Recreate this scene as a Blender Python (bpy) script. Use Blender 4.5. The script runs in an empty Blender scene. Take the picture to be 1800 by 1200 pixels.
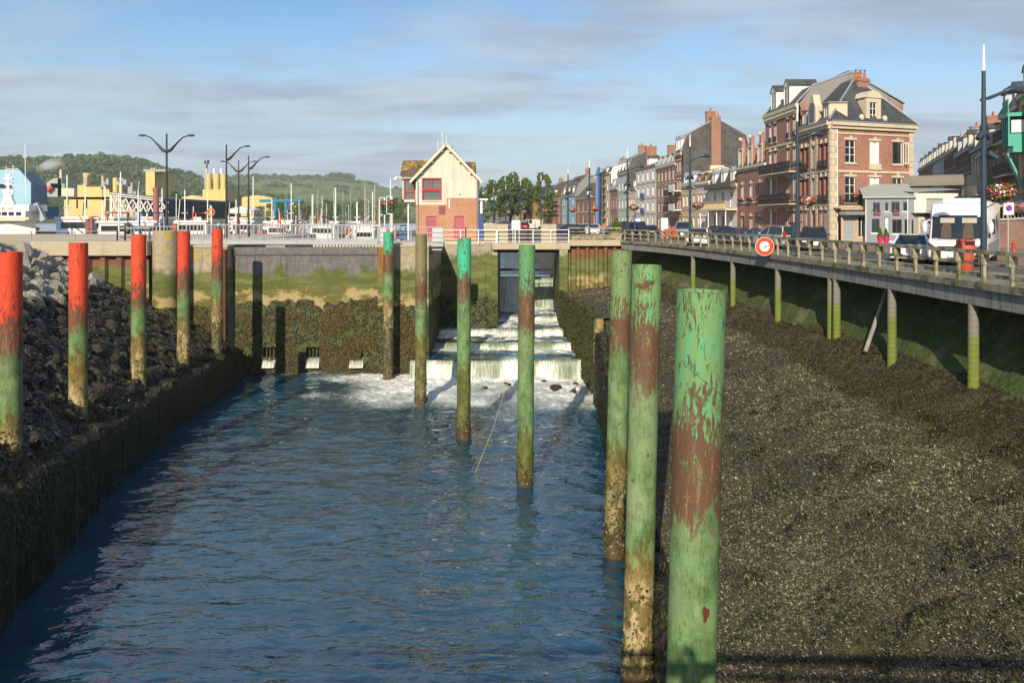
import bpy, math, random
import numpy as np
from mathutils import Matrix, Vector
R = math.radians
random.seed(7)
rng = np.random.default_rng(7)
scene = bpy.context.scene
C = scene.collection

# ---------------------------------------------------------------- camera
CAMZ = 12.8          # camera height above the channel water (z = 0)
F = 1400.0           # focal length in photo pixels (photo 1800 wide)
HY = 382.0           # photo row of the horizon
cd = bpy.data.cameras.new('camera'); cam = bpy.data.objects.new('camera', cd); C.objects.link(cam)
cam.location = (0, 0, CAMZ); cam.rotation_euler = (R(90), 0, 0)
cd.sensor_width = 36; cd.lens = 36 * F / 1800; cd.shift_y = -(600 - HY) / 1800
cd.clip_start = 0.1; cd.clip_end = 20000
scene.camera = cam

# ---------------------------------------------------------------- light
SUN_EL, SUN_AZ = R(27), R(12.5)       # light travels forward and a little to the right
Ldir = Vector((math.sin(SUN_AZ) * math.cos(SUN_EL), math.cos(SUN_AZ) * math.cos(SUN_EL), -math.sin(SUN_EL)))
sl = bpy.data.lights.new('sun', 'SUN'); sl.energy = 4.9; sl.angle = R(0.5); sl.color = (1.0, 0.88, 0.70)
so = bpy.data.objects.new('sun', sl); C.objects.link(so)
so.rotation_euler = Ldir.to_track_quat('-Z', 'Y').to_euler(); so.location = (-40, -80, 80)

w = bpy.data.worlds.new('World'); scene.world = w; w.use_nodes = True
wt = w.node_tree; wn = wt.nodes; wl = wt.links; wn.clear()
def wnode(t, **k):
    n = wn.new(t)
    for a, b in k.items(): setattr(n, a, b)
    return n
sky = wnode('ShaderNodeTexSky', sky_type='NISHITA', sun_disc=False, sun_elevation=SUN_EL, sun_rotation=R(180) + SUN_AZ)
sky.air_density = 1.0; sky.dust_density = 0.6; sky.ozone_density = 2.2; sky.altitude = 0
tc = wnode('ShaderNodeTexCoord'); sep = wnode('ShaderNodeSeparateXYZ'); wl.new(tc.outputs['Generated'], sep.inputs[0])
def wm(op, a, b=None, c=None, clamp=False):
    n = wnode('ShaderNodeMath', operation=op); n.use_clamp = clamp
    for i, v in enumerate((a, b, c)):
        if v is None: continue
        if hasattr(v, 'links'): wl.new(v, n.inputs[i])
        else: n.inputs[i].default_value = v
    return n.outputs[0]
zz = wm('ADD', wm('MAXIMUM', sep.outputs[2], 0.0), 0.10)      # flat cloud deck, compressed towards the horizon
cx = wm('DIVIDE', sep.outputs[0], zz); cy = wm('DIVIDE', sep.outputs[1], zz)
comb = wnode('ShaderNodeCombineXYZ'); wl.new(cx, comb.inputs[0]); wl.new(cy, comb.inputs[1])
comb.inputs[2].default_value = 3.3
def wnoise(scale, detail, rough, dist=0.0, off=(0, 0, 0), sc=(1, 1, 1)):
    mp = wnode('ShaderNodeMapping'); wl.new(comb.outputs[0], mp.inputs[0])
    mp.inputs['Location'].default_value = off; mp.inputs['Scale'].default_value = sc
    n = wnode('ShaderNodeTexNoise'); wl.new(mp.outputs[0], n.inputs['Vector'])
    n.inputs['Scale'].default_value = scale; n.inputs['Detail'].default_value = detail
    n.inputs['Roughness'].default_value = rough; n.inputs['Distortion'].default_value = dist
    return n.outputs[0]
def wramp(v, a, b):
    n = wnode('ShaderNodeMapRange'); n.interpolation_type = 'SMOOTHSTEP'; wl.new(v, n.inputs[0])
    n.inputs[1].default_value = a; n.inputs[2].default_value = b
    return n.outputs[0]
def wmix(f, a, b):
    n = wnode('ShaderNodeMix', data_type='RGBA'); wl.new(f, n.inputs[0])
    for i, v in ((6, a), (7, b)):
        if hasattr(v, 'links'): wl.new(v, n.inputs[i])
        else: n.inputs[i].default_value = (*v, 1)
    return n.outputs[2]
thin = wramp(wnoise(0.75, 9, 0.58, 0.5, (3.1, 1.7, 0), (0.55, 1.0, 1)), 0.34, 0.66)
thick = wramp(wnoise(0.95, 10, 0.58, 0.30, (1.35, 5.2, 1), (0.75, 1.0, 1)), 0.40, 0.60)
lit = wramp(wnoise(1.5, 8, 0.6, 0.3, (9.0, 2.0, 4), (0.6, 1.1, 1)), 0.40, 0.66)
hsv = wnode('ShaderNodeHueSaturation'); hsv.inputs['Saturation'].default_value = 1.18; wl.new(sky.outputs[0], hsv.inputs['Color'])
hor = wmix(wm('MULTIPLY', wramp(sep.outputs[2], 0.22, 0.0), 0.80), hsv.outputs[0], (2.75, 3.55, 4.35))     # moist pale air low down all round
c1 = wmix(wm('MULTIPLY', thin, 0.55), hor, (3.9, 4.6, 5.3))
cloud = wmix(lit, (2.65, 3.15, 3.9), (3.9, 4.5, 5.2))
c2 = wmix(wm('MULTIPLY', thick, 0.82), c1, cloud)
bg = wnode('ShaderNodeBackground'); bg.inputs[1].default_value = 0.115; wl.new(c2, bg.inputs[0])
wo = wnode('ShaderNodeOutputWorld'); wl.new(bg.outputs[0], wo.inputs[0])

vs = scene.view_settings
vs.view_transform = 'Standard'; vs.look = 'None'; vs.gamma = 1; vs.exposure = 0.28; vs.use_curve_mapping = False
cyc = scene.cycles
cyc.use_denoising = True; cyc.max_bounces = 6; cyc.diffuse_bounces = 3; cyc.glossy_bounces = 3
cyc.transmission_bounces = 4; cyc.transparent_max_bounces = 12; cyc.volume_bounces = 2; cyc.caustics_reflective = False; cyc.caustics_refractive = False

# ---------------------------------------------------------------- helpers
def P(px, py, d):
    "world point seen at photo pixel (px, py) at distance d"
    return Vector(((px - 900) / F * d, d, CAMZ - (py - HY) / F * d))
def PX(px, d): return (px - 900) / F * d
def PZ(py, d): return CAMZ - (py - HY) / F * d

def hash2(ix, iy, seed=0):
    h = (ix.astype(np.int64) * 374761393 + iy.astype(np.int64) * 668265263 + seed * 974711) & 0xffffffff
    h = ((h ^ (h >> 13)) * 1274126177) & 0xffffffff
    return ((h ^ (h >> 16)) & 0xffff) / 65535.0
def vnoise(x, y, seed=0):
    x = np.asarray(x, float); y = np.asarray(y, float)
    ix = np.floor(x); iy = np.floor(y); fx = x - ix; fy = y - iy
    fx = fx * fx * (3 - 2 * fx); fy = fy * fy * (3 - 2 * fy)
    a = hash2(ix, iy, seed); b = hash2(ix + 1, iy, seed); c = hash2(ix, iy + 1, seed); d = hash2(ix + 1, iy + 1, seed)
    return (a * (1 - fx) + b * fx) * (1 - fy) + (c * (1 - fx) + d * fx) * fy
def fbm(x, y, octv=4, seed=0, gain=0.5):
    t = 0; amp = 1; s = 0
    for i in range(octv):
        t = t + amp * vnoise(x * 2 ** i + 13.7 * i, y * 2 ** i - 7.3 * i, seed + i); s += amp; amp *= gain
    return t / s
def sstep(a, b, x):
    t = np.clip((x - a) / (b - a), 0, 1); return t * t * (3 - 2 * t)

class MB:
    "collects geometry for ONE mesh object"
    def __init__(s): s.v = []; s.f = []
    def quad(s, a, b, c, d):
        n = len(s.v); s.v += [tuple(a), tuple(b), tuple(c), tuple(d)]; s.f.append((n, n + 1, n + 2, n + 3)); return s
    def poly(s, pts):
        n = len(s.v); s.v += [tuple(p) for p in pts]; s.f.append(tuple(range(n, n + len(pts)))); return s
    def box(s, x0, x1, y0, y1, z0, z1, M=None):
        n = len(s.v)
        p = [(x, y, z) for z in (z0, z1) for y in (y0, y1) for x in (x0, x1)]
        if M is not None: p = [tuple(M @ Vector(q)) for q in p]
        s.v += p
        for q in ((0, 2, 3, 1), (4, 5, 7, 6), (0, 1, 5, 4), (2, 6, 7, 3), (0, 4, 6, 2), (1, 3, 7, 5)):
            s.f.append(tuple(n + i for i in q))
        return s
    def cbox(s, c, sz, M=None):
        return s.box(c[0] - sz[0] / 2, c[0] + sz[0] / 2, c[1] - sz[1] / 2, c[1] + sz[1] / 2, c[2] - sz[2] / 2, c[2] + sz[2] / 2, M)
    def bar(s, a, b, w, h=None, up=(0, 0, 1)):
        a = Vector(a); b = Vector(b); h = h or w; d = (b - a).normalized(); up = Vector(up)
        if abs(d.dot(up)) > 0.98: up = Vector((1, 0, 0))
        x = d.cross(up).normalized() * w / 2; y = x.cross(d).normalized() * h / 2
        n = len(s.v)
        for p in (a, b): s.v += [tuple(p - x - y), tuple(p + x - y), tuple(p + x + y), tuple(p - x + y)]
        for q in ((3, 2, 1, 0), (4, 5, 6, 7), (0, 1, 5, 4), (1, 2, 6, 5), (2, 3, 7, 6), (3, 0, 4, 7)): s.f.append(tuple(n + i for i in q))
        return s
    def tube(s, pts, rad, n=10, cap=True):
        pts = [Vector(p) for p in pts]
        if not hasattr(rad, '__len__'): rad = [rad] * len(pts)
        st = len(s.v); up = Vector((0, 0, 1))
        for i, p in enumerate(pts):
            d = (pts[min(i + 1, len(pts) - 1)] - pts[max(i - 1, 0)])
            d = d.normalized() if d.length > 1e-9 else Vector((0, 0, 1))
            u = up if abs(d.dot(up)) < 0.95 else Vector((0, 1, 0))
            x = d.cross(u).normalized(); y = x.cross(d)
            for k in range(n):
                a = 2 * math.pi * k / n
                s.v.append(tuple(p + (x * math.cos(a) + y * math.sin(a)) * rad[i]))
        for i in range(len(pts) - 1):
            for k in range(n):
                a = st + i * n + k; b = st + i * n + (k + 1) % n
                s.f.append((a, a + n, b + n, b))
        if cap:
            s.f.append(tuple(st + k for k in range(n))); e = st + (len(pts) - 1) * n
            s.f.append(tuple(e + k for k in reversed(range(n))))
        return s
    def lathe(s, prof, c=(0, 0, 0), n=16, cap=True):
        st = len(s.v)
        for r, z in prof:
            for k in range(n):
                a = 2 * math.pi * k / n; s.v.append((c[0] + r * math.cos(a), c[1] + r * math.sin(a), c[2] + z))
        for i in range(len(prof) - 1):
            for k in range(n):
                a = st + i * n + k; b = st + i * n + (k + 1) % n
                s.f.append((a, b, b + n, a + n))
        if cap:
            s.f.append(tuple(st + k for k in reversed(range(n)))); e = st + (len(prof) - 1) * n
            s.f.append(tuple(e + k for k in range(n)))
        return s
    def prism(s, poly, z0, z1):
        "vertical prism over a plan polygon (counter-clockwise)"
        n = len(s.v); m = len(poly)
        s.v += [(x, y, z0) for x, y in poly] + [(x, y, z1) for x, y in poly]
        s.f.append(tuple(n + i for i in reversed(range(m)))); s.f.append(tuple(n + m + i for i in range(m)))
        for i in range(m):
            j = (i + 1) % m; s.f.append((n + i, n + j, n + m + j, n + m + i))
        return s
    def extr(s, poly, axis, a, b):
        "prism of a polygon given in the two other axes, extruded along axis ('x','y')"
        n = len(s.v); m = len(poly)
        mk = (lambda p, t: (t, p[0], p[1])) if axis == 'x' else (lambda p, t: (p[0], t, p[1]))
        s.v += [mk(p, a) for p in poly] + [mk(p, b) for p in poly]
        s.f.append(tuple(n + i for i in range(m))); s.f.append(tuple(n + m + i for i in reversed(range(m))))
        for i in range(m):
            j = (i + 1) % m; s.f.append((n + i, n + m + i, n + m + j, n + j))
        return s
    def ball(s, c, r, nu=10, nv=6, sq=(1, 1, 1)):
        prof = [(max(1e-3, math.sin(math.pi * i / nv)) * r, -math.cos(math.pi * i / nv) * r) for i in range(nv + 1)]
        st = len(s.v); s.lathe(prof, (0, 0, 0), nu, cap=False)
        for i in range(st, len(s.v)):
            x, y, z = s.v[i]; s.v[i] = (c[0] + x * sq[0], c[1] + y * sq[1], c[2] + z * sq[2])
        return s
    def build(s, name, mat, parent=None, M=None, smooth=False, kind=None, recalc=True):
        v = s.v
        if M is not None: v = [tuple(M @ Vector(q)) for q in v]
        me = bpy.data.meshes.new(name); me.from_pydata(v, [], s.f)
        if recalc:
            import bmesh
            b = bmesh.new(); b.from_mesh(me); bmesh.ops.recalc_face_normals(b, faces=b.faces); b.to_mesh(me); b.free()
        return link(name, me, mat, parent, smooth, kind)

def link(name, me, mat, parent=None, smooth=False, kind=None):
    if mat is not None: me.materials.append(mat)
    if smooth:
        me.polygons.foreach_set('use_smooth', [True] * len(me.polygons))
        try: me.set_sharp_from_angle(angle=R(38))
        except Exception: pass
    o = bpy.data.objects.new(name, me); C.objects.link(o)
    if parent is not None: o.parent = parent
    if kind: o['kind'] = kind
    return o
def npmesh(name, V, Q, mat, parent=None, smooth=True, kind=None, attrs=None):
    "mesh from numpy arrays: V (n,3), Q (m,3 or 4)"
    me = bpy.data.meshes.new(name); V = np.asarray(V, np.float32); Q = np.asarray(Q, np.int32); k = Q.shape[1]
    me.vertices.add(len(V)); me.vertices.foreach_set('co', V.ravel())
    me.loops.add(Q.size); me.loops.foreach_set('vertex_index', Q.ravel())
    me.polygons.add(len(Q)); me.polygons.foreach_set('loop_start', np.arange(0, Q.size, k, dtype=np.int32))
    me.update(calc_edges=True)
    if smooth: me.polygons.foreach_set('use_smooth', np.ones(len(Q), bool))
    for nm, (typ, arr) in (attrs or {}).items():
        a = me.attributes.new(nm, typ, 'POINT')
        if typ == 'FLOAT': a.data.foreach_set('value', np.asarray(arr, np.float32).ravel())
        else: a.data.foreach_set('color', np.asarray(arr, np.float32).ravel())
    me.validate()
    if mat is not None: me.materials.append(mat)
    o = bpy.data.objects.new(name, me); C.objects.link(o)
    if parent is not None: o.parent = parent
    if kind: o['kind'] = kind
    return o
def gridQ(nu, nv):
    i = np.arange(nu - 1)[:, None] * nv + np.arange(nv - 1)[None, :]; i = i.ravel()
    return np.stack([i, i + nv, i + nv + 1, i + 1], 1)
def tag(o, label, cat, group=None):
    o['label'] = label; o['category'] = cat
    if group: o['group'] = group
    return o
def empty(name, loc=(0, 0, 0), rz=0, label=None, cat=None, group=None):
    o = bpy.data.objects.new(name, None); C.objects.link(o); o.location = loc; o.rotation_euler = (0, 0, rz)
    o.empty_display_size = 0.3
    if label: tag(o, label, cat, group)
    return o
def inst(name, me, parent=None, loc=(0, 0, 0), rot=(0, 0, 0), sc=(1, 1, 1), M=None):
    o = bpy.data.objects.new(name, me); C.objects.link(o)
    if parent is not None: o.parent = parent
    if M is not None: o.matrix_basis = M
    else: o.location = loc; o.rotation_euler = rot; o.scale = sc
    return o
def copy_tree(o, parent=None):
    c = o.copy(); C.objects.link(c); c.parent = parent
    for ch in o.children: copy_tree(ch, c)
    return c
def T(x, y, z): return Matrix.Translation((x, y, z))
# ---------------------------------------------------------------- materials
class NT:
    def __init__(s, name):
        s.m = bpy.data.materials.new(name); s.m.use_nodes = True; s.t = s.m.node_tree; s.n = s.t.nodes; s.l = s.t.links
        s.b = s.n['Principled BSDF']; s.out = s.n['Material Output']
    def set(s, inp, v):
        if hasattr(v, 'links'): s.l.new(v, inp)
        elif isinstance(v, (tuple, list)) and inp.type == 'RGBA': inp.default_value = (*v[:3], 1)
        else: inp.default_value = v
    def new(s, t, **k):
        n = s.n.new(t)
        for a, b in k.items(): setattr(n, a, b)
        return n
    def obj(s): return s.new('ShaderNodeTexCoord').outputs['Object']
    def pos(s): return s.new('ShaderNodeNewGeometry').outputs['Position']
    def rnd(s): return s.new('ShaderNodeObjectInfo').outputs['Random']
    def attr(s, name, out='Fac'): return s.new('ShaderNodeAttribute', attribute_name=name).outputs[out]
    def xyz(s, v):
        n = s.new('ShaderNodeSeparateXYZ'); s.set(n.inputs[0], v); return n.outputs
    def comb(s, x, y, z):
        n = s.new('ShaderNodeCombineXYZ')
        for i, v in enumerate((x, y, z)): s.set(n.inputs[i], v)
        return n.outputs[0]
    def map(s, v, sc=(1, 1, 1), loc=(0, 0, 0), rot=(0, 0, 0)):
        n = s.new('ShaderNodeMapping'); s.set(n.inputs[0], v); s.set(n.inputs['Location'], loc); s.set(n.inputs['Scale'], sc); s.set(n.inputs['Rotation'], rot)
        return n.outputs[0]
    def noise(s, v, scale, detail=4, rough=0.55, dist=0.0, col=False):
        n = s.new('ShaderNodeTexNoise'); s.set(n.inputs['Vector'], v); s.set(n.inputs['Scale'], scale); s.set(n.inputs['Detail'], detail)
        s.set(n.inputs['Roughness'], rough); s.set(n.inputs['Distortion'], dist); return n.outputs[1 if col else 0]
    def vor(s, v, scale, out='Distance', feature='F1', rnd=1.0):
        n = s.new('ShaderNodeTexVoronoi', feature=feature); s.set(n.inputs['Vector'], v); s.set(n.inputs['Scale'], scale); s.set(n.inputs['Randomness'], rnd)
        return n.outputs[out]
    def math(s, op, a, b=None, c=None, clamp=False):
        n = s.new('ShaderNodeMath', operation=op); n.use_clamp = clamp
        for i, v in enumerate((a, b, c)):
            if v is not None: s.set(n.inputs[i], v)
        return n.outputs[0]
    def step(s, v, a, b):
        n = s.new('ShaderNodeMapRange', interpolation_type='SMOOTHSTEP'); s.set(n.inputs[0], v); s.set(n.inputs[1], a); s.set(n.inputs[2], b)
        return n.outputs[0]
    def mix(s, f, a, b, mode='MIX'):
        n = s.new('ShaderNodeMix', data_type='RGBA', blend_type=mode); s.set(n.inputs[0], f); s.set(n.inputs[6], a); s.set(n.inputs[7], b)
        return n.outputs[2]
    def ramp(s, v, stops):
        n = s.new('ShaderNodeValToRGB'); s.set(n.inputs[0], v); e = n.color_ramp.elements
        while len(e) < len(stops): e.new(0.5)
        for k, (p, c) in enumerate(stops): e[k].position = p; e[k].color = (*c, 1)
        return n.outputs[0]
    def bump(s, h, st=0.3, dist=0.05, nrm=None):
        n = s.new('ShaderNodeBump'); s.set(n.inputs['Height'], h); n.inputs['Strength'].default_value = st; n.inputs['Distance'].default_value = dist
        if nrm is not None: s.set(n.inputs['Normal'], nrm)
        return n.outputs[0]
    def fin(s, col, rough=0.7, nrm=None, metal=0.0, spec=0.4):
        s.set(s.b.inputs['Base Color'], col); s.set(s.b.inputs['Roughness'], rough); s.set(s.b.inputs['Metallic'], metal)
        s.set(s.b.inputs['Specular IOR Level'], spec)
        if nrm is not None: s.set(s.b.inputs['Normal'], nrm)
        return s.m
def dk(c, k): return tuple(min(1, x * k) for x in c)
_plain = {}
def plain(col, rough=0.6, var=0.16, scale=1.6, metal=0.0, bump=0.0, spec=0.4, name='paint'):
    key = (col, rough, var, scale, metal, bump, spec)
    if key in _plain: return _plain[key]
    s = NT(name); p = s.pos(); n = s.noise(p, scale, 6, 0.6); n2 = s.noise(s.map(p, (3, 3, 0.35)), scale * 2.2, 3)
    c = s.mix(n, dk(col, 1 - var), dk(col, 1 + var)); c = s.mix(s.math('MULTIPLY', s.step(n2, 0.52, 0.78), var * 1.5), c, dk(col, 0.55))
    nb = s.bump(s.noise(p, 18, 5), bump, 0.02) if bump else None
    _plain[key] = s.fin(c, rough, nb, metal, spec); return _plain[key]

def tidal(name, base, zg, zo, zm, wob=0.9, base2=None, tan=True, speck=1.0, dry=None, dark=1.0):
    "concrete or steel in the tidal range: dry top, algae, ochre / bare band, mussel crust"
    s = NT(name); p = s.pos(); x, y, z = s.xyz(p)
    big = s.noise(s.map(p, (1, 1, 0.6)), 0.55, 5, 0.6); med = s.noise(p, 2.6, 6, 0.65); fine = s.noise(p, 13, 5, 0.65)
    zz = s.math('ADD', z, s.math('MULTIPLY', s.math('SUBTRACT', big, 0.5), wob * 3.2))
    zz = s.math('ADD', zz, s.math('MULTIPLY', s.math('SUBTRACT', med, 0.5), wob * 0.9))
    streak = s.noise(s.map(p, (5, 5, 0.25)), 1.2, 4)
    dryc = s.mix(s.step(med, 0.35, 0.7), dk(base, 0.8), dk(base, 1.15)); dryc = s.mix(s.math('MULTIPLY', s.step(streak, 0.5, 0.72), 0.65), dryc, base2 or dk(base, 0.45))
    if dry: dryc = s.mix(s.math('MULTIPLY', s.step(s.noise(p, 1.3, 6, 0.7), 0.52, 0.62), s.step(z, zg, zg + 1.6)), dryc, dry)
    green = s.mix(s.step(fine, 0.3, 0.7), (0.050, 0.072, 0.014), (0.115, 0.135, 0.032)); green = s.mix(s.step(s.noise(s.map(p, (0.4, 0.4, 1.6)), 1.1, 5, 0.6), 0.45, 0.65), green, (0.15, 0.155, 0.055))
    och = s.mix(s.step(s.noise(s.map(p, (0.5, 0.5, 1)), 0.8, 6, 0.65), 0.44, 0.54), (0.115, 0.105, 0.025), (0.34, 0.26, 0.12)) if tan else s.mix(med, (0.05, 0.07, 0.015), (0.12, 0.11, 0.03))
    vd = s.vor(s.map(p, (1, 1, 0.55)), 9 * speck); vc = s.vor(s.map(p, (1, 1, 0.55)), 9 * speck, 'Color'); vr = s.xyz(vc)[0]
    mus = s.mix(s.step(vr, 0.4, 0.9), (0.028, 0.024, 0.013), (0.105, 0.088, 0.042)); mus = s.mix(s.step(vd, 0.35, 0.7), mus, (0.010, 0.010, 0.006))
    mus = s.mix(s.math('MULTIPLY', s.step(med, 0.44, 0.60), 0.85), mus, (0.075, 0.105, 0.018))
    c = s.mix(s.step(zz, zg + 0.35, zg - 0.25), dryc, green)
    c = s.mix(s.step(zz, zo + 0.3, zo - 0.15), c, och)
    mm = s.step(zz, zm + 0.12, zm - 0.08); c = s.mix(mm, c, mus)
    c = s.mix(s.step(z, 0.75, 0.15), c, (0.05, 0.036, 0.016))
    if dark < 1: c = s.mix(1.0 - dark, c, (0.004, 0.004, 0.003))  # shade painted into the colour by mixing towards black
    h = s.math('ADD', s.math('MULTIPLY', s.math('MULTIPLY', vd, mm), -1.6), s.math('MULTIPLY', fine, 0.5))
    return s.fin(c, s.math('SUBTRACT', 0.85, s.math('MULTIPLY', mm, 0.3)), s.bump(h, 0.9, 0.06), 0, 0.35)

def pile_mat(name, paint, zr, zg, zo, zt, zm, paint2=None, rust=0.5, seed=0.0, rustpatch=None, pale=0.5, olive=0.0):
    """tube pile: paint above zr, rusty round zr..zg, algae green zg..zo, ochre zo..zt, tan barnacles to zm, mussels below"""
    s = NT(name); p = s.obj(); p = s.map(p, (1, 1, 1), (seed, seed * 2.3, 0)); x, y, z0 = s.xyz(s.pos())
    med = s.noise(s.map(p, (1, 1, 0.5)), 3.2, 6, 0.65); fine = s.noise(p, 26, 5, 0.7); fl = s.noise(s.map(p, (6, 6, 1.4)), 2.3, 9, 0.76, 0.5); big = s.noise(p, 0.9, 4)
    zz = s.math('ADD', z0, s.math('MULTIPLY', s.math('SUBTRACT', med, 0.5), 2.6)); zz = s.math('ADD', zz, s.math('MULTIPLY', s.math('SUBTRACT', fl, 0.5), 2.8))
    pt = s.mix(s.step(s.noise(s.map(p, (4, 4, 0.8)), 3.0, 8, 0.72, 0.4), 0.37, 0.46), paint, paint2 or dk(paint, 0.7)); pt = s.mix(s.step(fl, 0.62, 0.75), pt, dk(paint, 0.45))
    rc = s.mix(fine, (0.050, 0.022, 0.012), (0.175, 0.088, 0.046)); rc = s.mix(s.step(s.noise(s.map(p, (6, 6, 0.7)), 1.6, 6, 0.7), 0.52, 0.66), rc, (0.20, 0.135, 0.060))
    # rust flakes: sparse high on the shaft, total near zr
    near = s.step(z0, zr + 1.5, zr - 0.2); thr = s.math('SUBTRACT', 0.625 - 0.09 * rust, s.math('MULTIPLY', near, 0.10 + 0.10 * rust)); thr = s.math('ADD', thr, s.math('MULTIPLY', s.math('SUBTRACT', s.noise(p, 1.6, 4), 0.5), 0.30))
    rm = s.math('SUBTRACT', fl, thr); rm = s.step(rm, -0.012, 0.02)
    c = s.mix(rm, pt, rc)
    if rustpatch:
        c = s.mix(s.math('MULTIPLY', s.step(big, 0.50, 0.54), s.step(s.math('ABSOLUTE', s.math('SUBTRACT', z0, rustpatch[0])), rustpatch[1], rustpatch[1] * 0.7)), c, rc)
    yl = s.step(s.vor(p, 14), 0.20, 0.12); c = s.mix(s.math('MULTIPLY', yl, s.step(s.noise(p, 1.7, 2), 0.55, 0.65)), c, (0.42, 0.30, 0.03))
    full = s.step(zz, zr + 0.25, zr - 0.15); c = s.mix(s.math('MULTIPLY', s.math('MULTIPLY', full, rust * 0.75), s.step(s.noise(s.map(p, (4, 4, 0.45)), 1.8, 8, 0.75, 0.5), 0.42, 0.54)), c, rc)
    alg = s.mix(s.step(med, 0.38, 0.66), (0.075, 0.140, 0.042), (0.165, 0.265, 0.105)); alg = s.mix(s.math('MULTIPLY', s.step(big, 0.4, 0.65), pale), alg, (0.215, 0.275, 0.135)); alg = s.mix(s.math('MULTIPLY', s.step(s.noise(p, 9, 6, 0.7), 0.55, 0.66), 0.7), alg, s.mix(0.5, paint2 or paint, paint) if paint[1] > paint[0] else (0.10, 0.15, 0.05)); alg = s.mix(s.step(fine, 0.6, 0.72), alg, (0.07, 0.12, 0.03))
    dots = s.step(s.vor(s.map(p, (1, 1, 0.7)), 2.6), 0.14, 0.09); alg = s.mix(s.math('MULTIPLY', dots, 0.9), alg, (0.14, 0.045, 0.02))
    c = s.mix(s.step(zz, zg + 0.25, zg - 0.2), c, alg)
    och = s.mix(s.step(med, 0.4, 0.62), (0.11, 0.075, 0.012), (0.24, 0.17, 0.045)); och = s.mix(olive, och, s.mix(s.step(med, 0.36, 0.64), (0.060, 0.080, 0.014), (0.135, 0.145, 0.035))); c = s.mix(s.step(zz, zo + 0.45, zo - 0.35), c, och)
    tan = s.mix(s.step(med, 0.45, 0.55), (0.17, 0.12, 0.04), (0.42, 0.33, 0.17)); tan = s.mix(s.step(s.noise(p, 5, 5, 0.65), 0.55, 0.62), tan, (0.075, 0.085, 0.02)); tan = s.mix(olive, tan, s.mix(s.step(fine, 0.4, 0.6), (0.055, 0.062, 0.014), (0.13, 0.115, 0.035))); c = s.mix(s.step(zz, zt + 0.25, zt - 0.15), c, tan)
    vd = s.vor(s.map(p, (1, 1, 0.6)), 11); vr = s.xyz(s.vor(s.map(p, (1, 1, 0.6)), 11, 'Color'))[0]
    mus = s.mix(s.step(vr, 0.55, 0.9), (0.02, 0.018, 0.012), (0.10, 0.08, 0.04)); mus = s.mix(s.step(med, 0.5, 0.62), mus, (0.05, 0.085, 0.018))
    mm = s.step(zz, zm + 0.5, zm - 0.4); c = s.mix(s.math('MULTIPLY', mm, 0.8), c, mus)
    c = s.mix(s.step(z0, 0.7, 0.1), c, (0.085, 0.055, 0.02))
    h = s.math('ADD', s.math('MULTIPLY', rm, -0.9), s.math('ADD', s.math('MULTIPLY', fine, 0.5), s.math('MULTIPLY', s.math('MULTIPLY', vd, mm), -2.0)))
    return s.fin(c, s.math('ADD', 0.42, s.math('MULTIPLY', fl, 0.45)), s.bump(h, 0.7, 0.02), 0, 0.4)

def brick(col, mortar=(0.35, 0.30, 0.25), bw=0.23, bh=0.075, var=0.35, name='brickwork', rough=0.85):
    s = NT(name); p = s.obj(); x, y, z = s.xyz(p); v = s.comb(s.math('ADD', x, y), z, 0.0)
    n = s.new('ShaderNodeTexBrick'); s.set(n.inputs['Vector'], v); s.set(n.inputs['Scale'], 1.0); s.set(n.inputs['Brick Width'], bw); s.set(n.inputs['Row Height'], bh)
    s.set(n.inputs['Mortar Size'], 0.010); s.set(n.inputs['Color1'], dk(col, 1 - var)); s.set(n.inputs['Color2'], dk(col, 1 + var)); s.set(n.inputs['Mortar'], mortar)
    d = s.noise(s.map(p, (1, 1, 0.5)), 0.8, 6, 0.65)
    c = s.mix(s.math('MULTIPLY', s.step(d, 0.45, 0.75), 0.5), n.outputs[0], dk(col, 0.5)); c = s.mix(s.math('MULTIPLY', s.noise(p, 3, 4), 0.35), c, dk(col, 1.3))
    return s.fin(c, rough, s.bump(n.outputs[1], -0.4, 0.012), 0, 0.25)
def stucco(col, dirt=0.35, name='render', rough=0.9):
    s = NT(name); p = s.obj(); d = s.noise(s.map(p, (1.6, 1.6, 0.22)), 0.9, 7, 0.65); f = s.noise(p, 30, 3); m = s.noise(p, 0.7, 5)
    c = s.mix(m, dk(col, 0.9), dk(col, 1.08)); c = s.mix(s.math('MULTIPLY', s.step(d, 0.47, 0.75), dirt), c, dk((col[0] * 0.9, col[1] * 0.95, col[2]), 0.45))
    return s.fin(c, rough, s.bump(f, 0.15, 0.01), 0, 0.2)
def slate(col=(0.055, 0.057, 0.062), moss=None, amount=0.3, name='slates', row=0.22):
    s = NT(name); p = s.obj(); x, y, z = s.xyz(p); v = s.comb(s.math('ADD', x, s.math('MULTIPLY', y, 0.2)), s.math('ADD', z, s.math('MULTIPLY', y, 0.6)), 0.0)
    n = s.new('ShaderNodeTexBrick'); s.set(n.inputs['Vector'], v); s.set(n.inputs['Scale'], 1.0); s.set(n.inputs['Brick Width'], row * 1.0); s.set(n.inputs['Row Height'], row * 0.8)
    s.set(n.inputs['Mortar Size'], 0.012); s.set(n.inputs['Color1'], dk(col, 0.75)); s.set(n.inputs['Color2'], dk(col, 1.5)); s.set(n.inputs['Mortar'], dk(col, 0.4))
    c = n.outputs[0]
    d = s.noise(p, 1.1, 7, 0.7); c = s.mix(s.math('MULTIPLY', s.step(s.noise(p, 0.5, 5), 0.4, 0.7), 0.5), c, dk(col, 1.9))
    if moss: c = s.mix(s.step(d, 0.66 - amount * 0.4, 0.74 - amount * 0.4), c, moss)
    return s.fin(c, 0.6, s.bump(n.outputs[1], -0.5, 0.02), 0, 0.4)
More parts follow.
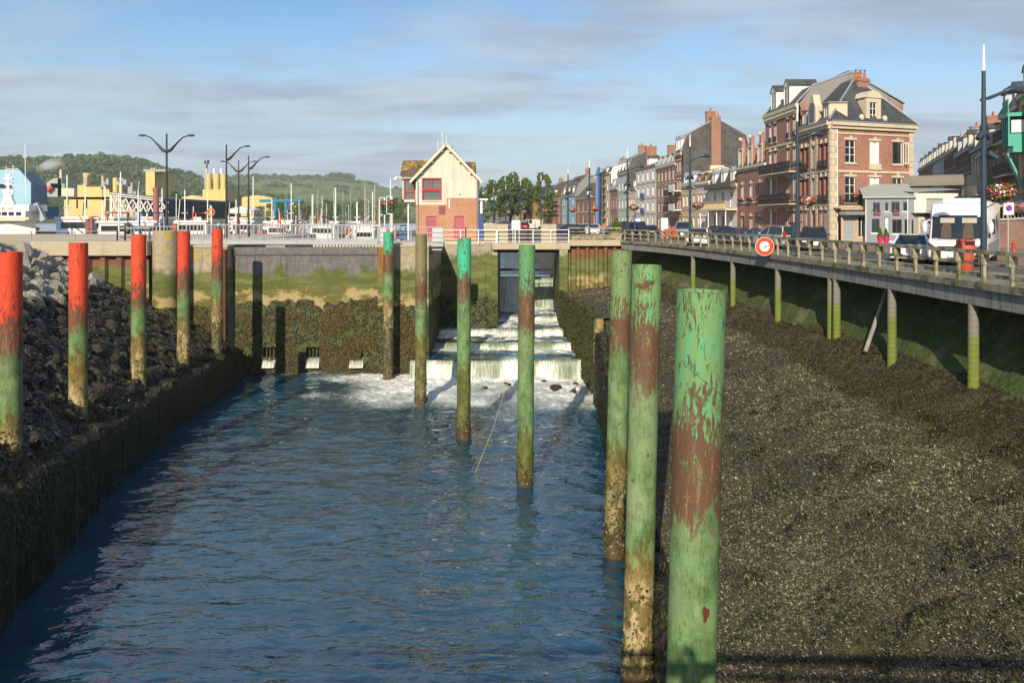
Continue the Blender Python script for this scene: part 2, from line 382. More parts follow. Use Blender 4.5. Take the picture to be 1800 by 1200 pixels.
def glassy(col=(0.02, 0.025, 0.03), rough=0.06, name='window_glass'):
    s = NT(name); p = s.pos(); return s.fin(s.mix(s.noise(p, 0.8, 2), dk(col, 0.4), dk(col, 1.8)), rough, s.bump(s.noise(p, 1.5, 2), 0.05, 0.02), 0, 0.7)
M = {}
M['glass'] = glassy(); M['curtain'] = plain((0.55, 0.53, 0.48), 0.9, 0.25, 6)
M['white'] = plain((0.74, 0.73, 0.69), 0.5, 0.06, 2); M['cream'] = plain((0.62, 0.54, 0.40), 0.8, 0.14, 2)
M['stone'] = stucco((0.56, 0.48, 0.35), 0.45, 'dressed_stone'); M['zinc'] = plain((0.32, 0.34, 0.36), 0.45, 0.15, 1.5, 0.3)
M['iron'] = plain((0.022, 0.022, 0.024), 0.5, 0.2, 3); M['lampblue'] = plain((0.035, 0.055, 0.075), 0.35, 0.15, 3, 0.2)
M['galv'] = plain((0.33, 0.345, 0.355), 0.5, 0.16, 2.5, 0.2); M['pot'] = plain((0.42, 0.13, 0.045), 0.8, 0.25, 4)
M['slate'] = slate(); M['slate_moss'] = slate((0.075, 0.065, 0.05), (0.24, 0.17, 0.025), 0.35); M['slate_lich'] = slate((0.050, 0.052, 0.055), (0.13, 0.125, 0.105), 0.22)
M['black'] = plain((0.012, 0.012, 0.013), 0.7, 0.2, 3); M['rubber'] = plain((0.018, 0.018, 0.018), 0.85, 0.2, 6)
M['red'] = plain((0.55, 0.055, 0.02), 0.5, 0.12, 3)
def foliage(name, a, b, sc=0.25):
    s = NT(name); p = s.pos(); n = s.noise(p, sc, 3); r = s.attr('tint'); c = s.mix(r, a, b); c = s.mix(s.math('MULTIPLY', n, 0.6), c, dk(b, 1.35))
    m = s.fin(c, 0.6, None, 0, 0.25); s.b.inputs['Subsurface Weight'].default_value = 0.0
    tr = s.new('ShaderNodeBsdfTranslucent'); s.set(tr.inputs[0], c); mx = s.new('ShaderNodeMixShader'); mx.inputs[0].default_value = 0.25
    s.l.new(s.b.outputs[0], mx.inputs[1]); s.l.new(tr.outputs[0], mx.inputs[2]); s.l.new(mx.outputs[0], s.out.inputs[0]); return m
M['leaf'] = foliage('foliage', (0.060, 0.095, 0.022), (0.140, 0.190, 0.050)); M['leaf_dark'] = foliage('dark_foliage', (0.045, 0.078, 0.020), (0.105, 0.155, 0.045))
M['leaf_light'] = foliage('light_foliage', (0.045, 0.075, 0.015), (0.13, 0.17, 0.035)); M['leaf_grey'] = foliage('silver_foliage', (0.10, 0.14, 0.075), (0.22, 0.27, 0.15))
M['bark'] = plain((0.09, 0.065, 0.045), 0.9, 0.3, 4, 0, 0.4)
# ---------------------------------------------------------------- the lie of the land
_qd = np.array([-30, 20, 32, 40, 47, 54.5, 62, 68, 73, 77.0]); _qx = np.array([16.6, 16.1, 16.0, 15.85, 15.55, 15.0, 14.0, 12.8, 11.4, 9.9])
_dd = np.arange(-30, 90, 0.25); _xx = np.interp(_dd, _qd, _qx); _xx = np.convolve(np.pad(_xx, 12, 'edge'), np.ones(25) / 25, 'valid')
def XQ(d): return np.interp(d, _dd, _xx)                 # quay edge on the right
def XW(d): return np.interp(d, [0, 8, 21, 30, 54, 63, 76], [4.0, 4.1, 4.35, 4.75, 6.1, 5.7, 4.7])   # low wall behind the green piles
def XE(d): return np.interp(d, [0, 20, 28, 37, 46, 53, 60, 66], [-14.2, -15.6, -16.9, -19.2, -20.6, -21.0, -21.5, -22.4])   # seaweed ledge on the left
def mudz(x, d):
    xq = XQ(d); xw = XW(d); zw = np.interp(d, [0, 26, 40, 52, 60, 80], [1.9, 2.1, 3.2, 5.2, 5.6, 5.4])
    t = np.clip((x - xw) / (xq - 1.4 - xw), 0, 1); z = zw + (6.1 - zw) * t ** 0.85
    return z + np.clip((x - (xq - 1.4)) / 1.4, 0, 1) * 0.7 + np.clip(x - xq, 0, 9) * 0.72
def leftz(x, d):
    k = np.interp(d, [25, 40, 50, 64], [0.85, 0.80, 0.68, 0.50]); ze = np.interp(d, [0, 28, 37, 53, 66], [4.6, 4.1, 3.1, 2.6, 2.3])
    return ze + np.clip(XE(d) - 0.6 - x, 0, 99) * k
ROADZ = 10.42; WALLD = 76.0; GATED = 65.6; BASZ = 6.4

# materials of the setting
def water_mat(name, deep=(0.012, 0.035, 0.055), foam=False, sc=1.0, rough=0.04, ocean=(0.02, 0.07, 0.12)):
    s = NT(name); p = s.pos()
    h1 = s.noise(s.map(p, (0.8, 1.9, 1), (0, 0, 0), (0, 0, 0.25)), 0.55 * sc, 2, 0.5, 0.8); h2 = s.noise(s.map(p, (0.7, 1.7, 1), (4, 2, 0), (0, 0, -0.2)), 1.9 * sc, 2, 0.5, 0.6); h3 = s.noise(s.map(p, (0.8, 1.5, 1)), 5.5 * sc, 2, 0.5)
    h = s.math('ADD', s.math('MULTIPLY', h1, 1.0), s.math('ADD', s.math('MULTIPLY', h2, 0.40), s.math('MULTIPLY', h3, 0.085)))
    col = s.mix(s.step(s.noise(p, 0.12, 4), 0.35, 0.7), deep, ocean); rg = rough; nb = s.bump(h, 1.0, 0.15)
    if foam:
        f = s.attr('foam'); n = s.noise(s.map(p, (1.0, 0.42, 1)), 1.5, 10, 0.75, 1.4); n2 = s.noise(p, 9, 6, 0.75)
        k = s.math('ADD', s.math('MULTIPLY', n, 0.75), s.math('MULTIPLY', n2, 0.35)); fm = s.math('ADD', f, s.math('SUBTRACT', k, 1.0))
        fm = s.math('MULTIPLY', s.step(fm, -0.16, 0.44), s.step(f, 0.03, 0.2)); milk = s.step(f, 0.1, 0.9)
        col = s.mix(s.math('MULTIPLY', milk, 0.5), col, (0.16, 0.22, 0.17)); col = s.mix(fm, col, s.mix(s.step(s.noise(p, 3.2, 7, 0.7, 0.6), 0.36, 0.62), (0.42, 0.46, 0.42), (0.80, 0.81, 0.77)))
        rg = s.math('ADD', rough, s.math('MULTIPLY', fm, 0.6)); nb = s.bump(s.math('ADD', h, s.math('MULTIPLY', fm, 0.25)), 1.0, 0.15)
    s.b.inputs['IOR'].default_value = 1.72
    return s.fin(col, rg, nb, 0, 1.0)
M['water'] = water_mat('channel_water', (0.006, 0.040, 0.072), True, 1.0, 0.02, (0.010, 0.066, 0.118)); M['basin'] = water_mat('basin_water', (0.015, 0.05, 0.075), False, 0.7)
def fall_mat():
    s = NT('falling_water'); p = s.pos(); n = s.noise(s.map(p, (6, 1, 0.5)), 1.6, 7, 0.7, 0.3); n2 = s.noise(s.map(p, (1, 1, 0.3)), 0.8, 4); f = s.attr('foam')
    k = s.step(s.math('ADD', s.math('MULTIPLY', n, 0.8), s.math('MULTIPLY', f, 0.55)), 0.36, 0.74)
    c = s.mix(n2, (0.10, 0.14, 0.07), (0.20, 0.25, 0.15)); c = s.mix(k, c, (0.80, 0.81, 0.77)); return s.fin(c, 0.3, s.bump(n, 0.8, 0.08), 0, 0.5)
M['fall'] = fall_mat()
M['conc_tidal'] = tidal('stained_concrete', (0.34, 0.29, 0.20), 8.5, 6.6, 5.6, 0.7, None, True, 1.0, (0.42, 0.27, 0.03))
M['gate'] = tidal('sluice_gate_skin', (0.15, 0.138, 0.135), 8.45, 6.9, 5.7, 1.15)
M['sheet'] = tidal('rusty_sheet_piling', (0.20, 0.085, 0.05), 8.9, 7.3, 5.6, 0.6, (0.12, 0.045, 0.025))
M['wall_green'] = tidal('mossy_concrete', (0.33, 0.29, 0.21), 9.3, 5.4, 4.9, 0.8, None, False)
M['mussel'] = tidal('mussel_wall', (0.05, 0.06, 0.02), 12.0, 9.0, 7.4, 0.9, None, False)
M['timber_wet_shaded'] = tidal('weedy_timber_shaded', (0.06, 0.05, 0.03), 14, 12, 9.0, 1.8, None, False, 0.8, None, 0.38)  # deep shade of the ledge face is darkened into this timber colour
M['conc'] = stucco((0.42, 0.36, 0.26), 0.45, 'weathered_concrete'); M['conc_dark'] = stucco((0.30, 0.28, 0.24), 0.55, 'grey_concrete')
M['sand'] = stucco((0.48, 0.41, 0.30), 0.25, 'pale_quay_paving')
def mud_mat():
    s = NT('mussel_mud'); p = s.pos(); n = s.noise(p, 0.35, 5, 0.6); f = s.noise(p, 9, 6, 0.7); st = s.noise(s.map(p, (14, 5, 8)), 1.5, 5, 0.7)
    c = s.mix(s.step(f, 0.35, 0.65), (0.026, 0.023, 0.014), (0.095, 0.085, 0.052)); c = s.mix(s.math('MULTIPLY', s.step(n, 0.45, 0.65), 0.5), c, (0.115, 0.095, 0.035))
    c = s.mix(s.step(st, 0.64, 0.72), c, (0.22, 0.19, 0.12)); return s.fin(c, s.math('ADD', 0.35, s.math('MULTIPLY', f, 0.5)), s.bump(s.math('ADD', f, st), 1.0, 0.12), 0, 0.5)
M['mud'] = mud_mat()
def revet_mat():
    s = NT('weedy_revetment'); p = s.pos(); x, y, z = s.xyz(p); f = s.noise(s.map(p, (3, 3, 1)), 2, 6, 0.7); n = s.noise(p, 0.6, 5)
    c = s.mix(s.step(f, 0.35, 0.7), (0.036, 0.060, 0.015), (0.105, 0.13, 0.045)); c = s.mix(s.step(n, 0.5, 0.7), c, (0.15, 0.14, 0.075)); return s.fin(c, 0.85, s.bump(f, 0.8, 0.12), 0, 0.2)
M['revet'] = revet_mat()
def weed_mat():
    s = NT('seaweed_rock'); p = s.pos(); x, y, z = s.xyz(p); f = s.noise(p, 9, 6, 0.7); g = s.noise(p, 1.1, 4); zz = s.math('ADD', z, s.math('MULTIPLY', s.math('SUBTRACT', s.noise(p, 0.5, 3), 0.5), 3.0))
    weed = s.mix(s.step(f, 0.38, 0.66), (0.012, 0.010, 0.007), (0.050, 0.042, 0.026)); weed = s.mix(s.math('MULTIPLY', s.step(g, 0.60, 0.70), 0.7), weed, (0.07, 0.085, 0.012))
    rock = s.mix(s.noise(p, 2.2, 6, 0.65), (0.15, 0.14, 0.12), (0.42, 0.385, 0.32)); rock = s.mix(s.math('MULTIPLY', s.step(zz, 8.6, 7.7), s.step(g, 0.46, 0.60)), rock, (0.13, 0.17, 0.03))
    m = s.step(zz, 7.5, 8.1); c = s.mix(m, weed, rock)
    return s.fin(c, s.math('ADD', 0.45, s.math('MULTIPLY', m, 0.4)), s.bump(s.math('ADD', f, s.vor(p, 7)), 0.9, 0.07), 0, 0.4)
M['weedrock'] = weed_mat()
def asph(col, nm):
    s = NT(nm); p = s.pos(); return s.fin(s.mix(s.noise(p, 0.5, 6, 0.7), dk(col, 0.75), dk(col, 1.25)), 0.85, s.bump(s.noise(p, 40, 3), 0.3, 0.01), 0, 0.3)
M['road'] = asph((0.085, 0.083, 0.08), 'asphalt'); M['pave'] = asph((0.23, 0.155, 0.115), 'red_paving'); M['ground'] = asph((0.16, 0.14, 0.11), 'town_ground')

# ---------------------------------------------------------------- channel water
def water_grid(name, x0, x1, y0, y1, step, z, amp, foamf, mat, cut=None):
    nx = int((x1 - x0) / step) + 1; ny = int((y1 - y0) / step) + 1
    X, Y = np.meshgrid(np.linspace(x0, x1, nx), np.linspace(y0, y1, ny), indexing='ij')
    f = foamf(X, Y)
    h = (fbm(X * 0.5 + 3, Y * 0.9, 4, 11) - 0.5) * 0.22 * amp + (fbm(X * 1.5 + Y * 0.4, Y * 2.6 + 7, 3, 5) - 0.5) * 0.10 * amp
    h = h * (1 + 1.6 * f) + (fbm(X * 2.5, Y * 2.5, 4, 21) - 0.5) * 0.42 * f * f
    V = np.stack([X, Y, z + h], -1).reshape(-1, 3)
    return npmesh(name, V, gridQ(nx, ny), mat, attrs={'foam': ('FLOAT', f)})
def chan_foam(X, Y):
    n = fbm(X * 0.22, Y * 0.16, 4, 3); dx = np.maximum(0, np.maximum(-8.4 - X, X - 6.2))
    a = sstep(45, 66.5, Y - dx * 0.9 + (n - 0.5) * 20); a = 0.90 * a * np.exp(-dx * 0.09)
    b = 0.55 * sstep(0.42, 0.70, fbm(X * 0.16 + 9, Y * 0.30, 4, 8)) * sstep(44, 62, Y) * sstep(-24, -13, X)
    return np.clip(a * 1.02 + b * (1 - a), 0, 1)
o = water_grid('channel_water', -24, 7.2, 3, 65.8, 0.17, 0.0, 1.0, chan_foam, M['water']); o['kind'] = 'structure'
# sea bed under everything so no edge shows
MB().box(-60, 40, -60, 66, -3.0, -2.4).build('channel_bed', M['mud'])['kind'] = 'structure'
# ---------------------------------------------------------------- weir: stepped pools and falls
EDGES = [(63.4, 1.45), (69.3, 1.95), (74.3, 2.45), (80.5, 2.85), (87.5, 6.15)]
weir = empty('stepped_weir', (0, 63.4, 0), 0, 'stepped concrete weir with white water tumbling into the channel', 'weir')
def wx(d):      # left and right limits of the weir water
    return (-8.1 if d < 64.6 else (-6.75 if d < WALLD - 0.1 else -1.45)), (5.9 if d < 64 else float(XW(d)) - 0.1 if d < WALLD else 4.5)
def weir_pool(y0, y1, z, amp, i):
    st = 0.16; xl = min(wx(y0 + 0.2)[0], -6.75) if y0 < WALLD else -1.45; xr = 5.95 if y0 < WALLD else 4.5
    def foam(X, Y):
        n = fbm(X * 0.4, Y * 0.4, 4, 31 + i); back = sstep(y1 - 3.6, y1 - 0.1, Y + (n - 0.5) * 3.4); mid = sstep(0.5, 0.7, fbm(X * 0.5, Y * 1.2, 4, 41 + i)) * 0.6
        return np.clip((0.36 if i else 0.14) + (0.85 if i != 4 else 0) * back + mid * (0.8 if i > 0 else 0.45), 0, 1)
    p = water_grid('pool', xl, xr, y0, y1, st, z, amp, foam, M['water']); p.parent = weir; p.matrix_parent_inverse = weir.matrix_world.inverted(); p.location = -Vector(weir.location); return p
def weir_fall(y, ztop, zbot, xl, xr, thick, i):
    prof = [(1.9, ztop - 0.03), (0.5, ztop - 0.01), (0.15, ztop + 0.02), (-0.08, ztop - 0.06), (-0.22, ztop - 0.25 * (ztop - zbot)), (-0.34, ztop - 0.6 * (ztop - zbot)), (-0.45, zbot - 0.1)]
    nx = int((xr - xl) / 0.1) + 1; xs = np.linspace(xl, xr, nx); pr = np.array(prof); k = np.linspace(0, len(prof) - 1, 14)
    py = np.interp(k, range(len(prof)), pr[:, 0]); pz = np.interp(k, range(len(prof)), pr[:, 1])
    X = np.repeat(xs[:, None], 14, 1); n = (fbm(X * 2.2, np.repeat(k[None], nx, 0) * 0.25, 4, 51 + i) - 0.5) * thick
    Y = y + py[None] * (1 + 0.3 * np.sin(xs * 0.9 + i))[:, None] - (fbm(xs * 0.45, xs * 0 + i * 3.3, 4, 71) * (1.5 if 0 < i < 4 else 0.5))[:, None] + 0.3 - n * (k / 13)[None]; Z = np.repeat(pz[None], nx, 0) + (fbm(X * 0.5, X * 0, 2, 61) - 0.5) * 0.1
    f = np.clip(np.repeat((k / 13 * 0.75)[None], nx, 0) + (fbm(X * 0.7, X * 0 + i, 4, 72) - 0.55) * 1.3, 0, 1)
    V = np.stack([X, Y, Z], -1).reshape(-1, 3) - np.array(weir.location)
    npmesh('fall', V, gridQ(nx, 14), M['fall'], weir, attrs={'foam': ('FLOAT', f)})
prev = 0.0
for i, (yy, z) in enumerate(EDGES):
    y1 = EDGES[i + 1][0] if i + 1 < len(EDGES) else 90.0
    if i < 4: weir_pool(yy, y1 + 0.1, z, 0.8 if i < 1 else 1.5, i)
    xl = -8.1 if i == 0 else (-6.75 if yy < WALLD else -1.45); xr = 5.95 if i == 0 else (float(XW(yy)) + 0.1 if yy < WALLD else 4.5)
    weir_fall(yy, z, prev, xl, xr, 0.22 if i != 4 else 0.12, i); prev = z
mb = MB()
for i, (yy, z) in enumerate(EDGES[:4]):
    mb.box(-8.1 if i == 0 else (-6.8 if yy < WALLD else -1.5), 6 if yy < WALLD else 4.6, yy + 0.06 - 63.4, EDGES[i + 1][0] - 63.4 + 0.05, -1, z - 0.12)
mb.box(-1.5, 4.6, 87.62 - 63.4, 92 - 63.4, -1, 6.0); mb.build('step', M['wall_green'], weir)
# ---------------------------------------------------------------- basin behind the lock
def sheet(name, pts, z, mat):
    o = MB().poly([(x, y, z) for x, y in pts]).build(name, mat, recalc=False); o['kind'] = 'structure'; return o
sheet('basin_water', [(-400, 66.1), (-10.5, 66.1), (-10.5, 90), (-1.5, 90), (-1.5, 88.0), (4.6, 88.0), (4.6, 90), (8, 90), (2, 380), (-400, 380)], BASZ, M['basin'])

# ---------------------------------------------------------------- mud bank with its shells
nd, nx_ = 560, 150
D, U = np.meshgrid(9.0 * (WALLD / 9.0) ** np.linspace(0, 1, nd), np.linspace(0, 1, nx_), indexing='ij')
Xm = XW(D) + 0.25 + U * (XQ(D) + 0.35 - XW(D) - 0.25); Z = mudz(Xm, D) + (fbm(Xm * 0.9, D * 0.9, 5, 70) - 0.5) * 0.75 + (fbm(Xm * 3.4, D * 2.6, 3, 77) - 0.5) * 0.30
mud = npmesh('mud_bank', np.stack([Xm, D, Z], -1).reshape(-1, 3), gridQ(nd, nx_), M['mud']); mud['kind'] = 'structure'
def flakes(name, Pn, N, size, parent, mat, asp=2.6, tilt=0.5, cols=None, along=None, seed=1):
    "many small curved shell / weed flakes, one mesh"
    g = np.random.default_rng(seed); n = len(Pn); a = g.uniform(0, 2 * np.pi, n)
    N = N / np.linalg.norm(N, axis=1, keepdims=True); ref = np.where(np.abs(N[:, 2:3]) > 0.9, [[1.0, 0, 0]], [[0, 0, 1.0]])
    t1 = np.cross(N, ref); t1 /= np.linalg.norm(t1, axis=1, keepdims=True); t2 = np.cross(N, t1)
    d = t1 * np.cos(a)[:, None] + t2 * np.sin(a)[:, None]
    if along is not None: d = d * 0.6 + along; d /= np.linalg.norm(d, axis=1, keepdims=True)
    d = d + N * g.uniform(-0.1, tilt, n)[:, None]; d /= np.linalg.norm(d, axis=1, keepdims=True)
    s = np.cross(N, d); s /= np.linalg.norm(s, axis=1, keepdims=True); u = np.cross(d, s)
    L = size * g.uniform(0.6, 1.5, n); W = L / asp * g.uniform(0.7, 1.3, n)
    L = L[:, None]; W = W[:, None]
    V = np.stack([Pn - d * L * 0.5, Pn + s * W * 0.5 + u * W * 0.1, Pn + d * L * 0.5, Pn - s * W * 0.5 + u * W * 0.1, Pn + u * W * 0.55], 1).reshape(-1, 3)
    b = (np.arange(n) * 5)[:, None]; Q = np.concatenate([b + [[0, 1, 4]], b + [[1, 2, 4]], b + [[2, 3, 4]], b + [[3, 0, 4]]], 0)
    if cols is None: cols = np.tile([[0.03, 0.026, 0.018]], (n, 1)) * g.uniform(0.4, 2.2, (n, 1))
    c4 = np.concatenate([np.repeat(cols, 5, 0), np.ones((n * 5, 1))], 1)
    o = npmesh(name, V, Q, mat, parent, smooth=False, attrs={'col': ('FLOAT_COLOR', c4)}); o['kind'] = 'stuff'; return o
def flake_mat():
    s = NT('shell_flakes'); return s.fin(s.attr('col', 'Color'), 0.36, None, 0, 0.5)
M['flake'] = flake_mat(); M['crust'] = (lambda s: s.fin(s.attr('col', 'Color'), 0.7, None, 0, 0.15))(NT('mussel_shells'))
NM = 280000
g = np.random.default_rng(5)
dd_ = 11 / (1 - g.uniform(0, 0.86, NM)) ** 1.0; dd_ = np.where(dd_ > 76, g.uniform(11, 40, NM), dd_); uu = g.uniform(0, 1, NM)
xm = XW(dd_) + 0.3 + uu * (XQ(dd_) - XW(dd_)); zm_ = mudz(xm, dd_) + (fbm(xm * 0.9, dd_ * 0.9, 5, 70) - 0.5) * 0.75 + (fbm(xm * 3.4, dd_ * 2.6, 3, 77) - 0.5) * 0.30
steep = sstep(-2.7, -1.9, xm - XQ(dd_) + (fbm(xm, dd_ * 0.3, 3, 9) - 0.5) * 1.4)
pal = g.uniform(0, 1, NM); cols = np.where((pal < 0.30 * fbm(xm * 0.5, dd_ * 0.5, 4, 33) * sstep(0.3, 0.62, fbm(xm * 0.22, dd_ * 0.16, 3, 35)) * (1 - 0.85 * steep))[:, None], np.array([[0.27, 0.24, 0.15]]) * (1 + 0.5 * sstep(-7, -2.8, xm - XQ(dd_)))[:, None], np.array([[0.096, 0.084, 0.046]]) * (1 + 0.35 * sstep(-7, -2.8, xm - XQ(dd_)))[:, None] * (0.25 + 1.4 * fbm(xm * 0.35, dd_ * 0.22, 4, 36) * (0.6 + 0.8 * fbm(xm * 1.6, dd_ * 1.1, 3, 37)))[:, None]) * g.uniform(0.4, 1.7, (NM, 1))
cols = cols * (1 - steep[:, None]) + steep[:, None] * np.array([[0.060, 0.045, 0.014]]) * g.uniform(0.2, 1.9, (NM, 1))
flakes('shell_litter', np.stack([xm, dd_, zm_ + 0.02], 1), np.tile([[-0.35, -0.1, 1.0]], (NM, 1)), 0.048 + 0.0017 * dd_, mud, M['flake'], 3.0, 0.7, cols, np.stack([np.full(NM, -0.9), np.full(NM, -0.5), np.zeros(NM)], 1) * g.uniform(0.2, 1.2, (NM, 1)), 6)
# revetment under the quay deck
D, U = np.meshgrid(np.linspace(0, WALLD + 1, 140), np.linspace(0, 1, 26), indexing='ij'); Xm = XQ(D) + 0.1 + U * 5.2
Z = np.minimum(6.75 + U * 5.2 * 1.05, 10.2) + (fbm(Xm * 1.2, D * 1.2, 4, 90) - 0.5) * 0.5
rv = npmesh('revetment', np.stack([Xm, D, Z], -1).reshape(-1, 3), gridQ(140, 26), M['revet']); rv['kind'] = 'structure'
# ---------------------------------------------------------------- left rock slope
D, U = np.meshgrid(np.linspace(6, 64.2, 230), np.linspace(0, 1, 90), indexing='ij'); Xl = XE(D) - 0.4 - U * 26
Z = np.minimum(leftz(Xl, D), 10.5) + (fbm(Xl * 0.8, D * 0.8, 4, 15) - 0.5) * 1.1 + (fbm(Xl * 2.2, D * 2.2, 3, 17) - 0.5) * 0.5
slope = npmesh('rock_slope', np.stack([Xl, D, Z], -1).reshape(-1, 3), gridQ(230, 90), M['weedrock']); slope['kind'] = 'structure'
def rock_mesh(seed, sub=2):
    import bmesh
    b = bmesh.new(); bmesh.ops.create_icosphere(b, subdivisions=sub, radius=1.0); g = random.Random(seed)
    planes = [(Vector((g.gauss(0, 1), g.gauss(0, 1), g.gauss(0, 1))).normalized(), g.uniform(0.52, 0.8)) for _ in range(9)]
    for v in b.verts:
        for n, k in planes:
            q = v.co.dot(n)
            if q > k: v.co -= n * (q - k)
        v.co *= 1 + g.uniform(-0.03, 0.03)
    me = bpy.data.meshes.new('boulder'); b.to_mesh(me); b.free(); me.materials.append(M['weedrock']); return me
rocks = [rock_mesh(i, 2) for i in range(10)]
g = random.Random(3); nb_ = 0; placed = []
while nb_ < 300:
    d = g.uniform(24, 63.5) if nb_ > 130 else g.uniform(36, 60); x = float(XE(d)) - 0.7 - (g.uniform(0, 9) if nb_ > 130 else g.uniform(6.0, 12.5)); z = float(leftz(np.float64(x), np.float64(d)))
    if z > 11.0 or x / d < -0.70: continue
    r = g.uniform(0.32, 0.62) * (1.4 if z > 7.3 else 1.0)
    if any((x - a) ** 2 + (d - b) ** 2 < (0.62 * (r + c)) ** 2 for a, b, c in placed): 
        if g.random() < 0.97: continue
    placed.append((x, d, r)); nb_ += 1
    inst('boulder', g.choice(rocks), slope, (x, d, min(z, 10.6) + 0.18), (g.uniform(0, 6), g.uniform(0, 6), g.uniform(0, 6)), (r * 1.25, r, r * 0.85))
NW = 46000
gg = np.random.default_rng(8); dw = gg.uniform(22, 64, NW); xw_ = XE(dw) - 0.5 - gg.uniform(0, 1, NW) ** 1.2 * 10.5; zw_ = leftz(xw_, dw) + (fbm(xw_ * 0.8, dw * 0.8, 4, 15) - 0.5) * 1.1 + (fbm(xw_ * 2.2, dw * 2.2, 3, 17) - 0.5) * 0.5
k = zw_ < 7.4 + (fbm(xw_ * 0.5, dw * 0.5, 2, 4) - 0.5) * 2; Pw = np.stack([xw_, dw, zw_ + gg.uniform(0, 0.35, NW)], 1)[k]
cw = np.array([[0.030, 0.026, 0.016]]) * gg.uniform(0.3, 2.2, (len(Pw), 1)); cw[gg.uniform(0, 1, len(Pw)) < 0.05] = (0.09, 0.10, 0.015)
flakes('bladderwrack', Pw, np.tile([[0.6, -0.25, 1.0]], (len(Pw), 1)), 0.26, slope, M['flake'], 2.2, 0.9, cw, np.tile([[0.7, -0.3, -0.5]], (len(Pw), 1)), 9)
# seaweed-hung timber ledge at the foot of the slope
ledge = empty('timber_ledge', (XE(20), 20, 0), 0, 'row of short weed-covered timber piles below the red piles', 'retaining wall')
tp = []
for i in range(5):
    mb = MB(); g = random.Random(20 + i); k = [g.uniform(0.85, 1.15) for _ in range(14)]
    mb.lathe([(0.44, 0), (0.47, 1), (0.45, 2), (0.46, 3), (0.50, 3.6), (0.42, 3.95), (0.22, 4.05)], (0, 0, 0), 14)
    mb.v = [(x * k[j % 14] * (1 + 0.05 * math.sin(z * 5 + j)), y * k[j % 14], z) for j, (x, y, z) in enumerate(mb.v)]
    o = mb.build('timber_pile', M['timber_wet_shaded'], smooth=True); tp.append(o.data); bpy.data.objects.remove(o)
g = random.Random(31); d = 15.0
while d < 64:
    zt = float(np.interp(d, [0, 28, 37, 53, 66], [4.5, 4.0, 3.1, 2.6, 2.2])) + g.uniform(-0.4, 0.35)
    inst('timber_pile', tp[g.randrange(5)], ledge, (float(XE(d)) - ledge.location.x + g.uniform(-0.12, 0.12), d - 20, -1), (0, 0, g.uniform(0, 6)), (1, 1, (zt + 1) / 4.05)); d += g.uniform(0.78, 0.98)
# low timber wall behind the green piles
low = empty('timber_toe_wall', (4.3, 20, 0), 0, 'low dark timber wall holding the mud bank behind the green piles', 'retaining wall')
d = 6.0; g = random.Random(41)
while d < 54:
    zt = float(np.interp(d, [0, 26, 40, 52], [1.9, 2.1, 3.1, 5.0])) + g.uniform(-0.2, 0.3)
    inst('timber_pile', tp[g.randrange(5)], low, (float(XW(d)) - 4.3, d - 20, -1), (0, 0, g.uniform(0, 6)), (0.85, 0.85, (zt + 1) / 4.05)); d += g.uniform(0.72, 0.9)

# weed hanging on both timber rows
for par, fx, d0_, d1_, zf_, sgn, nn, sd in ((ledge, XE, 15, 64, lambda d: np.interp(d, [0, 28, 37, 53, 66], [4.4, 4.0, 3.0, 2.5, 2.1]), 1, 26000, 81), (low, XW, 8, 54, lambda d: np.interp(d, [0, 26, 40, 52], [1.9, 2.1, 3.1, 5.0]), -1, 12000, 82)):
    g = np.random.default_rng(sd); dq = g.uniform(d0_, d1_, nn); k = g.uniform(0, 1, nn) ** 0.75; top = g.uniform(0, 1, nn) < 0.08; zq = np.where(top, zf_(dq) + g.uniform(0, 0.25, nn), k * zf_(dq)); xq_ = fx(dq) + np.where(top, g.uniform(-0.5, 0.4, nn), sgn * (0.44 + g.uniform(-0.15, 0.08, nn)))
    cq = np.array([[0.016, 0.014, 0.008]]) * g.uniform(0.3, 2.2, (nn, 1)); cq[g.uniform(0, 1, nn) < 0.07] = (0.07, 0.085, 0.012)
    flakes('hanging_weed', np.stack([xq_, dq, zq], 1) - np.array(par.location), np.tile([[sgn * 1.0, 0.0, 0.1]], (nn, 1)), 0.24, par, M['flake'], 2.4, 0.4, cq, np.tile([[0.1 * sgn, -0.1, -1.0]], (nn, 1)), sd)

# weed clumps and stranded wrack on the mud
g = np.random.default_rng(91); Pc = []
for _ in range(150):
    d = 12 / (1 - g.uniform(0, 0.75)); x = XW(d) + 0.5 + g.uniform(0, 1) * (XQ(d) - XW(d) - 1.0); n = int(g.uniform(40, 150)); rr = g.uniform(0.12, 0.45)
    q = g.normal(0, 1, (n, 2)) * rr * np.array([1.5, 0.8]); xx = x + q[:, 0]; yy = d + q[:, 1]
    zz_ = mudz(xx, yy) + (fbm(xx * 0.9, yy * 0.9, 5, 70) - 0.5) * 0.75 + (fbm(xx * 3.4, yy * 2.6, 3, 77) - 0.5) * 0.30 + 0.12 * np.exp(-(q ** 2).sum(1) / rr ** 2) + 0.03
    Pc.append(np.stack([xx, yy, zz_], 1))
Pc = np.concatenate(Pc); cc = np.array([[0.030, 0.030, 0.012]]) * g.uniform(0.3, 2.0, (len(Pc), 1)); cc[g.uniform(0, 1, len(Pc)) < 0.06] = (0.09, 0.11, 0.02)
flakes('weed_clumps', Pc, np.tile([[-0.35, -0.2, 1.0]], (len(Pc), 1)), 0.13, mud, M['flake'], 3.2, 0.9, cc, np.tile([[-0.7, -0.4, 0.0]], (len(Pc), 1)) * g.uniform(0.2, 1.2, (len(Pc), 1)), 92)
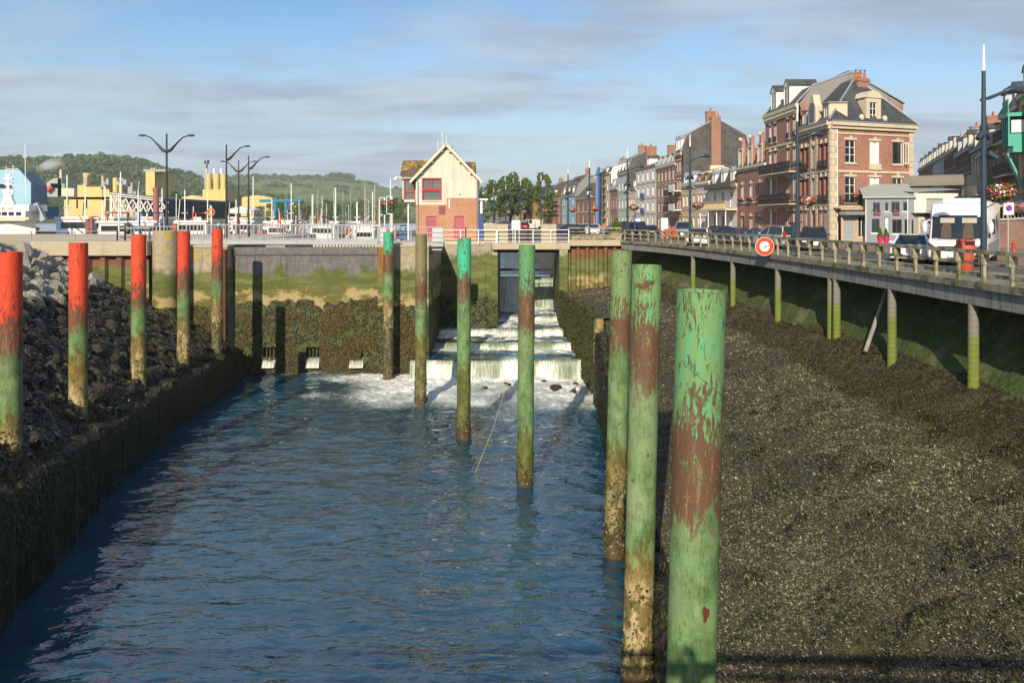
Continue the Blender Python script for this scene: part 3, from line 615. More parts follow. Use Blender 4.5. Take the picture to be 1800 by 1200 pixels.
# ---------------------------------------------------------------- mooring piles (steel tubes)
TEAL, GRN, RED = (0.05, 0.40, 0.22), (0.055, 0.30, 0.13), (0.58, 0.085, 0.032)
def wobbly_tube(r, z0, z1, n=28, nz=26, seed=0, thick=0.02):
    mb = MB(); g = random.Random(seed); prof = []
    for i in range(nz): prof.append((r * (1 + g.uniform(-0.004, 0.004)), z0 + (z1 - z0) * i / (nz - 1)))
    mb.lathe(prof, (0, 0, 0), n, cap=False)
    mb.lathe([(r, z1), (r * 1.012, z1 + 0.004), (r - thick, z1 + 0.006), (r - thick, z1 - 0.35), (0.01, z1 - 0.36)], (0, 0, 0), n, cap=False)
    return mb
def pile(name, px_top, py_top, d, lean, z0, mat, label, group, r=0.4, seed=0):
    x = PX(px_top, d); zt = PZ(py_top, d)
    o = wobbly_tube(r, z0, zt, seed=seed).build(name, mat, None, None, True)
    o.location = (x - lean * zt, d, 0); o.rotation_euler = (0, math.atan(lean), 0); tag(o, label, 'pile', group); return o
GG, RG = 'green mooring piles', 'red mooring piles'
def gp(nm, *a, **k): return pile_mat(nm, *a, **k)
piles = [
 pile('steel_pile', 1233, 511, 13.3, 0.027, -1.5, gp('paint_green_a', (0.045, 0.37, 0.19), 8.8, 7.85, 2.0, 1.5, 0.4, (0.135, 0.27, 0.105), 0.62, 0.3, None, 0.6), 'nearest and thickest green pile, flaking paint over rust, tallest in view', GG, 0.405, 1),
 pile('steel_pile', 1137, 466, 22.0, 0.024, -1.5, gp('paint_green_b', (0.06, 0.36, 0.20), 9.2, 8.2, 3.6, 3.0, 0.6, (0.15, 0.28, 0.10), 0.6, 2.7, (10.6, 1.0), 0.9), 'green pile second nearest, with a large bare brown rust patch near its top', GG, 0.405, 2),
 pile('steel_pile', 1093, 441, 30.2, 0.025, -1.5, gp('paint_green_c', (0.08, 0.31, 0.15), 8.8, 7.7, 4.0, 3.2, 1.2, (0.16, 0.23, 0.09), 0.5, 5.1, None, 0.4, 0.35), 'green pile third nearest, overlapped by a patched rusty pile, barnacles at its foot', GG, 0.39, 3),
 pile('steel_pile', 926.5, 431, 38.1, 0.009, -1.5, gp('paint_green_d', TEAL, 8.7, 7.4, 2.6, 0.9, 0.4, (0.10, 0.24, 0.09), 0.6, 7.7, None, 0.45, 1.0), 'green pile standing right of the white fall, teal top over a long rust band', GG, 0.395, 4),
 pile('steel_pile', 816, 419, 46.2, 0.003, -1.5, gp('paint_green_e', (0.03, 0.48, 0.28), 8.7, 8.0, 4.2, 1.2, 0.5, TEAL, 0.7, 9.9, None, 0.15, 1.0), 'green pile with the brightest turquoise top, in front of the lock house brick base', GG, 0.40, 5),
 pile('steel_pile', 740.5, 412, 54.6, 0.004, -1.5, gp('paint_green_f', (0.06, 0.30, 0.14), 8.0, 6.9, 4.6, 3.8, 0.6, (0.20, 0.16, 0.07), 0.5, 12.3, None, 0.4, 0.7), 'green pile standing in the foam at the left end of the weir', GG, 0.40, 6),
 pile('steel_pile', 683, 408, 63.0, 0.003, -1.5, gp('paint_green_g', (0.03, 0.46, 0.26), 9.3, 8.3, 6.3, 5.7, 4.4, TEAL, 0.8, 15.1, None, 0.5), 'farthest green pile, in front of the pier right of the grey gate', GG, 0.405, 7),
 pile('steel_pile', 17, 443, 28.2, 0.002, -1.5, gp('paint_red_a', RED, 8.6, 7.9, 5.7, 5.2, 3.8, (0.62, 0.05, 0.018), 0.45, 1.4, None, 0.3), 'red pile at the left edge of the picture, nearest of the red ones', RG, 0.405, 8),
 pile('steel_pile', 138, 427, 37.0, 0.002, -1.5, gp('paint_red_b', RED, 8.1, 7.7, 6.4, 5.2, 1.9, (0.66, 0.06, 0.02), 0.4, 3.8, None, 0.35), 'red pile in front of the grey boulders, second from the left', RG, 0.405, 9),
 pile('steel_pile', 244, 413, 46.0, 0.003, -1.5, gp('paint_red_c', RED, 8.3, 7.6, 6.0, 5.2, 2.2, (0.66, 0.06, 0.02), 0.5, 6.2, None, 0.45), 'red pile just left of the round concrete pier', RG, 0.405, 10),
 pile('steel_pile', 323, 406, 53.0, 0.003, -1.5, gp('paint_red_d', RED, 8.6, 7.8, 6.0, 5.4, 2.6, (0.62, 0.055, 0.02), 0.55, 8.6, None, 0.45), 'red pile just right of the round concrete pier', RG, 0.40, 11),
 pile('steel_pile', 382, 402, 60.0, 0.002, -1.5, gp('paint_red_e', RED, 8.9, 8.1, 6.6, 6.1, 4.6, (0.62, 0.055, 0.02), 0.6, 11.4, None, 0.45), 'farthest red pile, beside the dark slot of the sluice gate', RG, 0.40, 12)]
# barnacles and mussels round the feet of the piles
for k, (z0_, z1_, n_) in enumerate(((1.2, 2.6, 500), (0.2, 3.2, 900), (0.2, 3.6, 1100), (0.2, 1.6, 500), (0.2, 1.5, 450), (0.2, 2.6, 700), (0.2, 4.6, 1500), (3.6, 5.4, 700), (2.8, 4.2, 500), (2.0, 4.6, 800), (2.0, 5.0, 900), (1.6, 5.2, 1000))):
    g = np.random.default_rng(900 + k); a = g.uniform(0, 6.283, n_); z = z0_ + (z1_ - z0_) * g.uniform(0, 1, n_) ** 1.7; kp = fbm(a * 2.2, z * 1.6, 3, k) > 0.46; a, z = a[kp], z[kp]
    c = np.array([[0.050, 0.042, 0.018]]) * g.uniform(0.3, 2.2, (len(a), 1)); c[g.uniform(0, 1, len(a)) < 0.14] = (0.26, 0.22, 0.13); c[g.uniform(0, 1, len(a)) < 0.18] = (0.07, 0.095, 0.02)
    Nn = np.stack([np.cos(a), np.sin(a), 0 * a + 0.1], 1); flakes('mussel_crust', np.stack([0.415 * np.cos(a), 0.415 * np.sin(a), z], 1), Nn, 0.11, piles[k], M['crust'], 1.8, 1.2, c, np.tile([[0, 0, -0.7]], (len(a), 1)), 930 + k)
# weld seams and a chafed scar on the nearest pile
mb = MB(); pts = []
for i in range(40):
    a = -2.6 + i * 0.085; pts.append((0.408 * math.cos(a), 0.408 * math.sin(a), 10.45 - i * 0.025))
M_w = plain((0.10, 0.13, 0.06), 0.8); mb.tube(pts, 0.006, 5); mb.build('weld_seam', M_w, piles[0], smooth=True); MB().tube([(x, y, z - 1.62) for x, y, z in pts], 0.007, 5).build('weld_seam', M_w, piles[0], smooth=True)
mb = MB()
for i in range(14):
    a = 2 * math.pi * i / 14; rr = 1 + 0.25 * math.sin(3 * a + 1)
    an = -1.27 + 0.155 * rr * math.cos(a); mb.v.append((0.409 * math.cos(an), 0.409 * math.sin(an), 6.38 + 0.125 * rr * math.sin(a)))
mb.f.append(tuple(range(14))); mb.build('rust_scar', plain((0.10, 0.028, 0.012), 0.9, 0.4, 12), piles[0], recalc=False)

# ---------------------------------------------------------------- facade with real openings
def wall_holes(mb, w, h, holes, depth=0.18, x0=0.0, z0=0.0):
    xs = sorted({x0, x0 + w} | {v for a in holes for v in (a[0], a[2])}); zs = sorted({z0, z0 + h} | {v for a in holes for v in (a[1], a[3])})
    for i in range(len(xs) - 1):
        for j in range(len(zs) - 1):
            cx = (xs[i] + xs[i + 1]) / 2; cz = (zs[j] + zs[j + 1]) / 2
            if any(a[0] < cx < a[2] and a[1] < cz < a[3] for a in holes): continue
            mb.quad((xs[i], 0, zs[j]), (xs[i + 1], 0, zs[j]), (xs[i + 1], 0, zs[j + 1]), (xs[i], 0, zs[j + 1]))
    for a, b, c, d in [q[:4] for q in holes]:
        mb.quad((a, 0, b), (a, 0, d), (a, depth, d), (a, depth, b)); mb.quad((c, 0, b), (c, depth, b), (c, depth, d), (c, 0, d))
        mb.quad((a, 0, d), (c, 0, d), (c, depth, d), (a, depth, d)); mb.quad((a, 0, b), (a, depth, b), (c, depth, b), (c, 0, b))
    return mb
def mussels(parent, name, x0, x1, y, zf, n, size, seed, off=(0, 0, 0)):
    "crust of mussels on a wall facing the camera; zf(x) = upper limit"
    g = np.random.default_rng(seed); x = g.uniform(x0, x1, n); z = g.uniform(-0.2, 1, n) * zf(x); k = z > 0.05
    Pm = np.stack([x, np.full(n, y - 0.03), z], 1)[k] - np.array(off); c = np.array([[0.048, 0.038, 0.014]]) * g.uniform(0.2, 2.4, (len(Pm), 1)); c[g.uniform(0, 1, len(Pm)) < 0.06] = (0.15, 0.12, 0.07)
    cl = fbm(Pm[:, 0] * 0.8, Pm[:, 2] * 0.8, 4, seed) + 0.10 * (g.uniform(0, 1, len(Pm)) - 0.5) > 0.535 - 0.13 * sstep(0.55, 0.9, Pm[:, 2] / (zf(x[k]) + 0.01))
    flakes(name, Pm[cl], np.tile([[0, -1.0, 0.1]], (cl.sum(), 1)), size, parent, M['crust'], 2.0, 1.8, c[cl], np.tile([[0, 0, -0.8]], (cl.sum(), 1)), seed)

# ---------------------------------------------------------------- sluice gate
gx0, gx1 = PX(412, GATED), PX(664, GATED)
gate = empty('sluice_gate', (gx0, GATED, 0), 0, 'wide grey sluice gate stained green with mussels below and three outlets', 'sluice gate')
W = gx1 - gx0; hol = [(PX(a, GATED) - gx0, 1.05, PX(b, GATED) - gx0, 2.12) for a, b in ((462, 486), (538, 562), (615, 639))]
mb = wall_holes(MB(), W, 10.7, hol, 0.6, 0, -0.8); mb.quad((0, 0, 9.9), (W, 0, 9.9), (W, 0.9, 9.9), (0, 0.9, 9.9)); mb.build('skin_plate', M['gate'], gate)
MB().box(0, W, -0.14, 0.9, 9.72, 10.32).build('top_beam', M['gate'], gate)
MB().box(2.6, 4.2, -0.05, 0.5, 10.324, 10.5).build('top_bracket', M['conc_dark'], gate); MB().box(9.6, 10.4, -0.2, 0.2, 10.325, 10.42).build('top_bracket', M['conc_dark'], gate)
for a in hol:
    MB().box(a[0], a[2], 0.5, 0.62, a[1], a[3]).build('outlet_back', M['black'], gate)
    mb = MB()
    for k in range(3): mb.box(a[0] + 0.2 + k * 0.3, a[0] + 0.29 + k * 0.3, 0.2, 0.3, a[1], a[3])
    mb.build('outlet_grille', M['gate'], gate)
    xs = np.linspace(a[0], a[2], 14); ks = np.linspace(0, 1, 8); X, K = np.meshgrid(xs, ks, indexing='ij'); Yf = 0.4 - 0.75 * K + (fbm(X * 5, K * 2, 3, 4) - 0.5) * 0.1; Zf = 1.25 - 0.08 * K - 1.3 * np.clip(K - 0.35, 0, 1) ** 1.4
    npmesh('outflow', np.stack([X, Yf, Zf], -1).reshape(-1, 3), gridQ(14, 8), M['fall'], gate, attrs={'foam': ('FLOAT', K * 0.35 - 0.1)})
zf = lambda x: np.interp(x, [gx0, gx0 + 2.5, gx0 + 3.4, gx0 + 4.6, gx0 + 6, gx0 + 8.5, gx1], [4.8, 5.0, 4.3, 5.6, 4.3, 5.6, 6.4]) + (fbm(x * 2, x * 0, 3, 2) - 0.5) * 0.8
mussels(gate, 'mussel_crust', gx0, gx1, GATED, zf, 34000, 0.14, 12, (gx0, GATED, 0))
# ---------------------------------------------------------------- concrete walls round the gate
def block(name, x0, x1, y0, y1, z0, z1, mat, label, cat, caps=None):
    o = empty(name, (x0, y0, 0), 0, label, cat); MB().box(0, x1 - x0, 0, y1 - y0, z0, z1).build('wall', mat, o)
    if caps: MB().box(-0.06, x1 - x0 + 0.06, -0.08, y1 - y0 + 0.02, z1 + 0.003, z1 + caps).build('coping', M['conc'], o)
    return o
ab = block('gate_abutment', PX(312, 64.5), PX(399, 64.5), 64.5, 80, -1, 10.35, M['conc_tidal'], 'lit concrete abutment between round pier and gate slot', 'wall', 0.2)
mussels(ab, 'mussel_crust', PX(312, 64.5), PX(399, 64.5), 64.5, lambda x: 4.6 + 0 * x + (fbm(x * 2, x * 0, 3, 2) - 0.5) * 2, 11000, 0.15, 13, tuple(ab.location))
mb = MB(); mb.box(PX(399, 64.5) - ab.location.x - 0.32, PX(399, 64.5) - ab.location.x - 0.02, -0.3, -0.005, -1, 10.2); mb.build('fender_timber', plain((0.10, 0.035, 0.022), 0.8, 0.3), ab)
pr = block('gate_pier', PX(664, 64.5) + 0.02, -6.75, 64.5, WALLD + 0.2, -1, 10.4, M['conc_tidal'], 'concrete pier between the grey gate and the weir, streaked orange and green', 'pier', 0.18)
mussels(pr, 'mussel_crust', PX(664, 64.5), -6.8, 64.5, lambda x: 5.6 + 0 * x + (fbm(x * 2, x * 0, 3, 2) - 0.5) * 2, 12000, 0.15, 14, tuple(pr.location))
mb = MB(); mb.box(-0.0, 0.9, -0.12, -0.005, -1, 10.3); mb.build('rubbing_strip', tidal('rust_strip', (0.24, 0.12, 0.03), 8.2, 6.5, 5.6, 0.6, (0.12, 0.05, 0.02)), pr)
wl_ = block('weir_flank_wall', -6.748, -1.95, WALLD, WALLD + 12, -1, 10.2, M['wall_green'], 'mossy concrete wall at the back of the weir, below the lock house', 'wall')
mb = MB(); mb.box(1.0, 2.8, -0.16, -0.002, 6.6, 8.1); mb.build('relief_panel', M['wall_green'], wl_)
mb = MB(); mb.box(3.0, 4.2, -0.12, -0.002, 3.0, 8.4); mb.build('pilaster', M['wall_green'], wl_)
mb = MB(); mb.bar((2.35, -0.3, 11.9), (2.35, -0.3, 7.8), 0.12); mb.box(2.2, 2.5, -0.4, -0.002, 8.0, 8.2); mb.build('gauge_post', M['iron'], wl_)
cp = block('culvert_pier', -1.945, -1.35, WALLD - 1.0, WALLD + 12, -1, 9.2, M['wall_green'], 'narrow mossy pier at the left side of the culvert opening', 'pier')
cr = block('culvert_cheek', 4.5, 5.3, WALLD - 0.3, 90, -1, 10.3, M['wall_green'], 'green concrete cheek wall at the right side of the culvert opening', 'wall')
# road bridge over the weir
rb = empty('road_bridge', (-1.4, WALLD, 0), 0, 'concrete road bridge slab above the culvert waterfall', 'bridge')
MB().box(-0.5, 6.9, -0.35, 1.4, 9.75, 10.36).build('deck_slab', M['conc'], rb); MB().box(-0.5, 6.9, 0.9, 1.3, 9.4, 9.745).build('cross_girder', M['black'], rb)
MB().box(0.05, 5.85, 11.2, 11.34, 6.95, 7.2).build('debris_boom', M['black'], rb)
# round concrete pier
rp = empty('round_pier', (PX(291, 62.5), 62.5, 0), 0, 'short fat round concrete pier with yellow lichen on its rim between two red piles', 'pier')
mb = MB(); mb.lathe([(1.0, -1), (0.98, 5), (0.95, 7.6), (0.94, 11.62), (0.90, 11.74), (0.02, 11.78)], (0, 0, 0), 36, cap=False); mb.build('drum', M['conc_tidal'], rp, smooth=True)
MB().lathe([(0.952, 10.45), (0.957, 10.45), (0.957, 10.5), (0.952, 10.5)], (0, 0, 0), 36, cap=False).build('steel_band', M['galv'], rp, smooth=True)
# ---------------------------------------------------------------- sheet piling
def sheet_wall(name, x0, x1, y, z0, z1, pitch, label, capz, depth=0.32, cap_over=0.35):
    o = empty(name, (x0, y, 0), 0, label, 'sheet piling'); n = max(1, round((x1 - x0) / pitch)); p = (x1 - x0) / n
    mb = MB(); prof = [(0, 0), (0.30 * p, 0), (0.42 * p, depth), (0.88 * p, depth), (p, 0)]
    for a, b in zip(prof[:-1], prof[1:]): mb.quad((a[0], a[1], z0), (b[0], b[1], z0), (b[0], b[1], z1), (a[0], a[1], z1))
    me = mb.build('sheet_pile', M['sheet'], o, recalc=False).data; C.objects.unlink(o.children[0]); bpy.data.objects.remove(o.children[0])
    for i in range(n): inst('sheet_pile', me, o, (i * p, 0, 0))
    MB().box(0, x1 - x0, depth + 0.4, depth + 1.2, z0, z1).build('backing', M['sheet'], o)
    MB().box(-0.03, x1 - x0, -cap_over, 1.6, z1 + 0.003, capz).build('capping_beam', M['conc'], o)
    return o
sheet_wall('sheet_piling', PX(60, 64.2), PX(262, 64.2), 64.2, 4.0, PZ(449, 64.2), 1.28, 'rusty corrugated sheet piling under a concrete beam beside the boulders', PZ(424, 64.2))
MB().box(PX(262, 64.2) + 0.02, PX(312, 64.2), 64.6, 66, -1, 10.6).build('infill_wall', M['conc_tidal']); tag(bpy.data.objects['infill_wall'], 'plain concrete wall behind the round pier', 'wall')
sheet_wall('sheet_piling', 5.32, 10.6, WALLD + 0.2, 3.0, PZ(432, WALLD), 0.86, 'rusty corrugated sheet piling at the head of the mud bank', PZ(422, WALLD))
# lock chamber wall seen above the gate
lw = empty('lock_chamber_wall', (-24.5, 98, 0), 0, 'row of pale vertical piling seen above the grey gate', 'wall')
for i in range(36): MB().box(i * 0.4, i * 0.4 + 0.3, 0, 0.2, 6, 9.6).build('pile_plank', M['sand'], lw) if i == 0 else inst('pile_plank', lw.children[0].data, lw, (i * 0.4, 0, 0))
MB().box(-0.2, 14.4, 0.2, 1.2, 6, 9.62).build('backing', M['black'], lw)
# ---------------------------------------------------------------- training wall right of the weir
tw = empty('training_wall', (XW(60), 60, 0), 0, 'mussel-covered wall along the right side of the weir', 'wall')
ds = np.linspace(54.8, WALLD, 60); zs = np.linspace(0, 1, 16); Dg, Kg = np.meshgrid(ds, zs, indexing='ij'); top = np.interp(Dg, [54, 60, 76], [6.0, 5.8, 5.3]) + (fbm(Dg * 1.3, Dg * 0, 3, 6) - 0.5) * 0.6
Xg = XW(Dg) + (fbm(Dg * 1.6, Kg * 6, 4, 8) - 0.5) * 0.45 + 0.12 * np.sign(np.sin(Dg * 3.0)) * (Kg < 0.97); Zg = -1 + Kg * (top + 1)
Vt = np.stack([Xg, Dg, Zg], -1); Vtop = np.stack([Xg[:, -1] + 0.9, ds, top[:, -1] + 0.05], -1)[:, None]; Vt = np.concatenate([Vt, Vtop], 1)
npmesh('face', Vt.reshape(-1, 3) - np.array(tw.location), gridQ(60, 17), M['mussel'], tw)
g = np.random.default_rng(17); n = 26000; dq = g.uniform(54.8, WALLD, n); zq = g.uniform(0.1, 5.9, n); Pq = np.stack([XW(dq) - 0.1 + g.uniform(-0.12, 0.15, n), dq, zq], 1) - np.array(tw.location)
cq = np.array([[0.036, 0.032, 0.018]]) * g.uniform(0.3, 2.3, (n, 1)); cq[g.uniform(0, 1, n) < 0.30] = (0.055, 0.085, 0.014)
flakes('mussel_crust', Pq, np.tile([[-1.0, -0.3, 0.15]], (n, 1)), 0.19, tw, M['crust'], 1.8, 1.0, cq, np.tile([[0, 0, -0.9]], (n, 1)), 18)
MB().box(XW(54.8) - XW(60) + 0.02, 1.6, -5.25, -5.15, -1, 5.7).build('end_face', M['mussel'], tw)
mb = MB(); mb.lathe([(0.42, -1), (0.40, 2), (0.36, 5.6), (0.30, 5.9), (0.02, 5.95)], (0, 0, 0), 14, cap=False); o = mb.build('timber_post', tidal('worn_timber', (0.10, 0.085, 0.03), 9, 8, 2.9, 1.0, None, True), smooth=True); o.location = (PX(1053, 54.2), 54.2, 0)
tag(o, 'stout worn timber post at the near end of the weir wall', 'post')
# rocks below the weir
g = random.Random(77)
for k, (px, py, w_, lb) in enumerate(((977, 683, 0.95, 'largest dark boulder in the water below the weir'), (957, 672, 0.45, 'small dark boulder closest to the weir fall'), (1012, 677, 0.5, 'dark boulder right of the largest one below the weir'), (1008, 690, 0.75, 'flat dark boulder nearest the viewer below the weir'), (893, 676, 0.7, 'low wet boulder beside the green pile below the weir'), (852, 683, 0.5, 'low wet boulder in foam left of the green pile'))):
    d = CAMZ * F / (py - HY); o = inst('boulder', rock_mesh(90 + k, 3), None, (PX(px, d), d, 0.05), (0.2, 0.3, g.uniform(0, 6)), (w_ * 0.55, w_ * 0.5, w_ * 0.42 if k < 4 else 0.13)); tag(o, lb, 'boulder', 'boulders below the weir')
# ---------------------------------------------------------------- land blocks
def land(name, poly, z0, z1, mat): o = MB().prism(poly, z0, z1).build(name, mat); o['kind'] = 'structure'; return o
land('lock_island', [(-10.85, 76.3), (-1.4, 76.3), (-1.4, 97), (-10.85, 97)], 2, 10.5, M['sand'])
land('left_quay', [(-130, 65.9), (-27.1, 65.9), (-27.1, 110), (-130, 110)], 2, 10.5, M['sand'])
for k, yy in enumerate((70.5, 74.0)): o = MB().box(-70, -31 + k * 2, yy, yy + 0.5, 10.504, 10.508).build('quay_marking', plain((0.52, 0.30, 0.05), 0.8)); tag(o, ('nearer' if k == 0 else 'farther') + ' yellow line painted on the left quay', 'road marking')
# road side
edge = [(float(XQ(d)) + 4.6, d) for d in np.arange(-30, 76, 3)]
town = [(4.55, 84.2), (4.55, 77.4), (float(XQ(76)) + 1.5, 77.4)] + list(reversed(edge)) + [(900, -30), (900, 1500), (-40, 1500), (-14, 420), (-8, 340), (0, 240), (3, 160), (4.2, 110)]
land('ground', town, 6, ROADZ, M['ground'])
road = [(float(XQ(d)) + 3.4, d) for d in np.arange(0, 76, 3)] + [(9.0, 78), (7.2, 95), (6.5, 130), (5, 180), (1, 260), (-5, 340)]
roadr = [(8, 340), (14, 260), (18.5, 190), (21, 140), (23, 100), (23.8, 76), (24, 40), (24, 0)]
sheet('road', road + roadr, ROADZ + 0.004, M['road'])
sheet('house_pavement', [(24.2, 0), (24.2, 40), (24.0, 76), (23.2, 100), (21.2, 140), (18.7, 190), (14.2, 260), (8.2, 340), (10, 341), (17.5, 262), (23.5, 190), (26.6, 140), (28.6, 107), (29.4, 76), (34, 60), (60, 58), (60, 0)], ROADZ + 0.06, M['pave'])
for k in range(3):
    d0 = 30 + k * 15.5; x = float(np.interp(d0, [30, 76, 107], [20.3, 17.5, 15])); o = MB().box(x, x + 0.12, d0, d0 + 2.4, ROADZ + 0.008, ROADZ + 0.012).build('lane_mark', M['white'])
    tag(o, ('nearest', 'middle', 'farthest')[k] + ' short white lane dash painted on the quayside road', 'road marking', 'lane dashes')
# far country
MB().poly([(-6000, 330, 10.2), (6000, 330, 10.2), (6000, 9000, 10.2), (-6000, 9000, 10.2)]).build('far_ground', asph((0.10, 0.12, 0.04), 'meadow'))['kind'] = 'structure'
# ---------------------------------------------------------------- quay deck on columns, with its fence
deck = empty('quay_deck', (16, 40, 0), 0, 'concrete quay walkway on columns curving along the mud bank', 'quay')
off = np.array([16, 40, 0])
def strip(name, f0, f1, d0, d1, step, mat, parent, z0, z1, o_=off):
    ds = np.arange(d0, d1 + 0.01, step); A = np.array([(f0(d), d) for d in ds]); B = np.array([(f1(d), d) for d in ds]); mb = MB()
    mb.prism([tuple(p - o_[:2]) for p in A] + [tuple(p - o_[:2]) for p in B[::-1]], z0, z1); return mb
M['deckconc'] = (lambda s: s.fin(s.mix(s.step(s.noise(s.pos(), 1.4, 6, 0.7), 0.44, 0.62), (0.25, 0.23, 0.18), (0.085, 0.095, 0.035)), 0.9, s.bump(s.noise(s.pos(), 14, 5), 0.5, 0.03), 0, 0.2))(NT('mossy_deck_edge'))
M['beam'] = (lambda s: s.fin(s.mix(s.step(s.noise(s.map(s.pos(), (4, 4, 0.3)), 1.5, 5, 0.7), 0.4, 0.7), (0.27, 0.26, 0.24), (0.12, 0.12, 0.11)), 0.9, s.bump(s.noise(s.pos(), 12, 4), 0.3, 0.02), 0, 0.2))(NT('streaked_beam'))
strip('slab', lambda d: float(XQ(d)) - 0.25, lambda d: float(XQ(d)) + 4.4, 0, 76.4, 1.2, None, None, 10.36, 10.50).build('slab', M['deckconc'], deck)
strip('beam', lambda d: float(XQ(d)) - 0.12, lambda d: float(XQ(d)) + 0.22, 0, 76.4, 1.2, None, None, 9.78, 10.355).build('edge_beam', M['beam'], deck)
strip('kerb', lambda d: float(XQ(d)) - 0.22, lambda d: float(XQ(d)) + 0.0, 0, 76.4, 1.2, None, None, 10.504, 10.60).build('kerb', M['deckconc'], deck)
M['column'] = (lambda s: s.fin(s.mix(s.step(s.math('ADD', s.xyz(s.pos())[2], s.math('MULTIPLY', s.noise(s.pos(), 2.2, 4), 1.2)), 9.5, 8.9), (0.19, 0.18, 0.15), s.mix(s.noise(s.pos(), 4, 4), (0.09, 0.13, 0.02), (0.20, 0.23, 0.055))), 0.85, s.bump(s.math('ADD', s.noise(s.pos(), 9, 4), s.math('SINE', s.math('MULTIPLY', s.xyz(s.pos())[2], 30.0))), 0.25, 0.02), 0, 0.2))(NT('mossy_column'))
colme = MB().lathe([(0.20, 5.9), (0.19, 7), (0.17, 9.775)], (0, 0, 0), 16).build('column', M['column'], None, smooth=True); cm = colme.data; bpy.data.objects.remove(colme)
for px in (1710, 1567, 1470, 1460, 1367, 1288, 1225, 1172, 1133, 1990):
    d = 16 * F / (px - 900)
    for _ in range(6): d = float(XQ(d)) * F / (px - 900)
    inst('column', cm, deck, (float(XQ(d)) + 0.02 - 16, d - 40, 0))
mb = MB()
for d in np.arange(2, 75, 2.2): mb.bar((float(XQ(d)) + 0.22 - 16, d - 40, 10.2), (float(XQ(d)) + 4.3 - 16, d - 40, 10.2), 0.22, 0.30)
mb.build('cross_beams', M['beam'], deck)
mb = MB(); mb.tube([(float(XQ(36.5)) + 1.4 - 16, 36.5 - 40, 9.9), (float(XQ(36)) - 0.4 - 16, 36 - 40 - 1.0, 6.9)], 0.09, 8); mb.build('drain_pipe', M['conc_dark'], deck, smooth=True)
fence = empty('quay_fence', (16, 40, 10.5), 0, 'mossy concrete post and rail fence along the quay edge', 'fence')
M['fence'] = (lambda s: s.fin(s.mix(s.step(s.noise(s.pos(), 2.2, 6, 0.7), 0.42, 0.62), (0.34, 0.30, 0.22), (0.13, 0.125, 0.06)), 0.9, s.bump(s.noise(s.pos(), 18, 5), 0.5, 0.02), 0, 0.2))(NT('mossy_fence_concrete'))
pm = MB().cbox((0, 0, 0.50), (0.13, 0.10, 1.0)).box(-0.09, 0.09, -0.14, 0.14, 0.60, 0.95).build('post', M['fence']); pme = pm.data; bpy.data.objects.remove(pm)
rm_ = MB().box(0, 1, -0.075, 0.075, 0, 0.13).build('rail', M['fence']); rtop = rm_.data; bpy.data.objects.remove(rm_)
rm_ = MB().box(0, 1, -0.04, 0.04, 0, 0.11).build('rail', M['fence']); rlow = rm_.data; bpy.data.objects.remove(rm_)
d = 3.0; pts = []
while d < 76: pts.append((float(XQ(d)) - 0.05, d)); d += 1.5
for i, (x, y) in enumerate(pts):
    a = math.atan2(pts[min(i + 1, len(pts) - 1)][1] - y, pts[min(i + 1, len(pts) - 1)][0] - x) if i + 1 < len(pts) else a
    inst('post', pme, fence, (x - 16, y - 40, 0.1), (0, 0, a))
    if i + 1 < len(pts):
        L = math.hypot(pts[i + 1][0] - x, pts[i + 1][1] - y)
        inst('rail', rtop, fence, (x - 16, y - 40, 1.053), (0, 0, a), (L, 1, 1))
        for zz_ in (0.66, 0.28): inst('rail', rlow, fence, (x - 16 - 0.095 * math.sin(a) * -1, y - 40, zz_), (0, 0, a), (L, 1, 1))
# ---------------------------------------------------------------- steel footbridges and railings
M['railgrey'] = plain((0.30, 0.315, 0.325), 0.5, 0.16, 2.5, 0.2)
def railing(root, x0, x1, y, z, h, step, post, rail=0.05, mat=None, bal=0.017, rails=()):
    mat = mat or M['railgrey']; mb = MB(); n = int((x1 - x0) / step)
    for i in range(n + 1): mb.cbox((x0 + i * (x1 - x0) / n, y, z + h / 2 + 0.04), (bal * 2, bal * 1.4, h - 0.12))
    if step < 1: b = mb.build('balusters', mat, root); b['kind'] = 'stuff'
    MB().cbox(((x0 + x1) / 2, y, z + h), (x1 - x0, rail * 1.5, rail * 1.3)).build('handrail', mat, root)
    MB().cbox(((x0 + x1) / 2, y, z + 0.14), (x1 - x0, rail, rail)).build('bottom_rail', mat, root)
    for r_ in rails: MB().cbox(((x0 + x1) / 2, y, z + r_), (x1 - x0, rail * 0.8, rail * 0.8)).build('mid_rail', mat, root)
    pm = None
    k = int((x1 - x0) / post)
    for i in range(k + 1):
        x = x0 + (x1 - x0) * i / k
        if pm is None: pm = MB().box(-0.04, 0.04, -0.04, 0.04, 0, h).build('post', mat, root, ); pm.location = (x, y, z); pm = pm.data
        else: inst('post', pm, root, (x, y, z))
fx0, fx1 = PX(314, 66.4), PX(664, 66.4)
fb = empty('footbridge', (fx0, 66.4, 0), 0, 'long grey steel footbridge with dense balusters over the sluice gate', 'footbridge')
L = fx1 - fx0; zt = PZ(423, 66.4)
MB().box(0, L, 0, 1.7, zt - 0.06, zt).build('deck', M['galv'], fb); mb = MB(); mb.box(0, L, -0.06, 0.0, zt - 0.30, zt + 0.04); mb.box(0, L, -0.12, -0.062, zt - 0.30, zt - 0.25); mb.build('girder', M['galv'], fb); MB().box(0, L, 1.7, 1.78, zt - 0.30, zt + 0.04).build('girder', M['galv'], fb)
railing(fb, 0, L, 0.02, zt, 1.32, 0.30, 1.95); railing(fb, 0, L, 1.66, zt, 1.32, 0.30, 1.95)
mb = MB()
for i in range(9): mb.box(i * 1.95 + 0.02, i * 1.95 + 0.1, -0.1, -0.063, zt - 0.26, zt + 0.02)
mb.build('web_stiffeners', M['galv'], fb)
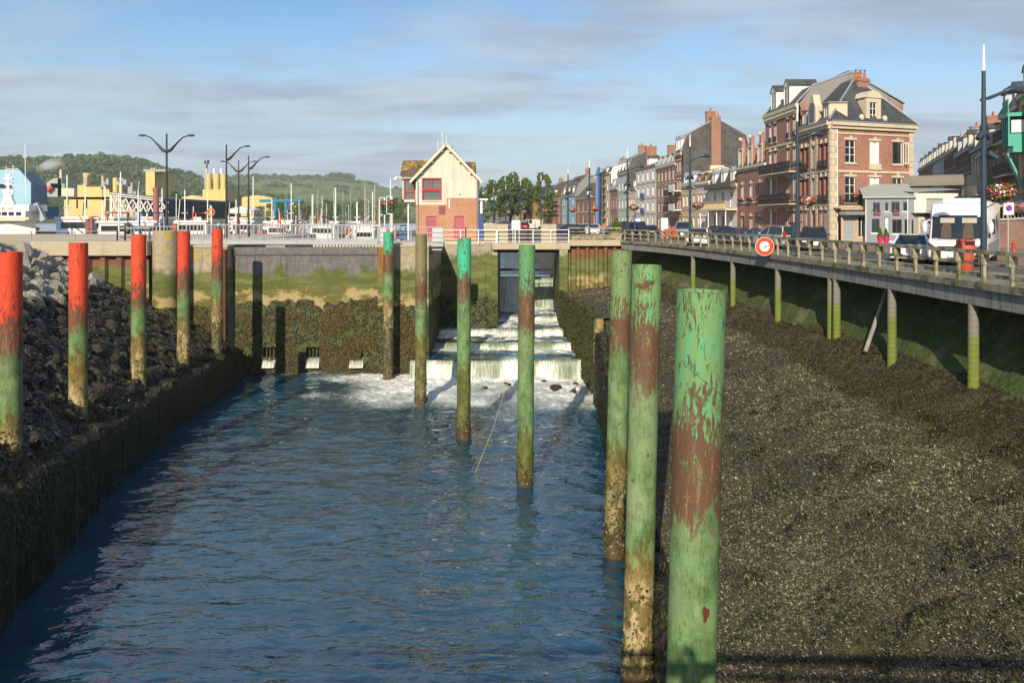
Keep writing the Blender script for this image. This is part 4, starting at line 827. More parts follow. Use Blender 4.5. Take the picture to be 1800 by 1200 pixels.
f2 = empty('pier_walkway', (PX(666, 65.2), 65.2, 0), 0, 'grey steel walkway with open rails on the pier, ending in a braced corner', 'walkway')
L2 = PX(779, 65.2) - PX(666, 65.2); z2 = PZ(428, 65.2)
MB().box(0, L2, 0, 1.9, z2 - 0.1, z2).build('deck', M['galv'], f2); MB().box(0, L2, -0.05, -0.002, z2 - 0.25, z2 + 0.05).build('girder', M['galv'], f2); MB().bar((L2 - 0.05, 0.1, z2 - 0.25), (L2 - 1.5, 1.6, z2 - 1.1), 0.1).build('brace', M['galv'], f2)
MB().bar((L2 - 0.1, 0.05, z2 - 0.5), (0.2, 0.05, z2 - 0.5), 0.12).build('lower_beam', M['galv'], f2)
railing(f2, 0, L2, 0.02, z2, 1.35, 2, 1.25, 0.05, None, 0.02, (0.5, 0.9)); [MB().box(a_, b_, 0.05, 0.09, z2 + 0.1, z2 + 1.3).build('solid_panel', plain((0.45, 0.46, 0.46), 0.6, 0.1), f2) for a_, b_ in ((L2 - 0.9, L2), (0, 0.6))]
f3 = empty('quay_railing', (PX(55, 66.5), 66.5, 0), 0, 'thin grey tube railing along the left quay edge above the sheet piling', 'railing')
railing(f3, 0, PX(207, 66.5) - PX(55, 66.5), 0, 10.5, 1.15, 3, 2.6, 0.035, None, 0.02, (0.6,)); MB().box(0, PX(207, 66.5) - PX(55, 66.5), -0.2, 0.02, 10.5, 10.62).build('kick_plate', M['galv'], f3)
f4 = empty('quay_gate', (PX(206, 66.3), 66.3, 10.5), 0, 'dark steel gate frame closing the left quay beside the footbridge', 'gate')
mb = MB()
for i in range(9): mb.cbox((i * 0.34, (i % 2) * 0.6, 0.75), (0.09, 0.09, 1.5))
mb.build('uprights', M['iron'], f4); MB().box(0, 2.8, 0, 0.6, 1.35, 1.44).build('top_bar', M['galv'], f4); MB().box(0, 2.8, 0, 0.6, 0.6, 0.66).build('mid_bar', M['iron'], f4)
f5 = empty('link_railing', (PX(236, 65), 65, 0), 0, 'short stretch of baluster railing between left quay gate and round pier', 'railing'); railing(f5, 0, PX(314, 65) - PX(236, 65), 0, 10.6, 1.45, 0.3, 1.7)
f6 = empty('weir_railing', (-6.6, WALLD - 0.2, 0), 0, 'pale tube railing on the weir wall in front of the lock house', 'railing'); railing(f6, 0, 5.1, 0, 10.3, 1.3, 3, 1.3, 0.045, M['white'], 0.02, (0.45, 0.85))
f7 = empty('bridge_railing', (-1.4, WALLD - 0.3, 0), 0, 'rusty white tube railing on the road bridge above the culvert', 'railing'); railing(f7, 0, 6.8, 0, 10.36, 1.25, 3, 1.6, 0.045, M['white'], 0.02, (0.5, 0.85))
f8 = empty('quay_head_railing', (5.4, WALLD + 0.1, 0), 0, 'concrete railing on the capping beam at the head of the mud bank', 'railing'); railing(f8, 0, 5.0, 0, PZ(422, WALLD), 1.15, 3, 1.6, 0.09, M['fence'], 0.05, (0.5, 0.8)); MB().box(0, 5.0, 0.06, 0.1, PZ(422, WALLD), PZ(422, WALLD) + 0.45).build('plank_panel', M['fence'], f8)
for nm, a, b, y0, lb in (('concrete_block', 851, 893, 76.15, 'square pale concrete block on the road bridge, left one'), ('concrete_block', 951, 978, 76.15, 'square pale concrete block on the road bridge, right one')):
    o = MB().box(PX(a, y0), PX(b, y0), y0, y0 + 1.0, 10.363, PZ(394, y0)).build(nm, M['conc']); tag(o, lb, 'concrete block')
# ---------------------------------------------------------------- house kit (local frame: x along the facade, y into the house, front faces -y)
_win = {}
def win_meshes(w, h, style):
    key = (round(w, 2), round(h, 2), style)
    if key in _win: return _win[key]
    f = 0.07; y0, y1 = 0.10, 0.17; mb = MB()
    mb.box(0, f, y0, y1, 0, h); mb.box(w - f, w, y0, y1, 0, h); mb.box(f, w - f, y0, y1, h - f, h); mb.box(f, w - f, y0, y1, 0, f)
    if style in ('casement', 'french', 'cross'):
        mb.box(w / 2 - f / 2, w / 2 + f / 2, y0 - 0.01, y1, f, h - f)
        for z in ((h * 0.36, h * 0.68) if style != 'cross' else (h * 0.7,)): mb.box(f, w - f, y0 + 0.01, y1 - 0.01, z - 0.025, z + 0.025)
    elif style == 'pair': mb.box(w / 2 - f / 2, w / 2 + f / 2, y0 - 0.01, y1, f, h - f)
    fr = mb.build('window', None); fm = fr.data; bpy.data.objects.remove(fr)
    pn = MB().box(f, w - f, 0.125, 0.135, f, h - f).build('pane', None); pm = pn.data; bpy.data.objects.remove(pn)
    _win[key] = (fm, pm); return _win[key]
_wm = {}
def withmat(me, mat, mat2=None):
    k = (me.name, mat.name)
    if k not in _wm: m2 = me.copy(); m2.materials.append(mat); _wm[k] = m2
    return _wm[k]
def facade(root, Mx, w, h, holes, wall, frame=None, glass=None, depth=0.22, surround=None, sill=True, lintel=None, blindmat=None, shut=None, nm='wall', seed=0):
    "holes: (x0,z0,x1,z1,style) ; style 'blind' = closed white roller, 'open' = dark opening, 'door'"
    frame = frame or M['white']; glass = glass or M['glass']; g = random.Random(seed)
    o = wall_holes(MB(), w, h, holes, depth).build(nm, wall, root, Mx)
    for a in holes:
        x0, z0, x1, z1, st = a; ww, hh = x1 - x0, z1 - z0
        if st == 'blind':
            wv = inst('window', withmat(win_meshes(ww, hh, 'blind')[0], frame), root, M=Mx @ T(x0, 0, z0)); inst('blind', withmat(win_meshes(ww, hh, 'blind')[1], blindmat or M['white']), wv)
        elif st == 'door':
            dm, pmx = win_meshes(ww, hh, 'door'); wv = inst('door', withmat(dm, frame), root, M=Mx @ T(x0, 0, z0)); inst('door_panel', withmat(pmx, shut or plain((0.10, 0.045, 0.03), 0.6)), wv)
        else:
            fm, pm = win_meshes(ww, hh, st); wv = inst('window', withmat(fm, frame), root, M=Mx @ T(x0, 0, z0)); inst('pane', withmat(pm, glass), wv)
            if g.random() < 0.55:
                k = g.uniform(0.3, 0.62); mb = MB().box(0.07, ww * 0.28, 0.185, 0.195, 0.07, hh - 0.07).box(ww * 0.74, ww - 0.07, 0.185, 0.195, 0.07, hh - 0.07) if ww > 0.7 else MB().box(0.07, ww - 0.07, 0.185, 0.195, hh * k, hh - 0.07)
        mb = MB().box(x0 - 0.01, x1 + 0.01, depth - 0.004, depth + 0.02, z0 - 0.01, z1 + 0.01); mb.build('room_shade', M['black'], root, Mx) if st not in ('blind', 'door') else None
        if sill and st != 'door': MB().box(x0 - 0.10, x1 + 0.10, -0.10, 0.09, z0 - 0.13, z0 - 0.003).build('sill', surround or M['stone'], root, Mx)
        if lintel == 'flat': MB().box(x0 - 0.12, x1 + 0.12, -0.05, 0.06, z1 + 0.003, z1 + 0.24).build('lintel', surround or M['stone'], root, Mx)
        elif lintel == 'key':
            mb = MB().box(x0 - 0.16, x1 + 0.16, -0.05, 0.06, z1 + 0.003, z1 + 0.20).box((x0 + x1) / 2 - 0.13, (x0 + x1) / 2 + 0.13, -0.12, 0.05, z1 - 0.03, z1 + 0.38); mb.build('lintel', surround or M['stone'], root, Mx)
    return o
def grid_holes(w, cols, rows, ww, margin=0.6, styles=('casement',), seed=0):
    "rows: list of (z0, z1); evenly spaced columns"
    g = random.Random(seed); out = []; sp = (w - 2 * margin) / cols
    for z0, z1 in rows:
        for c in range(cols):
            xc = margin + sp * (c + 0.5); out.append((xc - ww / 2, z0, xc + ww / 2, z1, g.choice(styles)))
    return out
def chimney(root, x, y, z0, z1, sx=0.9, sy=0.6, pots=3, mat=None):
    mat = mat or M['br_chim']; c = MB().box(x - sx / 2, x + sx / 2, y - sy / 2, y + sy / 2, z0, z1).box(x - sx / 2 - 0.06, x + sx / 2 + 0.06, y - sy / 2 - 0.06, y + sy / 2 + 0.06, z1 - 0.25, z1 - 0.1).build('chimney', mat, root)
    for i in range(pots): MB().lathe([(0.13, 0), (0.11, 0.45), (0.14, 0.5)], (x - sx / 2 + sx * (i + 0.5) / pots, y, z1 + 0.003), 8).build('chimney_pot', M['pot'], c)
    return c
def dormer(root, x, y, z, w, h, dep, mat, roofm, frame=None, gable=True, cheek=None):
    d = MB().box(x - w / 2, x - w / 2 + 0.14, y, y + 0.14, z, z + h).box(x + w / 2 - 0.14, x + w / 2, y, y + 0.14, z, z + h).box(x - w / 2, x + w / 2, y, y + 0.14, z + h - 0.16, z + h + 0.02)
    for sx in (-1, 1): d.box(x + sx * (w / 2 - 0.04) - 0.035, x + sx * (w / 2 - 0.04) + 0.035, y + 0.1, y + dep, z, z + h)
    if gable: d.extr([(x - w / 2 - 0.06, z + h), (x + w / 2 + 0.06, z + h), (x, z + h + w * 0.42)], 'y', y - 0.04, y + 0.10)
    o = d.build('dormer', mat, root)
    rz = z + h
    mb = MB()
    if gable:
        ov = w / 2 + 0.16; pk = w * 0.46
        for sx in (-1, 1): mb.poly([(x, y - 0.12, rz + pk + 0.02), (x + sx * ov, y - 0.12, rz - 0.02), (x + sx * ov, y + dep, rz - 0.02), (x, y + dep, rz + pk + 0.02)])
    else: mb.box(x - w / 2 - 0.14, x + w / 2 + 0.14, y - 0.16, y + dep, rz + 0.025, rz + 0.12)
    mb.build('dormer_roof', roofm, o, recalc=False)
    fm, pm = win_meshes(w - 0.28, h - 0.18, 'pair'); wv = inst('window', withmat(fm, frame or M['white']), o, (x - w / 2 + 0.14, y - 0.06, z)); inst('pane', withmat(pm, M['glass']), wv)
    return o
def roof_on(root, w, D, H, prof, mat, over=0.15, th=0.10, verge=None, sidew=None):
    "prof: [(y,z)] from front eave to back eave; makes roof sheets + gable walls"
    mb = MB()
    for (a, b) in zip(prof[:-1], prof[1:]):
        mb.quad((-over * 0.3, a[0], a[1]), (w + over * 0.3, a[0], a[1]), (w + over * 0.3, b[0], b[1]), (-over * 0.3, b[0], b[1]))
    r = mb.build('roof', mat, root, recalc=False)
    if sidew is not None:
        pts = [(0.3, H - 0.6)] + [(min(max(p[0], 0.06), D - 0.04), p[1] - 0.05) for p in prof] + [(D - 0.3, H - 0.6)]
        for x0, x1 in ((0.02, 0.22), (w - 0.22, w - 0.02)): MB().extr(pts, 'x', x0, x1).build('gable_wall', sidew, root)
    if verge:
        for a, b in zip(prof[:-1], prof[1:]):
            for x in (0.02, w - 0.02): MB().bar((x, a[0], a[1] + 0.06), (x, b[0], b[1] + 0.06), 0.16, 0.14).build('verge', verge, r)
    return r
def balcony(root, Mx, x0, x1, z, dep=0.8, mat=None, slab=None, h=1.0, step=0.12):
    mat = mat or M['iron']; b = MB().box(x0, x1, -dep, -0.004, z - 0.14, z).build('balcony', slab or M['stone'], root, Mx)
    mb = MB(); n = int((x1 - x0) / step)
    for i in range(n + 1): mb.cbox((x0 + (x1 - x0) * i / n, -dep + 0.04, z + h / 2), (0.035, 0.03, h))
    for yy in np.arange(-dep + 0.15, 0, 0.14):
        for x in (x0, x1): mb.cbox((x, yy, z + h / 2), (0.03, 0.03, h))
    mb.box(x0 - 0.02, x1 + 0.02, -dep, -dep + 0.07, z + h, z + h + 0.05); mb.box(x0, x1, -dep, -dep + 0.06, z + 0.08, z + 0.13); mb.box(x0, x1, -dep, -dep + 0.03, z + 0.45, z + 0.5)
    q = mb.build('railing', mat, b, Mx); q['kind'] = 'stuff'; return b
def flowers(n, c, r, cols, seed, name, parent, leaf=0.5):
    g = np.random.default_rng(seed); p = g.normal(0, 1, (n, 3)); p /= np.linalg.norm(p, axis=1, keepdims=True); p = p * np.array(r) * g.uniform(0.55, 1.05, (n, 1)) + np.array(c)
    p[:, 2] -= np.abs(g.normal(0, 0.12, n)) * r[2]; cc = np.array([cols[i] for i in g.integers(0, len(cols), n)]); cc[g.uniform(0, 1, n) < leaf] = (0.06, 0.12, 0.02); cc = cc * g.uniform(0.7, 1.2, (n, 1))
    return flakes(name, p, p - np.array(c) + 1e-3, 0.09, parent, M['petal'], 1.2, 0.4, cc, None, seed)
M['petal'] = (lambda s: s.fin(s.attr('col', 'Color'), 0.7, None, 0, 0.2))(NT('petals'))
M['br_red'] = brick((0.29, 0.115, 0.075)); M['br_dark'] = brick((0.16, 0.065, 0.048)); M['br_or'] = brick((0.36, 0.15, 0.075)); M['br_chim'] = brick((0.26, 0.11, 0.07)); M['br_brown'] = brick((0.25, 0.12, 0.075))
for nm, c in (('r_cream', (0.66, 0.57, 0.40)), ('r_white', (0.72, 0.69, 0.62)), ('r_grey', (0.52, 0.53, 0.52)), ('r_pink', (0.60, 0.47, 0.42)), ('r_yell', (0.63, 0.50, 0.28)), ('r_blue', (0.33, 0.50, 0.58)), ('r_tan', (0.52, 0.38, 0.24)), ('r_green', (0.36, 0.44, 0.22))): M[nm] = stucco(c, 0.3, 'render_' + nm)
M['side_slate'] = slate((0.062, 0.058, 0.055), None, 0, 'slate_hung_gable', 0.26); M['side_grey'] = stucco((0.24, 0.23, 0.22), 0.4, 'grey_gable')
M['wood'] = plain((0.20, 0.09, 0.035), 0.6, 0.3, 3); M['ochre_sh'] = plain((0.42, 0.20, 0.035), 0.6, 0.15); M['redwood'] = plain((0.22, 0.06, 0.03), 0.55, 0.2)

# facade line of the quayside row: from near (big brick corner) to far
_fd = np.array([75, 83, 93, 107, 125, 140, 165, 200, 240, 290, 340, 400]); _fx = np.array([30, 29.9, 29.7, 29.2, 28.4, 27.9, 26.6, 24.4, 21.3, 16.6, 10.5, 1.5])
def FX(d): return float(np.interp(d, _fd, _fx))
def d_at(px):
    lo, hi = 60.0, 420.0
    for _ in range(50):
        m = (lo + hi) / 2
        if FX(m) / m * F + 900 > px: lo = m
        else: hi = m
    return (lo + hi) / 2
def row_house(name, px0, px1, eave_px, top_px, label, wall, floors, cols, roof='mansard', roofm=None, sidew=None, ww=None, styles=('casement',), D=9, lintel='flat', frame=None, ndorm=2, chim=((0.8, 3),), verge=None, seed=0, balc=(), surround=None, cornice=True, extra=None, gfh=None, dormmat=None, shut=None):
    "px0..px1: photo columns of the far and near end of the facade; eave_px: (px, py) of the eave"
    d0, d1 = d_at(px0), d_at(px1); A = Vector((FX(d0), d0, 0)); B = Vector((FX(d1), d1, 0)); u = B - A; w = u.length; ang = math.atan2(u.y, u.x)
    root = empty(name, (A.x, A.y, ROADZ), ang, label, 'house', 'houses of the quayside row')
    de = d_at(eave_px[0]); H = PZ(eave_px[1], de) - ROADZ; top = PZ(top_px[1], d_at(top_px[0])) - ROADZ
    fh = (H - 0.4) / floors; ww = ww or min(1.15, (w - 1) / cols * 0.62); rows = [(fh * i + (0.5 if i else 0.35), fh * i + min(fh - 0.45, 2.35 if i else 2.5)) for i in range(floors)]
    holes = grid_holes(w, cols, rows, ww, 0.45, styles, seed)
    if floors > 1 and cols > 1:
        k = (seed * 7) % cols; a = holes[k]; holes[k] = (a[0], 0.05, a[2], min(2.6, fh - 0.4), 'door')
    I = Matrix.Identity(4); facade(root, I, w, H, holes, wall, frame, lintel=lintel, surround=surround, seed=seed, shut=shut)
    mb = MB().box(0.01, 0.26, 0.24, D, 0, H).box(w - 0.26, w - 0.01, 0.24, D, 0, H).box(0.26, w - 0.26, D - 0.2, D, 0, H); mb2 = mb
    MB().box(0.005, 0.25, 0.23, D, 0, H).build('side_wall', sidew or wall, root); MB().box(w - 0.25, w - 0.005, 0.23, D, 0, H).build('side_wall', sidew or wall, root); MB().box(0.25, w - 0.25, D - 0.2, D, 0, H).build('back_wall', sidew or wall, root)
    if cornice: MB().box(-0.02, w + 0.02, -0.28, -0.004, H - 0.30, H + 0.02).box(-0.01, w + 0.01, -0.12, -0.004, H - 0.55, H - 0.302).build('cornice', surround or M['stone'], root)
    for i in range(1, floors): MB().box(0.0, w, -0.07, -0.004, fh * i - 0.08, fh * i + 0.14).build('string_course', surround or M['stone'], root)
    rm = roofm or M['slate']
    if roof == 'mansard':
        hm = min((top - H) * 0.62, 2.9); prof = [(-0.2, H), (0.75, H + hm), (D / 2, top), (D - 0.75, H + hm), (D + 0.1, H)]
        roof_on(root, w, D, H, prof, rm, verge=verge, sidew=sidew or wall)
        for i in range(ndorm): dormer(root, w * (i + 0.5) / ndorm, -0.05, H + 0.25, min(1.25, w / ndorm * 0.6), hm * 0.72, 1.2, dormmat or M['white'], M['zinc'], gable=(seed % 2 == 0))
    elif roof == 'gable':
        prof = [(-0.35, H - 0.1), (D / 2, top), (D + 0.2, H - 0.1)]; roof_on(root, w, D, H, prof, rm, verge=verge, sidew=sidew or wall)
        for i in range(ndorm):
            k = 1.2; dormer(root, w * (i + 0.5) / ndorm, k * 0.4, H + (top - H) * 0.12, min(1.3, w / ndorm * 0.6), 1.35, 2.2, dormmat or M['white'], M['slate'], gable=True)
    for fx, pots in chim: chimney(root, w * fx, D * 0.5, top - 1.2, top + 1.6, 0.75, 1.6, pots)
    for (z, x0, x1) in balc: balcony(root, I, x0 * w, x1 * w, fh * z + 0.45, 0.75)
    if extra: extra(root, w, H, top, D, fh)
    return root
W1 = ('casement', 'cross', 'blind')
# --- from near to far; the two brick showpieces are built separately below
def h3x(root, w, H, top, D, fh):      # ornate dormers in brick and stone, flower boxes
    for i in range(3):
        x = w * (i + 0.5) / 3; d = MB().box(x - 0.75, x + 0.75, -0.1, 0.5, H + 0.05, H + 2.1).extr([(x - 0.6, H + 2.1), (x + 0.6, H + 2.1), (x + 0.28, H + 2.9), (x + 0.2, H + 3.7), (x - 0.2, H + 3.7), (x - 0.28, H + 2.9)], 'y', -0.1, 0.35).build('dormer', M['br_red'], root)
        MB().box(x - 0.85, x - 0.60, -0.2, -0.102, H + 0.05, H + 2.2).box(x + 0.60, x + 0.85, -0.2, -0.102, H + 0.05, H + 2.2).box(x - 0.85, x + 0.85, -0.2, -0.102, H + 2.2, H + 2.45).ball((x, -0.15, H + 3.55), 0.28).build('stone_trim', M['stone'], d)
        fm, pm = win_meshes(0.9, 1.6, 'pair'); wv = inst('window', withmat(fm, M['white']), d, (x - 0.45, -0.25, H + 0.3)); inst('pane', withmat(pm, M['glass']), wv)
    for z in (1, 2):
        for i in range(3):
            x = w * (i + 0.5) / 3; b = MB().box(x - 0.7, x + 0.7, -0.35, -0.11, fh * (z - 1) + 0.25 + fh * 0, fh * (z - 1) + 0.5).build('flower_box', M['iron'], root); flowers(160, (x, -0.25, fh * (z - 1) + 0.65), (0.75, 0.18, 0.22), [(0.55, 0.04, 0.05), (0.5, 0.2, 0.25)], 300 + z * 10 + i, 'flowers', b)
row_house('ornate_brick_house', 1296, 1347, (1347, 286), (1320, 258), 'brick house with cream stone bands and three tall ornate dormers', M['br_red'], 2, 3, 'mansard', M['slate_lich'], M['cream'], styles=('blind', 'blind', 'casement'), ndorm=0, chim=((0.1, 1),), seed=3, lintel='key', extra=h3x)
def h4x(root, w, H, top, D, fh):
    I = Matrix.Identity(4); b = MB().box(0, w, -1.6, -0.004, fh + 0.1, fh + 0.3).build('balcony', M['cream'], root)
    mb = MB()
    for i in range(int(w / 0.35)): mb.box(i * 0.35 + 0.05, i * 0.35 + 0.22, -1.6, -1.5, fh + 0.303, fh + 1.15)
    q = mb.build('balusters', M['r_yell'], b); q['kind'] = 'stuff'; MB().box(0, w, -1.65, -1.45, fh + 1.153, fh + 1.3).build('top_rail', M['r_yell'], b)
    for i in range(4): MB().lathe([(0.09, 0), (0.07, fh + 0.09)], (w * i / 3 * 0.96 + 0.2, -1.45, 0), 8).build('column', M['white'], b)
    MB().box(-0.05, w + 0.05, -0.9, -0.29, H - 0.5, H + 0.1).build('eaves_hood', M['slate_moss'], root)
row_house('balcony_house', 1248, 1296, (1296, 322), (1270, 283), 'white house with a long yellow balcony on thin columns and grey mansard', M['r_white'], 2, 3, 'mansard', M['slate_lich'], M['r_white'], styles=('french', 'casement'), ndorm=3, chim=((0.15, 3),), seed=4, extra=h4x)
row_house('pink_house', 1224.5, 1248, (1248, 318), (1236, 295), 'low pale pink house with brown dormers under a mossy roof', M['r_pink'], 2, 4, 'mansard', M['slate_moss'], M['r_pink'], styles=W1, ndorm=2, chim=(), seed=5, dormmat=M['wood'], surround=M['r_white'])
row_house('cream_house', 1198.5, 1224.5, (1224, 322), (1210, 296), 'low cream house between pink house and tall slate gable', M['r_yell'], 2, 4, 'mansard', M['zinc'], M['r_cream'], styles=('blind', 'casement'), ndorm=2, chim=(), seed=6)
def h7x(root, w, H, top, D, fh):
    c = MB().box(w - 0.8, w + 0.45, D * 0.42, D * 0.42 + 1.6, H - 2.2, top + 0.25).build('chimney_stack', M['br_chim'], root); MB().box(w - 1.0, w + 0.65, D * 0.40, D * 0.42 + 2.1, H - 2.9, H - 2.2).build('chimney_base', M['r_cream'], c)
    for i in range(3): MB().lathe([(0.16, 0), (0.13, 0.7)], (w - 0.2, D * 0.42 + 0.3 + i * 0.5, top + 0.253), 8).build('chimney_pot', M['pot'], c)
    I = Matrix.Identity(4)
    for z in (1, 2): b = MB().box(0, w, -1.3, -0.004, fh * z + 0.3, fh * z + 0.45).build('balcony', M['white'], root); MB().box(0, w, -1.3, -1.22, fh * z + 0.453, fh * z + 1.45).build('parapet', M['white'], b)
row_house('tall_gable_house', 1188, 1198.5, (1198, 268), (1198, 208), 'tall brick house whose slate-hung dark gable and big chimney rise over its neighbours', M['br_red'], 4, 2, 'mansard', M['slate_moss'], M['side_slate'], styles=('casement',), D=11.5, ndorm=2, chim=((0.2, 2),), verge=M['galv'], seed=8, extra=h7x)
row_house('brown_brick_house', 1154, 1188, (1188, 286), (1170, 260), 'dark brown brick house with grey dormered attic and small white balconies', M['br_brown'], 4, 5, 'mansard', M['zinc'], M['br_brown'], styles=('casement', 'pair'), ndorm=4, chim=((0.95, 3),), seed=7, dormmat=M['galv'], balc=((1, 0.55, 0.95), (2, 0.6, 0.98)))
def h9x(root, w, H, top, D, fh):
    chimney(root, w * 0.12, D * 0.3, H, top + 2.8, 1.0, 2.2, 3); chimney(root, w * 0.75, D * 0.55, H, top + 2.0, 0.8, 3.2, 4)
    for z in (1, 2): MB().box(w * 0.30, w * 0.48, -0.35, -0.3, fh * z + 0.2, fh * z + 1.2).build('blue_panel', plain((0.05, 0.12, 0.36), 0.5), root)
row_house('white_town_house', 1118, 1154, (1154, 287), (1136, 276), 'tall white rendered house with brick chimneys and blue balcony panels', M['r_white'], 4, 4, 'gable', M['slate_moss'], M['r_cream'], styles=('cross', 'casement', 'blind'), ndorm=1, chim=(), seed=9, extra=h9x)
row_house('small_cream_house', 1104, 1118, (1118, 330), (1110, 312), 'narrow low cream house squeezed between two taller white ones', M['r_cream'], 2, 3, 'gable', M['slate_moss'], M['r_cream'], styles=W1, ndorm=1, chim=(), seed=10)
row_house('grey_white_house', 1086, 1104, (1104, 302), (1094, 268), 'pale grey house with three white dormers and dark slate side', M['r_grey'], 3, 3, 'mansard', M['slate_moss'], M['side_slate'], styles=('cross', 'blind'), ndorm=3, chim=((0.5, 2),), verge=M['galv'], seed=12)
row_house('orange_panel_house', 1072.5, 1086, (1086, 330), (1079, 303), 'brown brick house with orange shutters and grey bay above', M['br_brown'], 2, 3, 'mansard', M['zinc'], M['r_white'], styles=('blind',), frame=M['ochre_sh'], ndorm=1, chim=((0.3, 2),), seed=13, dormmat=M['r_grey'])
row_house('scaffolded_house', 1050, 1072.5, (1072, 303), (1062, 290), 'pale house under scaffolding with blue sheeting', M['r_cream'], 3, 3, 'mansard', M['slate_lich'], M['r_white'], styles=W1, ndorm=2, chim=((0.7, 2),), seed=14)
row_house('half_timber_house', 1012, 1050, (1050, 344), (1030, 318), 'cottage with mossy tiled roof, timbered bay and brick base', M['br_red'], 2, 4, 'gable', M['slate_moss'], M['br_or'], styles=('casement', 'blind'), ndorm=1, chim=((0.98, 3),), seed=16, surround=M['r_white'])
row_house('sky_blue_house', 988, 1012, (1012, 342), (1000, 308), 'narrow house with pale blue front below a grey gable', M['r_blue'], 3, 3, 'mansard', M['slate_moss'], M['side_grey'], styles=W1, ndorm=3, chim=((0.9, 3),), verge=M['galv'], seed=18)
row_house('terracotta_house', 961, 988, (988, 341), (975, 318), 'orange brick house with dark balconies far along the quay', M['br_or'], 3, 3, 'gable', M['slate_moss'], M['r_tan'], styles=W1, ndorm=1, chim=((0.2, 2),), verge=M['galv'], seed=19, balc=((1, 0.2, 0.8), (2, 0.2, 0.8)))
row_house('orange_corner_house', 915, 961, (961, 350), (940, 329), 'orange rendered corner house with dark slate roof near the trees', stucco((0.62, 0.32, 0.13), 0.2, 'orange_render'), 2, 4, 'gable', M['slate'], stucco((0.62, 0.32, 0.13), 0.2, 'orange_render_side'), styles=('pair',), ndorm=2, chim=(), seed=20)
row_house('last_quay_house', 880, 912, (912, 358), (896, 340), 'farthest small house of the quayside row beside the tall trees', M['r_cream'], 2, 3, 'gable', M['slate_moss'], M['side_grey'], styles=W1, ndorm=0, chim=((0.2, 2),), verge=M['galv'], seed=21)
# blue scaffold sheeting and tubes in front of the scaffolded house
d0 = d_at(1066); sc_ = empty('scaffold', (FX(d0) - 1.0, d0, ROADZ), math.atan2(-1, 0.05), 'scaffold tower with blue and grey sheeting on the quayside', 'scaffold')
for k, (yy, zz0, zz1, mt) in enumerate(((6.5, 0.5, 15.5, plain((0.03, 0.16, 0.55), 0.6, 0.15)), (9.5, 0.5, 15.0, plain((0.32, 0.32, 0.31), 0.7, 0.1)))):
    mb = MB()
    for i in range(10): mb.quad((-yy + i * 0.3, -0.2 - 0.12 * math.sin(i * 2.1 + k), zz0), (-yy + (i + 1) * 0.3, -0.2 - 0.12 * math.sin((i + 1) * 2.1 + k), zz0), (-yy + (i + 1) * 0.3, -0.2 - 0.1 * math.sin((i + 1) * 1.7), zz1), (-yy + i * 0.3, -0.2 - 0.1 * math.sin(i * 1.7), zz1))
    mb.build('sheeting', mt, sc_, recalc=False)
for i in range(5):
    for yv in (0, 1.0): MB().cbox((-9.5 + i * 2.4, yv, 8), (0.07, 0.07, 16)).build('standard', M['galv'], sc_)
for z in range(2, 16, 2): MB().box(-9.5, 0.1, -0.05, 1.05, z, z + 0.06).build('lift_board', M['wood'], sc_)

# ---------------------------------------------------------------- tall brick house with attic gables
dA, dB = d_at(1345.5), d_at(1404); A = Vector((FX(dA), dA, 0)); B = Vector((FX(dB), dB, 0)); u = B - A; w = u.length
tb = empty('tall_brick_house', (A.x, A.y, ROADZ), math.atan2(u.y, u.x), 'tallest brown brick town house with curved balconies and slate attic', 'house', 'houses of the quayside row')
H = PZ(182, dB) - ROADZ; I4 = Matrix.Identity(4); D = 11; hol = []
for (z0, z1) in ((0.5, 3.1), (4.2, 6.7), (7.6, 9.9), (10.9, 13.0)):
    for x in (0.12, 0.28, 0.66, 0.84): hol.append((w * x, z0, w * x + 0.95, z1, 'blind' if x < 0.2 else 'casement'))
facade(tb, I4, w, H, hol, M['br_red'], lintel='key', seed=30)
for x in (0.005, w - 0.255): MB().box(x, x + 0.25, 0.23, D, 0, H).build('side_wall', M['br_red'], tb)
mb = MB().box(0, w, -0.35, -0.004, H - 0.35, H + 0.05).box(0, w, -0.15, -0.004, H - 1.0, H - 0.352); 
for i in range(int(w / 0.45)): mb.box(i * 0.45 + 0.1, i * 0.45 + 0.28, -0.3, -0.152, H - 0.7, H - 0.354)
mb.build('cornice', M['stone'], tb)
for z in (3.55, 7.05, 10.35): MB().box(0, w, -0.08, -0.004, z - 0.12, z + 0.12).build('string_course', M['stone'], tb)
for z, x0, x1 in ((3.85, 0.02, 0.5), (3.85, 0.5, 0.99), (7.25, 0.04, 0.48), (7.25, 0.5, 0.99)): balcony(tb, I4, w * x0, w * x1, z, 1.0)
for i, x in enumerate((0.12, 0.28, 0.66, 0.84)): mb = MB(); [mb.cbox((w * x + 0.05 + j * 0.1, -0.12, 11.2), (0.03, 0.03, 0.6)) for j in range(10)]; mb.build('window_guard', M['iron'], tb)['kind'] = 'stuff'
tt = PZ(127, dB) - ROADZ; r = roof_on(tb, w, D, H, [(-0.25, H), (1.5, H + 1.9), (D * 0.5, tt), (D + 0.2, H)], M['slate_lich'], verge=M['zinc'], sidew=M['side_grey'])
for x in (0.22, 0.62): dormer(tb, w * x, 0.15, H + 0.4, 1.7, 2.0, 3.2, M['r_white'], M['slate'])
chimney(tb, w * 0.8, D * 0.62, tt - 1.2, tt + 0.3, 1.8, 0.7, 0); MB().box(w * 0.55, w * 0.95, D * 0.5, D * 0.5 + 0.5, tt - 0.3, tt + 0.3).build('ridge_stack', M['br_chim'], tb)
